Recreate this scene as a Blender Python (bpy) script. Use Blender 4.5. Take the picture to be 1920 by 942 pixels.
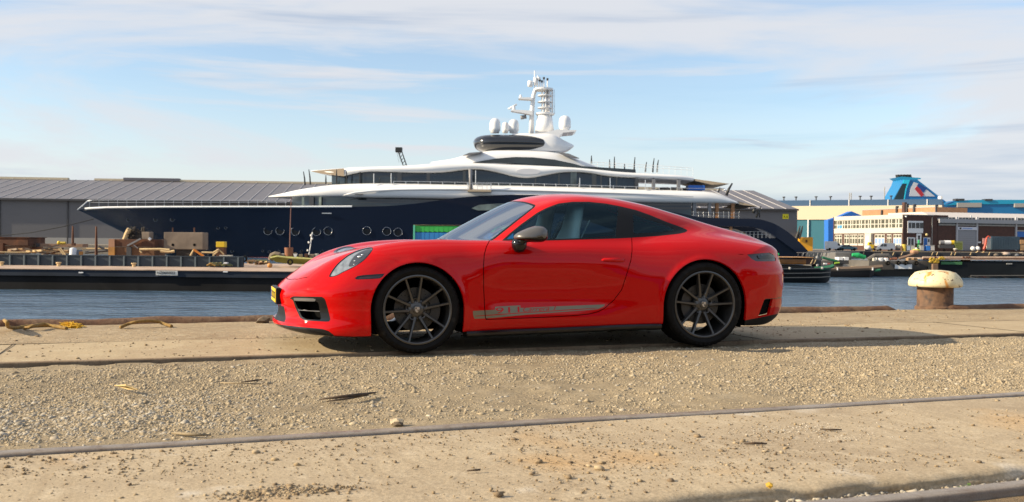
import bpy, bmesh, math, random
import numpy as np
from mathutils import Matrix, Vector

for _o in list(bpy.data.objects):
    bpy.data.objects.remove(_o, do_unlink=True)
scene = bpy.context.scene
COL = scene.collection
R = math.radians
rng = np.random.default_rng(7)
random.seed(7)

# ------------------------------------------------------------------ camera
PW, PH = 1920.0, 942.0                      # size of the photograph, in pixels
CF, CH, CPITCH, CROLL = 1809.3, 0.8517, 0.0085973, 0.0099514
_c, _s = math.cos(CROLL), math.sin(CROLL)
_cp, _sp = math.cos(CPITCH), math.sin(CPITCH)
cam_data = bpy.data.cameras.new('camera')
cam = bpy.data.objects.new('camera', cam_data)
COL.objects.link(cam)
scene.camera = cam
_U = Vector((0, _sp, _cp)); _D = Vector((0, _cp, -_sp)); _X = Vector((1, 0, 0))
_right = _X * _c + _U * _s; _up = _U * _c - _X * _s; _back = -_D
cam.matrix_world = Matrix(((_right.x, _up.x, _back.x, 0), (_right.y, _up.y, _back.y, 0),
                           (_right.z, _up.z, _back.z, CH), (0, 0, 0, 1)))
cam_data.sensor_width = 36.0
cam_data.lens = CF / PW * 36.0
cam_data.clip_start = 0.05
cam_data.clip_end = 6000
cam_data.dof.use_dof = True
cam_data.dof.focus_distance = 7.6
cam_data.dof.aperture_fstop = 5.6

# ------------------------------------------------------------------ sun and sky
SUN_ELEV = R(25.0)
SUN_HEAD = R(10.5)                          # the light travels to the right and this far into the depth
sun_data = bpy.data.lights.new('sun', 'SUN')
sun = bpy.data.objects.new('sun', sun_data)
COL.objects.link(sun)
sun_data.energy = 5.0
sun_data.angle = R(0.6)
sun_data.color = (1.0, 0.84, 0.60)
_ld = Vector((math.cos(SUN_HEAD) * math.cos(SUN_ELEV), math.sin(SUN_HEAD) * math.cos(SUN_ELEV), -math.sin(SUN_ELEV)))
sun.rotation_euler = _ld.to_track_quat('-Z', 'Y').to_euler()
sun.location = (-20, -8, 12)

world = bpy.data.worlds.new('World')
scene.world = world
world.use_nodes = True
def build_world():
    nt = world.node_tree; nt.nodes.clear(); N = nt.nodes; Lk = nt.links
    out = N.new('ShaderNodeOutputWorld'); bg = N.new('ShaderNodeBackground')
    sky = N.new('ShaderNodeTexSky'); sky.sky_type = 'NISHITA'; sky.sun_disc = False
    sky.sun_elevation = SUN_ELEV
    # sky sun azimuth: rotation 0 is +Y, clockwise seen from above
    to_sun = -_ld
    sky.sun_rotation = math.atan2(to_sun.x, to_sun.y)
    sky.air_density = 1.0; sky.dust_density = 0.6; sky.ozone_density = 2.0
    tc = N.new('ShaderNodeTexCoord')
    sep = N.new('ShaderNodeSeparateXYZ'); Lk.new(tc.outputs['Generated'], sep.inputs[0])
    def layer(scale, rot, stretch, loc, detail, dist, lo, hi):
        mp = N.new('ShaderNodeMapping'); mp.vector_type = 'POINT'; Lk.new(tc.outputs['Generated'], mp.inputs[0])
        mp.inputs['Rotation'].default_value = (0, rot, 0); mp.inputs['Scale'].default_value = stretch
        mp.inputs['Location'].default_value = loc
        no = N.new('ShaderNodeTexNoise'); Lk.new(mp.outputs[0], no.inputs['Vector'])
        no.inputs['Scale'].default_value = scale; no.inputs['Detail'].default_value = detail
        no.inputs['Roughness'].default_value = 0.58; no.inputs['Distortion'].default_value = dist
        mr = N.new('ShaderNodeMapRange'); mr.interpolation_type = 'SMOOTHSTEP'
        Lk.new(no.outputs['Fac'], mr.inputs['Value']); mr.inputs['From Min'].default_value = lo; mr.inputs['From Max'].default_value = hi
        return mr.outputs[0]
    CLOUD = CLOUDS
    a = layer(*CLOUD[0]); b = layer(*CLOUD[1])
    mx = N.new('ShaderNodeMath'); mx.operation = 'MAXIMUM'; Lk.new(a, mx.inputs[0]); Lk.new(b, mx.inputs[1])
    amt = N.new('ShaderNodeMath'); amt.operation = 'MULTIPLY'; Lk.new(mx.outputs[0], amt.inputs[0]); amt.inputs[1].default_value = CLOUD_AMT
    # thin veil everywhere, thicker to the horizon
    hz = N.new('ShaderNodeMapRange'); Lk.new(sep.outputs['Z'], hz.inputs['Value'])
    hz.inputs['From Min'].default_value = 0.0; hz.inputs['From Max'].default_value = 0.16
    hz.inputs['To Min'].default_value = VEIL[0]; hz.inputs['To Max'].default_value = VEIL[1]
    hz.interpolation_type = 'SMOOTHSTEP'
    fac = N.new('ShaderNodeMath'); fac.operation = 'MAXIMUM'; Lk.new(amt.outputs[0], fac.inputs[0]); Lk.new(hz.outputs[0], fac.inputs[1])
    # the high veil closes up towards the zenith, as at the top of the view
    tz = N.new('ShaderNodeMapRange'); Lk.new(sep.outputs['Z'], tz.inputs['Value']); tz.interpolation_type = 'SMOOTHSTEP'
    tz.inputs['From Min'].default_value = 0.15; tz.inputs['From Max'].default_value = 0.36; tz.inputs['To Max'].default_value = 0.40
    f2 = N.new('ShaderNodeMath'); f2.operation = 'MAXIMUM'; Lk.new(fac.outputs[0], f2.inputs[0]); Lk.new(tz.outputs[0], f2.inputs[1]); fac = f2
    # grey-blue undersides
    c = layer(*CLOUD[2])
    ccol = N.new('ShaderNodeMix'); ccol.data_type = 'RGBA'
    Lk.new(c, ccol.inputs['Factor']); ccol.inputs['A'].default_value = CLOUD_COL[0]; ccol.inputs['B'].default_value = CLOUD_COL[1]
    mix = N.new('ShaderNodeMix'); mix.data_type = 'RGBA'
    Lk.new(fac.outputs[0], mix.inputs['Factor']); Lk.new(sky.outputs[0], mix.inputs['A']); Lk.new(ccol.outputs['Result'], mix.inputs['B'])
    Lk.new(mix.outputs['Result'], bg.inputs['Color']); bg.inputs['Strength'].default_value = 0.115
    Lk.new(bg.outputs[0], out.inputs['Surface'])
CLOUDS = [(1.5, R(-7), (1.0, 1.0, 4.6), (6.5, 0.7, 1.12), 7, 0.6, 0.39, 0.58),
          (2.2, R(5), (1.0, 1.0, 11.0), (0.4, 5.2, 1.0), 7, 0.6, 0.49, 0.72),
          (1.8, R(-2), (1.0, 1.0, 15.0), (7.7, 2.2, 4.0), 5, 0.3, 0.50, 0.72)]
CLOUD_AMT = 0.92
VEIL = (0.84, 0.12)
CLOUD_COL = ((4.0, 4.08, 4.3, 1), (2.3, 2.8, 3.6, 1))
build_world()

scene.view_settings.view_transform = 'Standard'
scene.view_settings.look = 'None'
scene.view_settings.exposure = 0.75
scene.view_settings.gamma = 1.0
scene.view_settings.use_curve_mapping = False
scene.render.engine = 'CYCLES'

# ------------------------------------------------------------------ pixel -> place
def ray(px, py):
    X = px - PW / 2; Y = py - PH / 2
    a = X * _c + Y * _s; b = -X * _s + Y * _c
    d1, d3 = a / CF, -b / CF
    return Vector((d1, _cp + d3 * _sp, -_sp + d3 * _cp))
def at_depth(px, py, Y):
    d = ray(px, py); t = Y / d.y
    return Vector((d.x * t, Y, CH + d.z * t))
def on_level(px, py, z):
    d = ray(px, py); t = (z - CH) / d.z
    return Vector((d.x * t, d.y * t, z))
def project_np(P):
    x = P[:, 0]; y = P[:, 1]; z = P[:, 2] - CH
    d = y * _cp - z * _sp; u = y * _sp + z * _cp
    px = CF * x / d; py = -CF * u / d
    return np.stack([PW / 2 + px * _c - py * _s, PH / 2 + px * _s + py * _c], 1)

# ------------------------------------------------------------------ helpers: objects
def tag(o, label=None, cat=None, group=None, kind=None):
    if label: o['label'] = label
    if cat: o['category'] = cat
    if group: o['group'] = group
    if kind: o['kind'] = kind
    return o
def empty(name, loc=(0, 0, 0), rz=0.0, parent=None):
    o = bpy.data.objects.new(name, None); COL.objects.link(o)
    o.empty_display_size = 0.2
    o.location = loc; o.rotation_euler = (0, 0, rz)
    if parent: o.parent = parent
    return o
def link_mesh(name, me, mats=None, parent=None, loc=None):
    o = bpy.data.objects.new(name, me); COL.objects.link(o)
    if mats:
        for m in (mats if isinstance(mats, (list, tuple)) else [mats]): me.materials.append(m)
    if parent: o.parent = parent
    if loc is not None: o.location = loc
    return o
def mesh_np(name, V, F, smooth=False, mat_idx=None):
    """V (n,3) array, F list of faces or (m,k) array"""
    me = bpy.data.meshes.new(name)
    V = np.asarray(V, dtype=np.float32)
    if isinstance(F, np.ndarray):
        m, k = F.shape
        me.vertices.add(len(V)); me.vertices.foreach_set('co', V.ravel())
        me.loops.add(m * k); me.loops.foreach_set('vertex_index', F.ravel().astype(np.int32))
        me.polygons.add(m); me.polygons.foreach_set('loop_start', np.arange(0, m * k, k, dtype=np.int32))
        me.update(calc_edges=True)
    else:
        me.from_pydata([tuple(v) for v in V], [], [tuple(f) for f in F]); me.update()
    if mat_idx is not None:
        me.polygons.foreach_set('material_index', np.asarray(mat_idx, dtype=np.int32))
    if smooth:
        me.polygons.foreach_set('use_smooth', np.ones(len(me.polygons), dtype=bool))
    return me

class MB:
    """collects simple shapes into one mesh"""
    def __init__(s): s.v = []; s.f = []; s.m = []
    def add(s, vs, fs, mi=0):
        b = len(s.v); s.v += [tuple(v) for v in vs]
        for f in fs: s.f.append(tuple(i + b for i in f)); s.m.append(mi)
        return s
    def box(s, x0, x1, y0, y1, z0, z1, mi=0):
        vs = [(x0, y0, z0), (x1, y0, z0), (x1, y1, z0), (x0, y1, z0), (x0, y0, z1), (x1, y0, z1), (x1, y1, z1), (x0, y1, z1)]
        return s.add(vs, [(3, 2, 1, 0), (4, 5, 6, 7), (0, 1, 5, 4), (1, 2, 6, 5), (2, 3, 7, 6), (3, 0, 4, 7)], mi)
    def hexa(s, pts, mi=0):
        """8 points: bottom 4 ccw, top 4 ccw"""
        return s.add(pts, [(3, 2, 1, 0), (4, 5, 6, 7), (0, 1, 5, 4), (1, 2, 6, 5), (2, 3, 7, 6), (3, 0, 4, 7)], mi)
    def prism(s, poly, d0, d1, axis='y', mi=0):
        """poly of 2D points (x,z) for axis y, (x,y) for axis z, (y,z) for axis x"""
        n = len(poly)
        def P(p, d):
            return {'y': (p[0], d, p[1]), 'z': (p[0], p[1], d), 'x': (d, p[0], p[1])}[axis]
        vs = [P(p, d0) for p in poly] + [P(p, d1) for p in poly]
        fs = [tuple(range(n)), tuple(range(2 * n - 1, n - 1, -1))] + [(i, i + n, (i + 1) % n + n, (i + 1) % n) for i in range(n)]
        return s.add(vs, fs, mi)
    def bar(s, a, b, w, h=None, mi=0, n=4):
        """bar of section w x h (or round with n sides) from a to b"""
        a = Vector(a); b = Vector(b); d = (b - a)
        if d.length < 1e-6: return s
        d.normalize(); h = h or w
        up = Vector((0, 0, 1)) if abs(d.z) < 0.95 else Vector((0, 1, 0))
        sx = d.cross(up).normalized(); sy = sx.cross(d).normalized()
        vs = []
        for p in (a, b):
            for k in range(n):
                t = 2 * math.pi * (k + 0.5) / n; rr = 0.5 / math.cos(math.pi / n) if n == 4 else 0.5
                vs.append(p + sx * (math.cos(t) * w * rr) + sy * (math.sin(t) * h * rr))
        fs = [tuple(range(n - 1, -1, -1)), tuple(range(n, 2 * n))] + [(i, (i + 1) % n, (i + 1) % n + n, i + n) for i in range(n)]
        return s.add(vs, fs, mi)
    def tube(s, pts, rad, n=8, mi=0, cap=True):
        pts = [Vector(p) for p in pts]; m = len(pts); vs = []
        rads = rad if isinstance(rad, (list, tuple)) else [rad] * m
        prev = None
        for i, p in enumerate(pts):
            d = (pts[min(i + 1, m - 1)] - pts[max(i - 1, 0)]).normalized()
            if prev is None:
                up = Vector((0, 0, 1)) if abs(d.z) < 0.9 else Vector((0, 1, 0))
                sx = d.cross(up).normalized()
            else:
                sx = (prev - d * prev.dot(d)).normalized()
            prev = sx; sy = sx.cross(d)
            for k in range(n):
                t = 2 * math.pi * k / n
                vs.append(p + (sx * math.cos(t) + sy * math.sin(t)) * rads[i])
        fs = []
        for i in range(m - 1):
            for k in range(n):
                k2 = (k + 1) % n
                fs.append((i * n + k, i * n + k2, (i + 1) * n + k2, (i + 1) * n + k))
        if cap: fs += [tuple(range(n - 1, -1, -1)), tuple(range((m - 1) * n, m * n))]
        return s.add(vs, fs, mi)
    def lathe(s, prof, n=24, c=(0, 0, 0), axis='z', mi=0, closed=False):
        """prof list of (r, h)"""
        vs = []; m = len(prof)
        for (r, h) in prof:
            for k in range(n):
                t = 2 * math.pi * k / n; a, b = r * math.cos(t), r * math.sin(t)
                p = {'z': (a, b, h), 'y': (a, h, b), 'x': (h, a, b)}[axis]
                vs.append((p[0] + c[0], p[1] + c[1], p[2] + c[2]))
        fs = []
        for i in range(m - 1 + (1 if closed else 0)):
            i2 = (i + 1) % m
            for k in range(n):
                k2 = (k + 1) % n
                fs.append((i * n + k, i * n + k2, i2 * n + k2, i2 * n + k))
        if not closed:
            if prof[0][0] > 1e-5: fs.append(tuple(range(n - 1, -1, -1)))
            if prof[-1][0] > 1e-5: fs.append(tuple(range((m - 1) * n, m * n)))
        return s.add(vs, fs, mi)
    def build(s, name, mats, parent=None, smooth=False, auto=None, loc=None, bevel=None):
        me = bpy.data.meshes.new(name)
        me.from_pydata(s.v, [], s.f); me.update()
        bm = bmesh.new(); bm.from_mesh(me)
        if any(s.m):
            for f, mi in zip(bm.faces, s.m): f.material_index = mi
        bmesh.ops.recalc_face_normals(bm, faces=bm.faces)
        if bevel:
            es = [e for e in bm.edges if len(e.link_faces) == 2 and e.calc_face_angle(0) > 0.5]
            bmesh.ops.bevel(bm, geom=es, offset=bevel, segments=2, affect='EDGES', profile=0.6, clamp_overlap=True)
        if smooth or auto is not None:
            for f in bm.faces: f.smooth = True
            if auto is not None:
                for e in bm.edges:
                    e.smooth = not (len(e.link_faces) == 2 and e.calc_face_angle(0) > auto)
        bm.to_mesh(me); bm.free(); me.update()
        return link_mesh(name, me, mats, parent, loc)

def copy_tree(o, parent=None):
    c = o.copy(); COL.objects.link(c); c.parent = parent
    for ch in list(o.children): copy_tree(ch, c)
    return c

# ------------------------------------------------------------------ helpers: materials
MATS = {}
def pmat(name, col, rough=0.6, metal=0.0, spec=None, coat=0.0, coat_rough=0.03, coat_ior=1.5, noise=None, bump=None, var=None, trans=0.0):
    """noise=(scale, amount) mottles the colour; var=(colour, scale, lo, hi) patches a second colour; bump=(scale, strength, dist)"""
    if name in MATS: return MATS[name]
    m = bpy.data.materials.new(name); m.use_nodes = True
    nt = m.node_tree; N = nt.nodes; Lk = nt.links; b = N['Principled BSDF']
    b.inputs['Base Color'].default_value = (*col, 1); b.inputs['Roughness'].default_value = rough; b.inputs['Metallic'].default_value = metal
    if spec is not None: b.inputs['Specular IOR Level'].default_value = spec
    if coat: b.inputs['Coat Weight'].default_value = coat; b.inputs['Coat IOR'].default_value = coat_ior; b.inputs['Coat Roughness'].default_value = coat_rough
    if trans: b.inputs['Transmission Weight'].default_value = trans
    tc = N.new('ShaderNodeTexCoord')
    cur = None
    def noise_node(scale, detail=5, dist=0.0):
        n = N.new('ShaderNodeTexNoise'); Lk.new(tc.outputs['Object'], n.inputs['Vector'])
        n.inputs['Scale'].default_value = scale; n.inputs['Detail'].default_value = detail; n.inputs['Distortion'].default_value = dist
        return n
    if var:
        vlist = var if isinstance(var, list) else [var]
        for (vc, sc, lo, hi) in vlist:
            n = noise_node(sc, 6, 0.4)
            mr = N.new('ShaderNodeMapRange'); Lk.new(n.outputs['Fac'], mr.inputs['Value']); mr.inputs['From Min'].default_value = lo; mr.inputs['From Max'].default_value = hi
            mx = N.new('ShaderNodeMix'); mx.data_type = 'RGBA'; Lk.new(mr.outputs[0], mx.inputs['Factor'])
            if cur: Lk.new(cur, mx.inputs['A'])
            else: mx.inputs['A'].default_value = (*col, 1)
            mx.inputs['B'].default_value = (*vc, 1); cur = mx.outputs['Result']
    if noise:
        n = noise_node(noise[0], 6)
        mr = N.new('ShaderNodeMapRange'); Lk.new(n.outputs['Fac'], mr.inputs['Value'])
        mr.inputs['From Min'].default_value = 0.3; mr.inputs['From Max'].default_value = 0.7
        mr.inputs['To Min'].default_value = 1 - noise[1]; mr.inputs['To Max'].default_value = 1 + noise[1]
        mx = N.new('ShaderNodeVectorMath'); mx.operation = 'SCALE'
        if cur: Lk.new(cur, mx.inputs[0])
        else: mx.inputs[0].default_value = col
        Lk.new(mr.outputs[0], mx.inputs['Scale']); cur = mx.outputs[0]
        mr2 = N.new('ShaderNodeMapRange'); Lk.new(n.outputs['Fac'], mr2.inputs['Value'])
        mr2.inputs['To Min'].default_value = max(0, rough - 0.12); mr2.inputs['To Max'].default_value = min(1, rough + 0.12)
        Lk.new(mr2.outputs[0], b.inputs['Roughness'])
    if cur: Lk.new(cur, b.inputs['Base Color'])
    if bump:
        n = noise_node(bump[0], 5); bp = N.new('ShaderNodeBump'); Lk.new(n.outputs['Fac'], bp.inputs['Height'])
        bp.inputs['Strength'].default_value = bump[1]; bp.inputs['Distance'].default_value = bump[2]; Lk.new(bp.outputs[0], b.inputs['Normal'])
    MATS[name] = m
    return m
def glass_mat(name, tint, gloss=(0.9, 0.95, 1.0), ior=1.5, rough=0.0, base=0.0):
    """thin pane: reflects by angle, lets tinted light through"""
    if name in MATS: return MATS[name]
    m = bpy.data.materials.new(name); m.use_nodes = True
    nt = m.node_tree; N = nt.nodes; Lk = nt.links; N.clear()
    out = N.new('ShaderNodeOutputMaterial'); mix = N.new('ShaderNodeMixShader'); fr = N.new('ShaderNodeFresnel'); fr.inputs['IOR'].default_value = ior
    g = N.new('ShaderNodeBsdfGlossy'); g.inputs['Roughness'].default_value = rough; g.inputs['Color'].default_value = (*gloss, 1)
    t = N.new('ShaderNodeBsdfTransparent'); t.inputs['Color'].default_value = (*tint, 1)
    mxf = N.new('ShaderNodeMath'); mxf.operation = 'MAXIMUM'; Lk.new(fr.outputs[0], mxf.inputs[0]); mxf.inputs[1].default_value = base
    Lk.new(mxf.outputs[0], mix.inputs[0]); Lk.new(t.outputs[0], mix.inputs[1]); Lk.new(g.outputs[0], mix.inputs[2]); Lk.new(mix.outputs[0], out.inputs[0])
    MATS[name] = m
    return m

# ================================================================== the quay
PHI = 0.34915                                   # direction of the rails and the quay edge
UX, UY = math.cos(PHI), math.sin(PHI)
def q2w(u, n, z=0.0): return Vector((u * UX - n * UY, u * UY + n * UX, z))
def w2q(p): return (p.x * UX + p.y * UY, -p.x * UY + p.y * UX)
WATER_Z = -1.9
def in_quay(o): o.rotation_euler = (0, 0, PHI); return o
def ground_mat(name, c1, c2, c3, sc, rough=0.9, bump=(35, .5, .01), streak=None, stain=None, spots=None):
    m = bpy.data.materials.new(name); m.use_nodes = True; nt = m.node_tree; N = nt.nodes; Lk = nt.links; b = N['Principled BSDF']
    b.inputs['Roughness'].default_value = rough; b.inputs['Specular IOR Level'].default_value = .25
    tc = N.new('ShaderNodeTexCoord')
    def noise(scale, det=8, vec=None, rgh=.6):
        n = N.new('ShaderNodeTexNoise'); Lk.new(vec or tc.outputs['Object'], n.inputs['Vector']); n.inputs['Scale'].default_value = scale
        n.inputs['Detail'].default_value = det; n.inputs['Roughness'].default_value = rgh; return n.outputs['Fac']
    def rng_(v, lo, hi, a=0, bb=1):
        r = N.new('ShaderNodeMapRange'); Lk.new(v, r.inputs['Value']); r.inputs['From Min'].default_value = lo; r.inputs['From Max'].default_value = hi
        r.inputs['To Min'].default_value = a; r.inputs['To Max'].default_value = bb; return r.outputs[0]
    def mix(f, A, B):
        x = N.new('ShaderNodeMix'); x.data_type = 'RGBA'; Lk.new(f, x.inputs['Factor'])
        if isinstance(A, tuple): x.inputs['A'].default_value = (*A, 1)
        else: Lk.new(A, x.inputs['A'])
        x.inputs['B'].default_value = (*B, 1); return x.outputs['Result']
    col = mix(rng_(noise(sc), .38, .66), c1, c2)
    col = mix(rng_(noise(sc * 5.3), .5, .75), col, c3)
    if streak:
        mp = N.new('ShaderNodeMapping'); Lk.new(tc.outputs['Object'], mp.inputs[0]); mp.inputs['Scale'].default_value = streak[1]
        col = mix(rng_(noise(streak[2], 4, mp.outputs[0]), .5, .72, 0, streak[3]), col, streak[0])
    for st in (stain or []):
        col = mix(rng_(noise(st[1], 3), st[2], st[3], 0, st[4]), col, st[0])
    fine = noise(sc * 60, 3)
    sc_ = N.new('ShaderNodeVectorMath'); sc_.operation = 'SCALE'; Lk.new(col, sc_.inputs[0]); Lk.new(rng_(fine, .3, .7, .78, 1.2), sc_.inputs['Scale'])
    Lk.new(sc_.outputs[0], b.inputs['Base Color'])
    bp = N.new('ShaderNodeBump'); bp.inputs['Strength'].default_value = bump[1]; bp.inputs['Distance'].default_value = bump[2]
    Lk.new(noise(bump[0], 7), bp.inputs['Height'])
    bp2 = N.new('ShaderNodeBump'); bp2.inputs['Strength'].default_value = bump[1]; bp2.inputs['Distance'].default_value = bump[2] * .35
    Lk.new(noise(bump[0] * 6, 3), bp2.inputs['Height']); Lk.new(bp.outputs[0], bp2.inputs['Normal']); Lk.new(bp2.outputs[0], b.inputs['Normal'])
    return m
M_SLAB = ground_mat('slab_concrete', (.43, .345, .23), (.345, .27, .18), (.49, .405, .285), 1.3, bump=(28, .5, .006),
                    streak=((.30, .225, .14), (22, 1.2, 1), 1.0, .45), stain=[((.47, .28, .11), .9, .56, .72, .6), ((.56, .51, .43), 2.3, .62, .72, .6), ((.27, .205, .135), 1.7, .60, .74, .5)])
M_SLABB = ground_mat('slab_concrete_back', (.42, .33, .205), (.35, .265, .165), (.46, .38, .25), 1.0, bump=(24, .3, .006), streak=((.31, .23, .14), (14, 1.5, 1), 1.0, .4))
M_DIRT = ground_mat('sandy_dirt', (.38, .29, .18), (.29, .215, .13), (.45, .37, .25), 1.6, bump=(22, .8, .02))
M_GRAVELBED = ground_mat('gravel_bed_dirt', (.31, .245, .155), (.25, .195, .122), (.38, .31, .21), 1.1, bump=(38, .7, .010), stain=[((.52, .41, .25), 1.2, .62, .74, .6), ((.27, .21, .14), .7, .56, .7, .5)])
M_SOIL = ground_mat('dark_soil', (.24, .17, .10), (.17, .125, .08), (.33, .25, .16), 2.2, bump=(26, .9, .03))
M_RAIL = ground_mat('rail_steel', (.215, .18, .15), (.28, .24, .20), (.15, .105, .07), 3.0, .45, bump=(30, .25, .003), streak=((.16, .105, .065), (1.2, 30, 30), 1.0, .6))
M_RAILB = ground_mat('rusty_rail', (.20, .14, .085), (.27, .20, .13), (.14, .09, .055), 5.0, .8, bump=(40, .5, .004))
M_COPE = ground_mat('quay_coping', (.145, .075, .045), (.20, .13, .08), (.09, .05, .035), 4.0, .85, bump=(20, .8, .02))
M_WALL = ground_mat('quay_wall', (.16, .13, .10), (.10, .085, .07), (.2, .17, .13), 1.0)
M_DRK = pmat('groove_dark', (.035, .026, .018), .95)

def noise1(x, seed, octs=4, f0=1.0):
    """cheap smooth 1-D noise"""
    r = np.random.default_rng(seed); out = np.zeros_like(x, dtype=float); a = 1.0
    for o in range(octs):
        tab = r.uniform(-1, 1, 4096); t = (x * f0 * 2 ** o) % 4095; i = t.astype(int); fr = t - i; fr = fr * fr * (3 - 2 * fr)
        out += a * (tab[i] * (1 - fr) + tab[(i + 1) % 4096] * fr); a *= .5
    return out
def noise2(x, y, seed, octs=4, f0=1.0):
    r = np.random.default_rng(seed); out = np.zeros_like(x, dtype=float); a = 1.0
    for o in range(octs):
        tab = r.uniform(-1, 1, (256, 256)); u = (x * f0 * 2 ** o) % 255; v = (y * f0 * 2 ** o) % 255
        i = u.astype(int); j = v.astype(int); fu = u - i; fv = v - j; fu = fu * fu * (3 - 2 * fu); fv = fv * fv * (3 - 2 * fv)
        out += a * ((tab[i, j] * (1 - fu) + tab[(i + 1) % 256, j] * fu) * (1 - fv) + (tab[i, (j + 1) % 256] * (1 - fu) + tab[(i + 1) % 256, (j + 1) % 256] * fu) * fv); a *= .5
    return out
def sheet(name, us, ns, zf, mat, label=None, skirt=0.0, kind='structure'):
    U, Nn = np.meshgrid(us, ns, indexing='ij'); Z = zf(U, Nn)
    V = np.stack([U.ravel(), Nn.ravel(), Z.ravel()], 1); m = len(ns)
    i, j = np.meshgrid(np.arange(len(us) - 1), np.arange(m - 1), indexing='ij'); a = (i * m + j).ravel()
    F = np.stack([a, a + m, a + m + 1, a + 1], 1)
    o = in_quay(link_mesh(name, mesh_np(name, V, F, True), mat)); tag(o, label, kind=kind)
    return o
quay = in_quay(MB().box(-160, 160, -90, 10.44, -5, -.09).build('quay', M_WALL)); tag(quay, 'old stone quay body with its wall down to the water', kind='structure')

def axis(a, b, fine0, fine1, df, dc):
    """coordinates dense between fine0 and fine1, coarse outside"""
    l = np.arange(a, fine0, dc); m = np.arange(fine0, fine1, df); r = np.arange(fine1, b + dc, dc)
    return np.concatenate([l, m, r])
us = axis(-150, 150, -6, 9, .05, 4.0)
sheet('soil', us, np.concatenate([np.arange(-90, 1.5, 4.0), np.arange(1.5, 2.96, .04)]), lambda u, n: -.055 + .026 * np.clip((2.68 - n) / .04, 0, 1) + .008 * noise2(u + 500, n + 500, 3, 4, 1.3), M_SOIL, 'dark gritty soil around the rail at the foot of the slab')
# front slab with a broken edge
edge_n = lambda u: 2.865 + .028 * noise1(u + 300, 11, 5, 1.1) - .010 * (u - 2)
ns = np.linspace(0, 1, 28)
def slab_sheet():
    uu = axis(-150, 150, -5, 7, .025, 3.0)
    U, S = np.meshgrid(uu, ns, indexing='ij'); E = np.where(np.abs(U) < 12, edge_n(U), 2.865)
    Nn = E + (4.192 - E) * S; Z = .004 * noise2(U + 300, Nn + 300, 5, 4, .9) - .002
    Z[:, 0] -= .014; Z[:, 1] -= .002
    V = np.stack([U.ravel(), Nn.ravel(), Z.ravel()], 1); m = len(ns)
    # rough broken side
    k = 6; side = []
    for r in range(k):
        t = (r + 1) / k
        side.append(np.stack([uu, np.where(np.abs(uu) < 12, edge_n(uu), 2.865) - .012 * t + .010 * noise1(uu + 77 * r + 400, 20 + r, 4, 5.0), -.016 - .06 * t + .004 * noise1(uu + 400, 40 + r, 4, 7.0)], 1))
    base = len(V); V = np.concatenate([V] + side); nu = len(uu)
    i, j = np.meshgrid(np.arange(nu - 1), np.arange(m - 1), indexing='ij'); a = (i * m + j).ravel()
    F = [np.stack([a, a + m, a + m + 1, a + 1], 1)]
    i = np.arange(nu - 1); prev = i * m; prev2 = (i + 1) * m
    for r in range(k):
        cur = base + r * nu + i; F.append(np.stack([prev, cur, cur + 1, prev2], 1)); prev, prev2 = cur, cur + 1
    o = in_quay(link_mesh('concrete_slab', mesh_np('concrete_slab', V, np.concatenate(F), True), M_SLAB)); tag(o, 'sandy concrete slab with a broken front edge, strewn with clods', kind='structure')
slab_sheet()
gravel_z = lambda u, n: -.016 + -.002 * np.clip((n - 6.8) / .35, 0, 1) + .010 * np.clip((4.6 - n) / .3, 0, 1) + (.012 - .008 * np.clip((n - 6.8) / .35, 0, 1)) * noise2(u + 300, n + 300, 8, 5, 1.0) + .006 * noise2(u + 300, n + 300, 9, 3, 9.0)
sheet('gravel_bed', axis(-150, 150, -6.5, 9.5, .035, 4.0), np.arange(4.285, 7.235, .035), gravel_z, M_GRAVELBED, 'pale gravel strip between the two rails')
back_slab = sheet('back_slab', us, np.linspace(7.345, 8.60, 20), lambda u, n: .003 * noise2(u + 300, n + 300, 12, 3, .8), M_SLABB, 'smooth worn concrete strip beyond the far rail')
sheet('dirt_strip', us, np.arange(8.605, 10.44, .05), lambda u, n: .002 + .012 * noise2(u + 300, n + 300, 13, 5, .9) * np.clip((n - 8.6) * 3, 0, 1), M_DIRT, 'sandy dirt strip along the quay edge')

for k, uu_ in enumerate(np.arange(-60, 70, 3.1)):
    MB().box(uu_ - .004, uu_ + .004, 7.35, 8.6, .0030, .0052).build('slab_joint', M_DRK, back_slab)
def rail(name, n0, w, top, mat, label):
    uu = axis(-120, 120, -6, 10, .12, 6.0)
    prof = [(-w / 2, -.10), (-w / 2, top - .012), (-w * .47, top - .004), (-w * .40, top), (w * .40, top + .001), (w * .47, top - .004), (w / 2, top - .012), (w / 2, -.10)]
    V = []; F = []
    jit = .004 * noise1(uu + 200, int(n0 * 10), 3, .8); m = len(prof)
    for i, u in enumerate(uu):
        for (a, b) in prof: V.append((u, n0 + a, b + (jit[i] if b > -.05 else 0)))
    for i in range(len(uu) - 1):
        for k in range(m - 1): F.append((i * m + k, (i + 1) * m + k, (i + 1) * m + k + 1, i * m + k + 1))
    o = in_quay(link_mesh(name, mesh_np(name, np.array(V), F, True), mat)); tag(o, label, 'rail'); return o
rail('crane_rail', 4.242, .078, .009, M_RAIL, 'grey worn steel rail between the gravel and the strewn concrete slab')
rail('crane_rail', 7.305, .062, .004, M_RAILB, 'dark rusty rail set flush in a groove, running under the red car')
rail('crane_rail', 2.63, .072, .006, M_RAIL, 'grey rail lying in the dark soil below the broken slab edge')
for nm, a, b, z in (('groove', 4.180, 4.30, -.055), ('groove', 7.225, 7.355, -.045)):
    tag(in_quay(MB().box(-120, 120, a, b, -.085, z).build('rail_groove', M_DRK)), 'dark groove beside the rail', kind='structure')  # groove floor coloured near black

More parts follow.
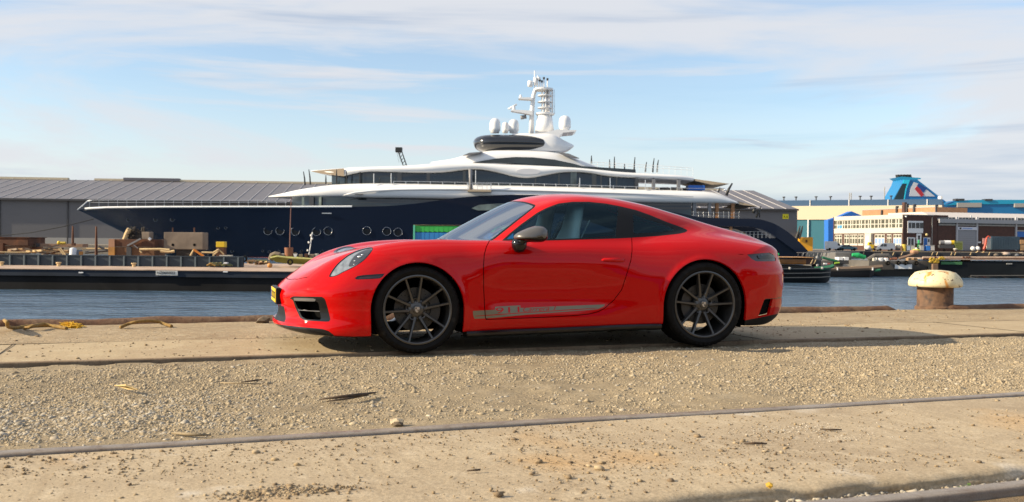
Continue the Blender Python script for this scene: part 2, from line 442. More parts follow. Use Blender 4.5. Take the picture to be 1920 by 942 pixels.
# coping at the water's edge: two long beams with a gap left of the bollard
def coping(u0, u1, seed, label):
    uu = np.arange(u0, u1, .06); V = []; F = []; m = 9
    for i, u in enumerate(uu):
        k = noise1(np.array([u + 200.0]), seed, 5, 1.6)[0]; k2 = noise1(np.array([u + 230.0]), seed + 1, 5, 2.4)[0]
        for a in range(m):
            t = math.pi * a / (m - 1); rr = .085 * (1 + .10 * k) ; e = min(1, (i + .3) / 2.0, (len(uu) - 1 - i + .3) / 2.0)
            V.append((u, 10.40 + .02 * k2 - math.cos(t) * rr * 1.05, -.03 + math.sin(t) * (rr + .008) * (.35 + .65 * e)))
    for i in range(len(uu) - 1):
        for a in range(m - 1): F.append((i * m + a, i * m + a + 1, (i + 1) * m + a + 1, (i + 1) * m + a))
    F += [tuple(range(m)), tuple(range((len(uu) - 1) * m, len(uu) * m))]
    o = in_quay(link_mesh('quay_coping', mesh_np('quay_coping', np.array(V), F, True), M_COPE)); tag(o, label, 'coping beam')
g0 = w2q(on_level(1690, 583, 0.0))[0]; g1 = w2q(on_level(1757, 583, 0.0))[0]
coping(-30, g0, 51, 'long rusty coping beam at the quay edge, ending left short of the bollard')
coping(g1 + .35, 40, 57, 'rusty coping beam at the quay edge starting just past the bollard')

# ------------------------------------------------------------------ gravel and clods
def ico():
    t = (1 + 5 ** .5) / 2
    v = np.array([(-1, t, 0), (1, t, 0), (-1, -t, 0), (1, -t, 0), (0, -1, t), (0, 1, t), (0, -1, -t), (0, 1, -t), (t, 0, -1), (t, 0, 1), (-t, 0, -1), (-t, 0, 1)], float)
    v /= np.linalg.norm(v[0])
    f = np.array([(0, 11, 5), (0, 5, 1), (0, 1, 7), (0, 7, 10), (0, 10, 11), (1, 5, 9), (5, 11, 4), (11, 10, 2), (10, 7, 6), (7, 1, 8), (3, 9, 4), (3, 4, 2), (3, 2, 6), (3, 6, 8), (3, 8, 9), (4, 9, 5), (2, 4, 11), (6, 2, 10), (8, 6, 7), (9, 8, 1)])
    return v, f
def octa():
    v = np.array([(1, 0, 0), (0, 1, 0), (-1, 0, 0), (0, -1, 0), (0, 0, 1), (0, 0, -1)], float); f = np.array([(0, 1, 4), (1, 2, 4), (2, 3, 4), (3, 0, 4), (1, 0, 5), (2, 1, 5), (3, 2, 5), (0, 3, 5)])
    return v, f
def stones(name, P, rad, mat, label, flat=.62, small=False):
    """many stones in one mesh; P in quay coordinates"""
    v, f = octa() if small else ico(); n = len(P); nv = len(v)
    base = v[None] * (1 + .28 * rng.standard_normal((n, nv, 1))).clip(.55, 1.5)
    s = np.stack([rad * rng.uniform(.8, 1.5, n), rad * rng.uniform(.7, 1.1, n), rad * flat * rng.uniform(.7, 1.2, n)], 1)
    base = base * s[:, None, :]
    a = rng.uniform(0, 2 * np.pi, n); ca, sa = np.cos(a)[:, None], np.sin(a)[:, None]
    x = base[:, :, 0] * ca - base[:, :, 1] * sa; y = base[:, :, 0] * sa + base[:, :, 1] * ca
    V = np.stack([x + P[:, None, 0], y + P[:, None, 1], base[:, :, 2] + P[:, None, 2] + s[:, None, 2] * .35], 2).reshape(-1, 3)
    F = (f[None] + (np.arange(n) * nv)[:, None, None]).reshape(-1, 3)
    o = in_quay(link_mesh(name, mesh_np(name, V, F), mat)); tag(o, label, kind='stuff'); return o
def stone_mat(name, cols):
    m = bpy.data.materials.new(name); m.use_nodes = True; N = m.node_tree.nodes; Lk = m.node_tree.links; b = N['Principled BSDF']
    g = N.new('ShaderNodeNewGeometry'); r = N.new('ShaderNodeValToRGB'); Lk.new(g.outputs['Random Per Island'], r.inputs[0])
    e = r.color_ramp.elements
    for i, c in enumerate(cols):
        el = e[i] if i < 2 else e.new(1)
        el.position = i / (len(cols) - 1); el.color = (*c, 1)
    Lk.new(r.outputs[0], b.inputs['Base Color']); b.inputs['Roughness'].default_value = .9; b.inputs['Specular IOR Level'].default_value = .2
    return m
M_STONE = stone_mat('gravel_stone', [(.28, .24, .19), (.39, .345, .275), (.33, .30, .25), (.44, .395, .32), (.28, .26, .22), (.37, .30, .21)])
M_GRIT = stone_mat('sandy_grit', [(.30, .24, .158), (.37, .30, .20), (.24, .19, .125), (.41, .34, .235), (.33, .28, .20)])
M_CLOD = stone_mat('dirt_clod', [(.22, .16, .10), (.33, .25, .15), (.16, .115, .075), (.40, .32, .21)])
def gravel():
    # visible wedge of the strip: coarse grey pebbles to one side, finer sandy grit over the rest
    n = 520000
    u = rng.uniform(-4.6, 8.2, n); v = rng.uniform(4.30, 7.22, n)
    keep = np.abs(u * UX - v * UY) < (u * UY + v * UX) * .57
    u, v = u[keep], v[keep]
    dens = .40 + .34 * noise2(u + 300, v + 300, 31, 4, .8) + .2 * noise2(u + 300, v + 300, 37, 3, 3.0)
    left = np.clip((1.0 - u) / 2.4, 0, 1) * np.clip(1.3 - np.abs(v - 5.0) / .75, 0, 1)
    edge = np.clip((v - 4.33) / .16, .2, 1) * np.clip((7.22 - v) / .6, .18, 1)
    k = rng.uniform(0, 1, len(u)) < (dens * .80 + .25 * left) * edge; u, v, left = u[k], v[k], left[k]
    coarse = rng.uniform(0, 1, len(u)) < left * .42
    r = np.where(coarse, rng.lognormal(math.log(.0072), .40, len(u)), rng.lognormal(math.log(.0046), .50, len(u))).clip(.0018, .022)
    P = np.stack([u, v, gravel_z(u, v) - r * .30], 1)
    stones('gravel', P[coarse], r[coarse], M_STONE, 'coarse grey pebbles lying thick between the rails ahead of the car')
    stones('grit', P[~coarse], r[~coarse], M_GRIT, 'fine sandy grit lying between the rails', .75, True)
    m = 900; uu = rng.uniform(-3, 7, m); vv = rng.uniform(4.5, 7.1, m); rr = rng.lognormal(math.log(.0105), .3, m).clip(.006, .02)
    stones('larger_pebbles', np.stack([uu, vv, gravel_z(uu, vv) - rr * .3], 1), rr, M_STONE, 'scattered larger pebbles among the grit')
gravel()
def clods(nm, n, u0, u1, n0, n1, r0, sig, mat, label, zf, seed, cl=.9):
    u = rng.uniform(u0, u1, n); v = rng.uniform(n0, n1, n)
    d = .45 + .45 * noise2(u + 300, v + 300, seed, 4, cl); k = rng.uniform(0, 1, n) < d; u, v = u[k], v[k]
    r = rng.lognormal(math.log(r0), sig, len(u)).clip(.0015, .03)
    stones(nm, np.stack([u, v, zf(u, v)], 1), r, mat, label)
z0 = lambda u, v: np.zeros_like(u)
clods('dirt_clods', 17000, -2.6, 5.2, 2.93, 4.18, .0027, .55, M_CLOD, 'small dark clods strewn over the front slab', lambda u, v: z0(u, v) - .001, 33, 1.2)
clods('dirt_clods', 5200, -4.5, 9.5, 7.4, 10.3, .0055, .5, M_CLOD, 'small clods and pebbles on the strip along the quay edge', lambda u, v: z0(u, v), 34, .7)
clods('pebbles', 3800, .6, 4.2, 2.67, 2.86, .007, .45, M_STONE, 'pebbles lying in the gap below the broken slab edge', lambda u, v: z0(u, v) - .052, 35)
def spill(nm, c, r, n, label, mat, rad):
    """a scatter of crumbs round one place"""
    p = on_level(*c, 0.0); u0, v0 = w2q(p); a = rng.normal(0, r, n); b = rng.normal(0, r * .32, n)
    stones(nm, np.stack([u0 + a, v0 + b, np.full(n, 0.0)], 1), rng.lognormal(math.log(rad), .4, n), mat, label)
spill('crumbled_dirt', (520, 924), .11, 900, 'patch of dark crumbled dirt on the front slab', M_CLOD, .0042)
M_WHITE_ST = stone_mat('white_crumbs', [(.58, .53, .45), (.48, .43, .35)])
spill('white_crumbs', (1475, 805), .15, 420, 'white mortar crumbs spilled on the front slab', M_WHITE_ST, .0017)
spill('white_crumbs', (1570, 822), .14, 260, 'smaller spill of white crumbs on the front slab', M_WHITE_ST, .0015)

# ------------------------------------------------------------------ water
def water_mat():
    m = bpy.data.materials.new('harbour_water'); m.use_nodes = True; N = m.node_tree.nodes; Lk = m.node_tree.links; b = N['Principled BSDF']
    b.inputs['Base Color'].default_value = (.065, .115, .18, 1); b.inputs['Roughness'].default_value = .12; b.inputs['IOR'].default_value = 1.33
    tc = N.new('ShaderNodeTexCoord'); mp = N.new('ShaderNodeMapping'); Lk.new(tc.outputs['Object'], mp.inputs[0]); mp.inputs['Scale'].default_value = (.55, 1.0, 1)
    prev = None
    for sc, st, ds in ((.30, .8, .7), (.9, .9, .30), (3.2, .9, .10), (9.0, .7, .03)):
        n = N.new('ShaderNodeTexNoise'); Lk.new(mp.outputs[0], n.inputs['Vector']); n.inputs['Scale'].default_value = sc; n.inputs['Detail'].default_value = 4; n.inputs['Distortion'].default_value = .6
        bp = N.new('ShaderNodeBump'); Lk.new(n.outputs['Fac'], bp.inputs['Height']); bp.inputs['Strength'].default_value = st; bp.inputs['Distance'].default_value = ds
        if prev: Lk.new(prev, bp.inputs['Normal'])
        prev = bp.outputs[0]
    Lk.new(prev, b.inputs['Normal']); return m
M_WATER = water_mat()
w = link_mesh('water', mesh_np('water', [(-1500, -60, WATER_Z), (1500, -60, WATER_Z), (1500, 2500, WATER_Z), (-1500, 2500, WATER_Z)], [(0, 1, 2, 3)]), M_WATER); tag(w, 'rippled grey-blue harbour water', kind='structure')

# ================================================================== the car
CAR_YAW, CAR_X, CAR_Y = 0.306512, -0.9802, 8.1947      # origin on the ground under the front axle, +x to the tail, near side -y
car = empty('sports_car', (CAR_X, CAR_Y, 0), CAR_YAW)
tag(car, 'glossy red two-door sports coupe parked on the quay beside the water', 'car')
_ct, _st = math.cos(CAR_YAW), math.sin(CAR_YAW)
def car_px(P):
    """car-local points (mirrored to the near side) -> photo pixels"""
    x, y, z = P[:, 0], -np.abs(P[:, 1]), P[:, 2]
    return project_np(np.stack([CAR_X + x * _ct - y * _st, CAR_Y + x * _st + y * _ct, z], 1))
def px_car(px, py, yl):
    """photo pixel -> car-local point on the plane y = yl"""
    D = ray(px, py)
    def loc(p): return (p.x - CAR_X) * _ct + (p.y - CAR_Y) * _st, -(p.x - CAR_X) * _st + (p.y - CAR_Y) * _ct
    a = loc(Vector((0, 0, 0))); b = loc(Vector((D.x, D.y, 0)))
    t = (yl - a[1]) / (b[1] - a[1])
    return Vector((a[0] + (b[0] - a[0]) * t, yl, CH + D.z * t))

def pchip(pts, n=400):
    """smooth curve through (x, v) points as a lookup function"""
    p = np.array(pts, float); x, y = p[:, 0], p[:, 1]
    h = np.diff(x); d = np.diff(y) / h; m = np.zeros(len(x))
    for i in range(1, len(x) - 1):
        if d[i - 1] * d[i] > 0:
            w1 = 2 * h[i] + h[i - 1]; w2 = h[i] + 2 * h[i - 1]
            m[i] = (w1 + w2) / (w1 / d[i - 1] + w2 / d[i])
    m[0] = d[0]; m[-1] = d[-1]
    xs = np.linspace(x[0], x[-1], n); k = np.clip(np.searchsorted(x, xs, 'right') - 1, 0, len(x) - 2)
    t = (xs - x[k]) / h[k]
    ys = (2*t**3 - 3*t**2 + 1) * y[k] + (t**3 - 2*t**2 + t) * h[k] * m[k] + (-2*t**3 + 3*t**2) * y[k+1] + (t**3 - t**2) * h[k] * m[k+1]
    ker = np.hanning(15); ker /= ker.sum()
    ys = np.convolve(np.pad(ys, 7, mode='reflect', reflect_type='odd'), ker, 'valid')
    return lambda q: np.interp(q, xs, ys)
def smax(a, b, k):
    h = np.maximum(k - np.abs(a - b), 0) / k
    return np.maximum(a, b) + h * h * k * 0.25
def smin(a, b, k):
    return -smax(-a, -b, k)
def sstep(a, b, x):
    t = np.clip((x - a) / (b - a), 0, 1); return t * t * (3 - 2 * t)

hood_c = pchip([(-1.1,.44),(-1.0,.488),(-.9,.545),(-.75,.634),(-.6,.706),(-.4,.768),(-.2,.806),(0,.830),(.25,.856),(.5,.867),(1.2,.86),(1.9,.88),(2.3,.92),(2.7,.93),(3.0,.912),(3.2,.885),(3.4,.838),(3.6,.74)])
crest_h = pchip([(-1.1,.44),(-1.0,.485),(-.9,.545),(-.8,.605),(-.65,.698),(-.5,.762),(-.35,.807),(-.2,.838),(0,.861),(.25,.872),(.5,.870),(.9,.868),(1.4,.884),(1.9,.912),(2.2,.935),(2.45,.945),(2.7,.93),(2.9,.905),(3.1,.872),(3.3,.832),(3.45,.79),(3.6,.73)])
crest_y = pchip([(-1.1,.5),(-.8,.60),(-.5,.68),(-.2,.70),(.2,.71),(.6,.77),(1.0,.80),(1.6,.80),(2.1,.77),(2.5,.735),(2.9,.70),(3.2,.66),(3.6,.6)])
wmax = pchip([(-1.1,.885),(-.5,.898),(-.2,.908),(0,.912),(.25,.905),(.5,.892),(.9,.879),(1.3,.877),(1.7,.888),(2.0,.908),(2.25,.924),(2.45,.928),(2.7,.925),(3.0,.915),(3.6,.90)])
in_door = pchip([(.05,.09),(.14,.05),(.19,.022),(.25,.012),(.31,.018),(.40,.032),(.50,.030),(.60,.014),(.68,.008),(.75,.016),(.81,.036),(.86,.066),(.92,.115),(1.0,.21),(1.4,.8)])
in_fend = pchip([(.05,.05),(.14,.022),(.22,.006),(.4,.0),(.55,.002),(.65,.011),(.72,.028),(.78,.056),(.84,.098),(.92,.185),(1.0,.30),(1.4,1.1)])
in_rear = pchip([(.05,.08),(.14,.04),(.22,.012),(.36,.0),(.55,.002),(.66,.014),(.74,.034),(.81,.064),(.87,.105),(.93,.165),(1.0,.26),(1.4,1.0)])
nose_z = pchip([(.02,-.93),(.10,-.965),(.14,-1.005),(.175,-1.02),(.215,-1.012),(.26,-.992),(.34,-.985),(.42,-.998),(.47,-.992),(.52,-.965),(.57,-.925),(.65,-.86),(.75,-.77),(.85,-.6),(1.3,.3)])
nose_p = pchip([(0,0),(.2,.008),(.4,.042),(.55,.105),(.65,.17),(.75,.275),(.83,.40),(.89,.58),(.93,.85),(1.1,2.2)])
tail_z = pchip([(.02,3.1),(.12,3.30),(.18,3.40),(.24,3.462),(.32,3.495),(.42,3.503),(.5,3.512),(.6,3.512),(.66,3.495),(.70,3.47),(.745,3.455),(.80,3.445),(.85,3.42),(.92,3.34),(1.0,3.2),(1.3,2.2)])
tail_p = pchip([(0,0),(.2,.006),(.4,.036),(.55,.09),(.66,.163),(.75,.26),(.83,.40),(.89,.58),(.93,.85),(1.1,2.2)])
roof_c = pchip([(-.4,.42),(.0,.665),(.25,.812),(.4,.897),(.589,1.003),(.829,1.128),(1.024,1.217),(1.147,1.253),(1.322,1.281),(1.5,1.291),(1.73,1.281),(2.045,1.237),(2.367,1.164),(2.807,1.046),(3.147,.95),(3.35,.88),(3.6,.76)])
cab_w = pchip([(-.5,.50),(.2,.655),(.45,.715),(.7,.755),(1.0,.772),(1.4,.776),(1.8,.765),(2.1,.728),(2.4,.665),(2.7,.59),(3.0,.52),(3.3,.47),(3.6,.44)])
bottom = pchip([(-1.1,.185),(-1.0,.172),(-.9,.155),(-.75,.138),(-.4,.130),(.4,.150),(1.2,.165),(2.05,.185),(2.8,.165),(3.1,.158),(3.35,.21),(3.6,.29)])
ARCH = [(0.0, 0.335, 0.362), (2.442, 0.338, 0.393)]

def car_f(P):
    x, q, z = P[:, 0], np.abs(P[:, 1]), P[:, 2]
    # lower body
    hc = hood_c(x); yc = crest_y(x); base = hc - 0.035 * q * q
    w = 0.15 + 0.05 * sstep(1.8, 2.6, x)
    tl = base + (crest_h(x) - hc + 0.035 * yc * yc) * np.exp(-((q - yc) / w) ** 2) * sstep(-1.0, -.6, x)
    fT = (z - tl) / (1 + 0.45 * sstep(-.3, -.8, x))
    a = sstep(.35, .75, x) * (1 - sstep(1.25, 2.05, x)); b = sstep(1.25, 2.05, x)
    ins = in_fend(z) * (1 - a - b) + in_door(z) * a + in_rear(z) * b
    wl = wmax(x) - ins
    for (ax, az, ar) in ARCH:
        rr = np.where(z > az, np.sqrt((x - ax) ** 2 + (z - az) ** 2), np.abs(x - ax))
        wl = wl + 0.010 * np.exp(-((rr - ar) / 0.028) ** 2) * sstep(.1, .25, z)
    fW = (q - wl) / 1.05
    kk = 0.10 + 0.05 * b
    L = smax(fT, fW, kk)
    L = smax(L, (nose_z(z) + nose_p(q) - x) / 1.25, 0.07)
    L = smax(L, (x - tail_z(z) + tail_p(q)) / 1.1, 0.05)
    L = smax(L, bottom(x) - z, 0.02)
    # cabin
    sh = 0.46 * q * q * (1 - sstep(.75, 1.7, x))
    rz = roof_c(x - sh) - 0.17 * q * q - 0.15 * q ** 4
    fR = (z - rz) / 1.12
    dz = np.maximum(z - 0.86, -0.4)
    g = cab_w(x) - 0.43 * dz - 0.42 * np.maximum(dz, 0) ** 2
    fG = (q - g) / 1.12
    C = smax(fR, fG, 0.085)
    C = smax(C, 0.70 - z, 0.02)
    C = smax(C, x - 3.43 + tail_p(q), 0.03)
    k = 0.030 + 0.11 * sstep(1.9, 2.7, x) * (1 - .6 * sstep(3.1, 3.4, x))
    return smin(L, C, k)
def car_g(P, e=2e-3):
    G = np.zeros_like(P)
    for i in range(3):
        d = np.zeros(3); d[i] = e
        G[:, i] = (car_f(P + d) - car_f(P - d)) / (2 * e)
    return G

def surface_net(h):
    xs = np.arange(-1.08, 3.58, h); ny = int(0.98 / h); ys = (np.arange(-ny, ny) + .5) * h; zs = np.arange(.09, 1.35, h)
    half = ys[:ny]
    X, Y, Z = np.meshgrid(xs, half, zs, indexing='ij')
    F = car_f(np.stack([X.ravel(), Y.ravel(), Z.ravel()], 1)).reshape(X.shape)
    F = np.concatenate([F, F[:, ::-1, :]], 1)
    nx, nyy, nz = F.shape; S = F < 0
    corners = [(i, j, k) for i in (0, 1) for j in (0, 1) for k in (0, 1)]
    def sub(A, c): return A[c[0]:nx - 1 + c[0], c[1]:nyy - 1 + c[1], c[2]:nz - 1 + c[2]]
    cnt = sum(sub(S, c).astype(np.int8) for c in corners)
    act = (cnt > 0) & (cnt < 8)
    idx = -np.ones(act.shape, int); ai = np.argwhere(act); idx[act] = np.arange(len(ai))
    pos = np.zeros((len(ai), 3)); num = np.zeros(len(ai))
    for c in corners:
        for ax in range(3):
            if c[ax]: continue
            c2 = list(c); c2[ax] = 1
            f1 = sub(F, c)[act]; f2 = sub(F, tuple(c2))[act]
            m = (f1 < 0) != (f2 < 0); t = np.where(m, f1 / np.where(m, f1 - f2, 1), 0)
            p = np.tile(np.array(c, float), (len(ai), 1)); p[:, ax] += t
            pos[m] += p[m]; num[m] += 1
    V = ai + pos / num[:, None]
    V = np.stack([xs[0] + V[:, 0] * h, ys[0] + V[:, 1] * h, zs[0] + V[:, 2] * h], 1)
    quads = []
    for ax in range(3):
        o1, o2 = [(1, 2), (2, 0), (0, 1)][ax]
        sl = [slice(0, n) for n in F.shape]
        a = [slice(1, n - 1) for n in F.shape]; a[ax] = slice(0, F.shape[ax] - 1)
        b2 = list(a); b2[ax] = slice(1, F.shape[ax])
        sa, sb = S[tuple(a)], S[tuple(b2)]
        for flip in (0, 1):
            e = np.argwhere((sa & ~sb) if flip == 0 else (~sa & sb))
            if not len(e): continue
            base = e.copy()
            for o in (o1, o2): base[:, o] += 1
            def cell(d1, d2):
                q = base.copy(); q[:, o1] -= d1; q[:, o2] -= d2
                return idx[q[:, 0], q[:, 1], q[:, 2]]
            q4 = np.stack([cell(1, 1), cell(0, 1), cell(0, 0), cell(1, 0)], 1)
            if flip: q4 = q4[:, ::-1]
            quads.append(q4)
    Q = np.concatenate(quads); Q = Q[(Q >= 0).all(1)]
    for it in range(5):
        f = car_f(V); G = car_g(V); st = (f / np.maximum((G ** 2).sum(1), .05))[:, None] * G
        V = V - np.clip(st, -h * .5, h * .5)
    G = car_g(V); Nn = G / np.linalg.norm(G, axis=1)[:, None]
    T = np.concatenate([Q[:, [0, 1, 2]], Q[:, [0, 2, 3]]])
    return V, Nn, T

def catmull(pts, n=8, closed=True):
    p = np.array(pts, float); m = len(p); out = []
    for i in range(m if closed else m - 1):
        if closed: a, b, c, d = p[(i - 1) % m], p[i], p[(i + 1) % m], p[(i + 2) % m]
        else: a, b, c, d = p[max(i - 1, 0)], p[i], p[i + 1], p[min(i + 2, m - 1)]
        for t in np.linspace(0, 1, n, endpoint=False):
            out.append(0.5 * ((2 * b) + (c - a) * t + (2*a - 5*b + 4*c - d) * t**2 + (-a + 3*b - 3*c + d) * t**3))
    if not closed: out.append(p[-1])
    return np.array(out)
def dist_line(Q, poly, closed=True):
    """distance to a polyline and inside flag"""
    D = np.full(len(Q), 1e9); ins = np.zeros(len(Q), bool); m = len(poly)
    for i in range(m if closed else m - 1):
        a = poly[i]; b = poly[(i + 1) % m]; ab = b - a; L2 = max((ab ** 2).sum(), 1e-12)
        t = np.clip(((Q - a) @ ab) / L2, 0, 1); d = np.hypot(Q[:, 0] - a[0] - t * ab[0], Q[:, 1] - a[1] - t * ab[1]); D = np.minimum(D, d)
        if closed and abs(ab[1]) > 1e-12:
            c = ((a[1] > Q[:, 1]) != (b[1] > Q[:, 1])) & (Q[:, 0] < a[0] + (Q[:, 1] - a[1]) / ab[1] * ab[0]); ins ^= c
    return D, ins
def sdf(Q, pts, smooth=True, n=6):
    poly = catmull(pts, n) if smooth else np.array(pts, float)
    lo, hi = poly.min(0) - 30, poly.max(0) + 30
    if np.ptp(poly[:, 0]) < 8: lo, hi = poly.min(0) - .3, poly.max(0) + .3
    near = (Q > lo).all(1) & (Q < hi).all(1)
    out = np.full(len(Q), 50.0)
    if near.any():
        D, ins = dist_line(Q[near], poly); out[near] = np.where(ins, -D, D)
    return out

class Shell:
    def __init__(s, V, N, T): s.V, s.N, s.T = V, N, T
    def px(s):
        q = car_px(s.V)
        return q
    def split(s, d):
        """cut along d = 0 -> (inside d<0, outside)"""
        V, N, T = s.V, s.N, s.T
        d = np.where(np.abs(d) < 1e-5, 1e-5, d)
        neg = d < 0; k = neg[T].sum(1)
        keepin = T[k == 3]; keepout = T[k == 0]; mix = T[(k == 1) | (k == 2)]; km = k[(k == 1) | (k == 2)]
        if not len(mix):
            return Shell(V, N, keepin).compact(), Shell(V, N, keepout).compact()
        # rotate so that the odd one comes first
        odd = np.where(km[:, None] == 1, neg[mix], ~neg[mix]).argmax(1)
        r = np.arange(len(mix)); A = mix[r, odd]; B = mix[r, (odd + 1) % 3]; C = mix[r, (odd + 2) % 3]
        def cut(a, b):
            lo = np.minimum(a, b); hi = np.maximum(a, b); return lo, hi
        e = np.concatenate([np.stack(cut(A, B), 1), np.stack(cut(A, C), 1)])
        ue, inv = np.unique(e, axis=0, return_inverse=True); inv = inv.ravel()
        t = d[ue[:, 0]] / (d[ue[:, 0]] - d[ue[:, 1]])
        nv = V[ue[:, 0]] * (1 - t)[:, None] + V[ue[:, 1]] * t[:, None]
        nn = N[ue[:, 0]] * (1 - t)[:, None] + N[ue[:, 1]] * t[:, None]; nn /= np.linalg.norm(nn, axis=1)[:, None]
        base = len(V); AB = base + inv[:len(mix)]; AC = base + inv[len(mix):]
        V2 = np.concatenate([V, nv]); N2 = np.concatenate([N, nn])
        tri1 = np.stack([A, AB, AC], 1); tri2 = np.concatenate([np.stack([AB, B, C], 1), np.stack([AB, C, AC], 1)])
        i1 = km == 1; i2 = np.concatenate([i1, i1])
        tin = np.concatenate([keepin, tri1[i1], tri2[~i2]]); tout = np.concatenate([keepout, tri1[~i1], tri2[i2]])
        return Shell(V2, N2, tin).compact(), Shell(V2, N2, tout).compact()
    def compact(s):
        u, inv = np.unique(s.T.ravel(), return_inverse=True)
        if len(u) == 0: return Shell(np.zeros((0, 3)), np.zeros((0, 3)), np.zeros((0, 3), int))
        return Shell(s.V[u], s.N[u], inv.reshape(-1, 3))
    def offset(s, d): return Shell(s.V + s.N * d, s.N, s.T)
    def side(s, sg):
        """keep the triangles of one side, sg = -1 near, +1 far"""
        c = s.V[s.T][:, :, 1].mean(1); return Shell(s.V, s.N, s.T[c * sg > 0]).compact()
    def join(s, o): return Shell(np.concatenate([s.V, o.V]), np.concatenate([s.N, o.N]), np.concatenate([s.T, o.T + len(s.V)]))
    def pieces(s):
        lab = np.arange(len(s.V))
        while True:
            m = lab[s.T].min(1); new = lab.copy()
            for k in range(3): np.minimum.at(new, s.T[:, k], m)
            new = new[new]
            if (new == lab).all(): break
            lab = new
        tl = lab[s.T[:, 0]]; u, c = np.unique(tl, return_counts=True)
        return [Shell(s.V, s.N, s.T[tl == k]).compact() for k, n in sorted(zip(u, c), key=lambda a: -a[1]) if n >= 6]
    def build(s, name, mats, parent, thick=0.0, rim_mat=0, in_mat=0):
        """one object for each connected piece, the largest is returned"""
        if len(s.T) == 0: return None
        out = [p.build1(name, mats, parent, thick, rim_mat, in_mat) for p in s.pieces()]
        return out[0] if out else None
    def build1(s, name, mats, parent, thick=0.0, rim_mat=0, in_mat=0):
        V, N, T = s.V, s.N, s.T
        loopn = [N[T.ravel()]]; faces = [T]; mi = [np.zeros(len(T), int)]; VV = V
        quads = None
        if thick:
            n = len(V); VV = np.concatenate([V, V - N * thick])
            Ti = T[:, ::-1] + n; faces.append(Ti); loopn.append(-N[T[:, ::-1].ravel()]); mi.append(np.full(len(T), in_mat))
            e = np.concatenate([T[:, [0, 1]], T[:, [1, 2]], T[:, [2, 0]]])
            key = np.minimum(e[:, 0], e[:, 1]) * (len(V) + 1) + np.maximum(e[:, 0], e[:, 1])
            _, i0, c = np.unique(key, return_index=True, return_counts=True)
            be = e[i0[c == 1]]
            a, b = be[:, 0], be[:, 1]
            t1 = np.stack([b, a, a + n], 1); t2 = np.stack([b, a + n, b + n], 1)
            q = np.concatenate([t1, t2])
            fn = np.cross(VV[q[:, 1]] - VV[q[:, 0]], VV[q[:, 2]] - VV[q[:, 0]]); fn /= np.maximum(np.linalg.norm(fn, axis=1), 1e-9)[:, None]
            faces.append(q); loopn.append(np.repeat(fn, 3, axis=0)); mi.append(np.full(len(q), rim_mat))
        me = mesh_np(name, VV, np.concatenate(faces), True, np.concatenate(mi))
        me.normals_split_custom_set(np.concatenate(loopn).astype(np.float32))
        return link_mesh(name, me, mats, parent)

# ---- car materials
M_RED = pmat('car_paint_red', (0.52, 0.002, 0.002), 0.40, 0.0, spec=0.0, coat=0.85, coat_rough=0.012, coat_ior=1.42)
M_BLK = pmat('car_black_gloss', (0.006, 0.006, 0.007), 0.12)
M_BLKM = pmat('car_black_satin', (0.009, 0.009, 0.010), 0.45, spec=0.2)
M_DARK = pmat('car_dark_trim', (0.006, 0.006, 0.006), 0.9, spec=0.05)
M_TYRE = pmat('tyre_rubber', (0.009, 0.0085, 0.008), 0.65, spec=0.12, noise=(30, 0.3), var=((0.05, 0.04, 0.028), 9, 0.60, 0.9))
M_RIM = pmat('wheel_titanium_grey', (0.105, 0.102, 0.098), 0.30, 0.75, spec=0.4)
M_DISC = pmat('brake_steel', (0.055, 0.052, 0.046), 0.45, 0.6, bump=(60, 0.2, 0.002))
M_CAL = pmat('brake_caliper_black', (0.02, 0.02, 0.02), 0.35)
M_GLASS = glass_mat('car_side_glass', (0.62, 0.86, 0.90), (0.55, 0.85, 0.95), ior=1.5)
M_GLASSW = glass_mat('car_windshield_glass', (0.62, 0.76, 0.76), ior=1.6, base=0.5)
M_LENS = glass_mat('lamp_lens', (0.95, 0.96, 0.98), ior=1.6)
M_LAMP = pmat('lamp_silver', (0.17, 0.20, 0.235), 0.3, 0.0, coat=1.0, coat_rough=.02, coat_ior=1.7, noise=(22, .35))
M_LAMPD = pmat('lamp_dark', (0.035, 0.038, 0.045), 0.3, coat=1.0, coat_rough=.02, coat_ior=1.7)
M_GREY = pmat('agate_grey_satin', (0.15, 0.143, 0.135), 0.36, 0.5)
M_DECAL = pmat('decal_grey', (0.20, 0.17, 0.105), 0.35, 0.35, coat=0.5)
M_TAIL = pmat('tail_lamp_smoked', (0.045, 0.035, 0.040), 0.2, spec=0.3, coat=0.3)
M_LEATHER = pmat('interior_leather_grey', (0.55, 0.53, 0.50), 0.55)
M_INT = pmat('interior_black', (0.012, 0.012, 0.013), 0.8, spec=0.1)
M_YEL = pmat('plate_yellow', (0.75, 0.5, 0.02), 0.4)
M_SILVER = pmat('silver_metal', (0.6, 0.6, 0.62), 0.25, 1.0)

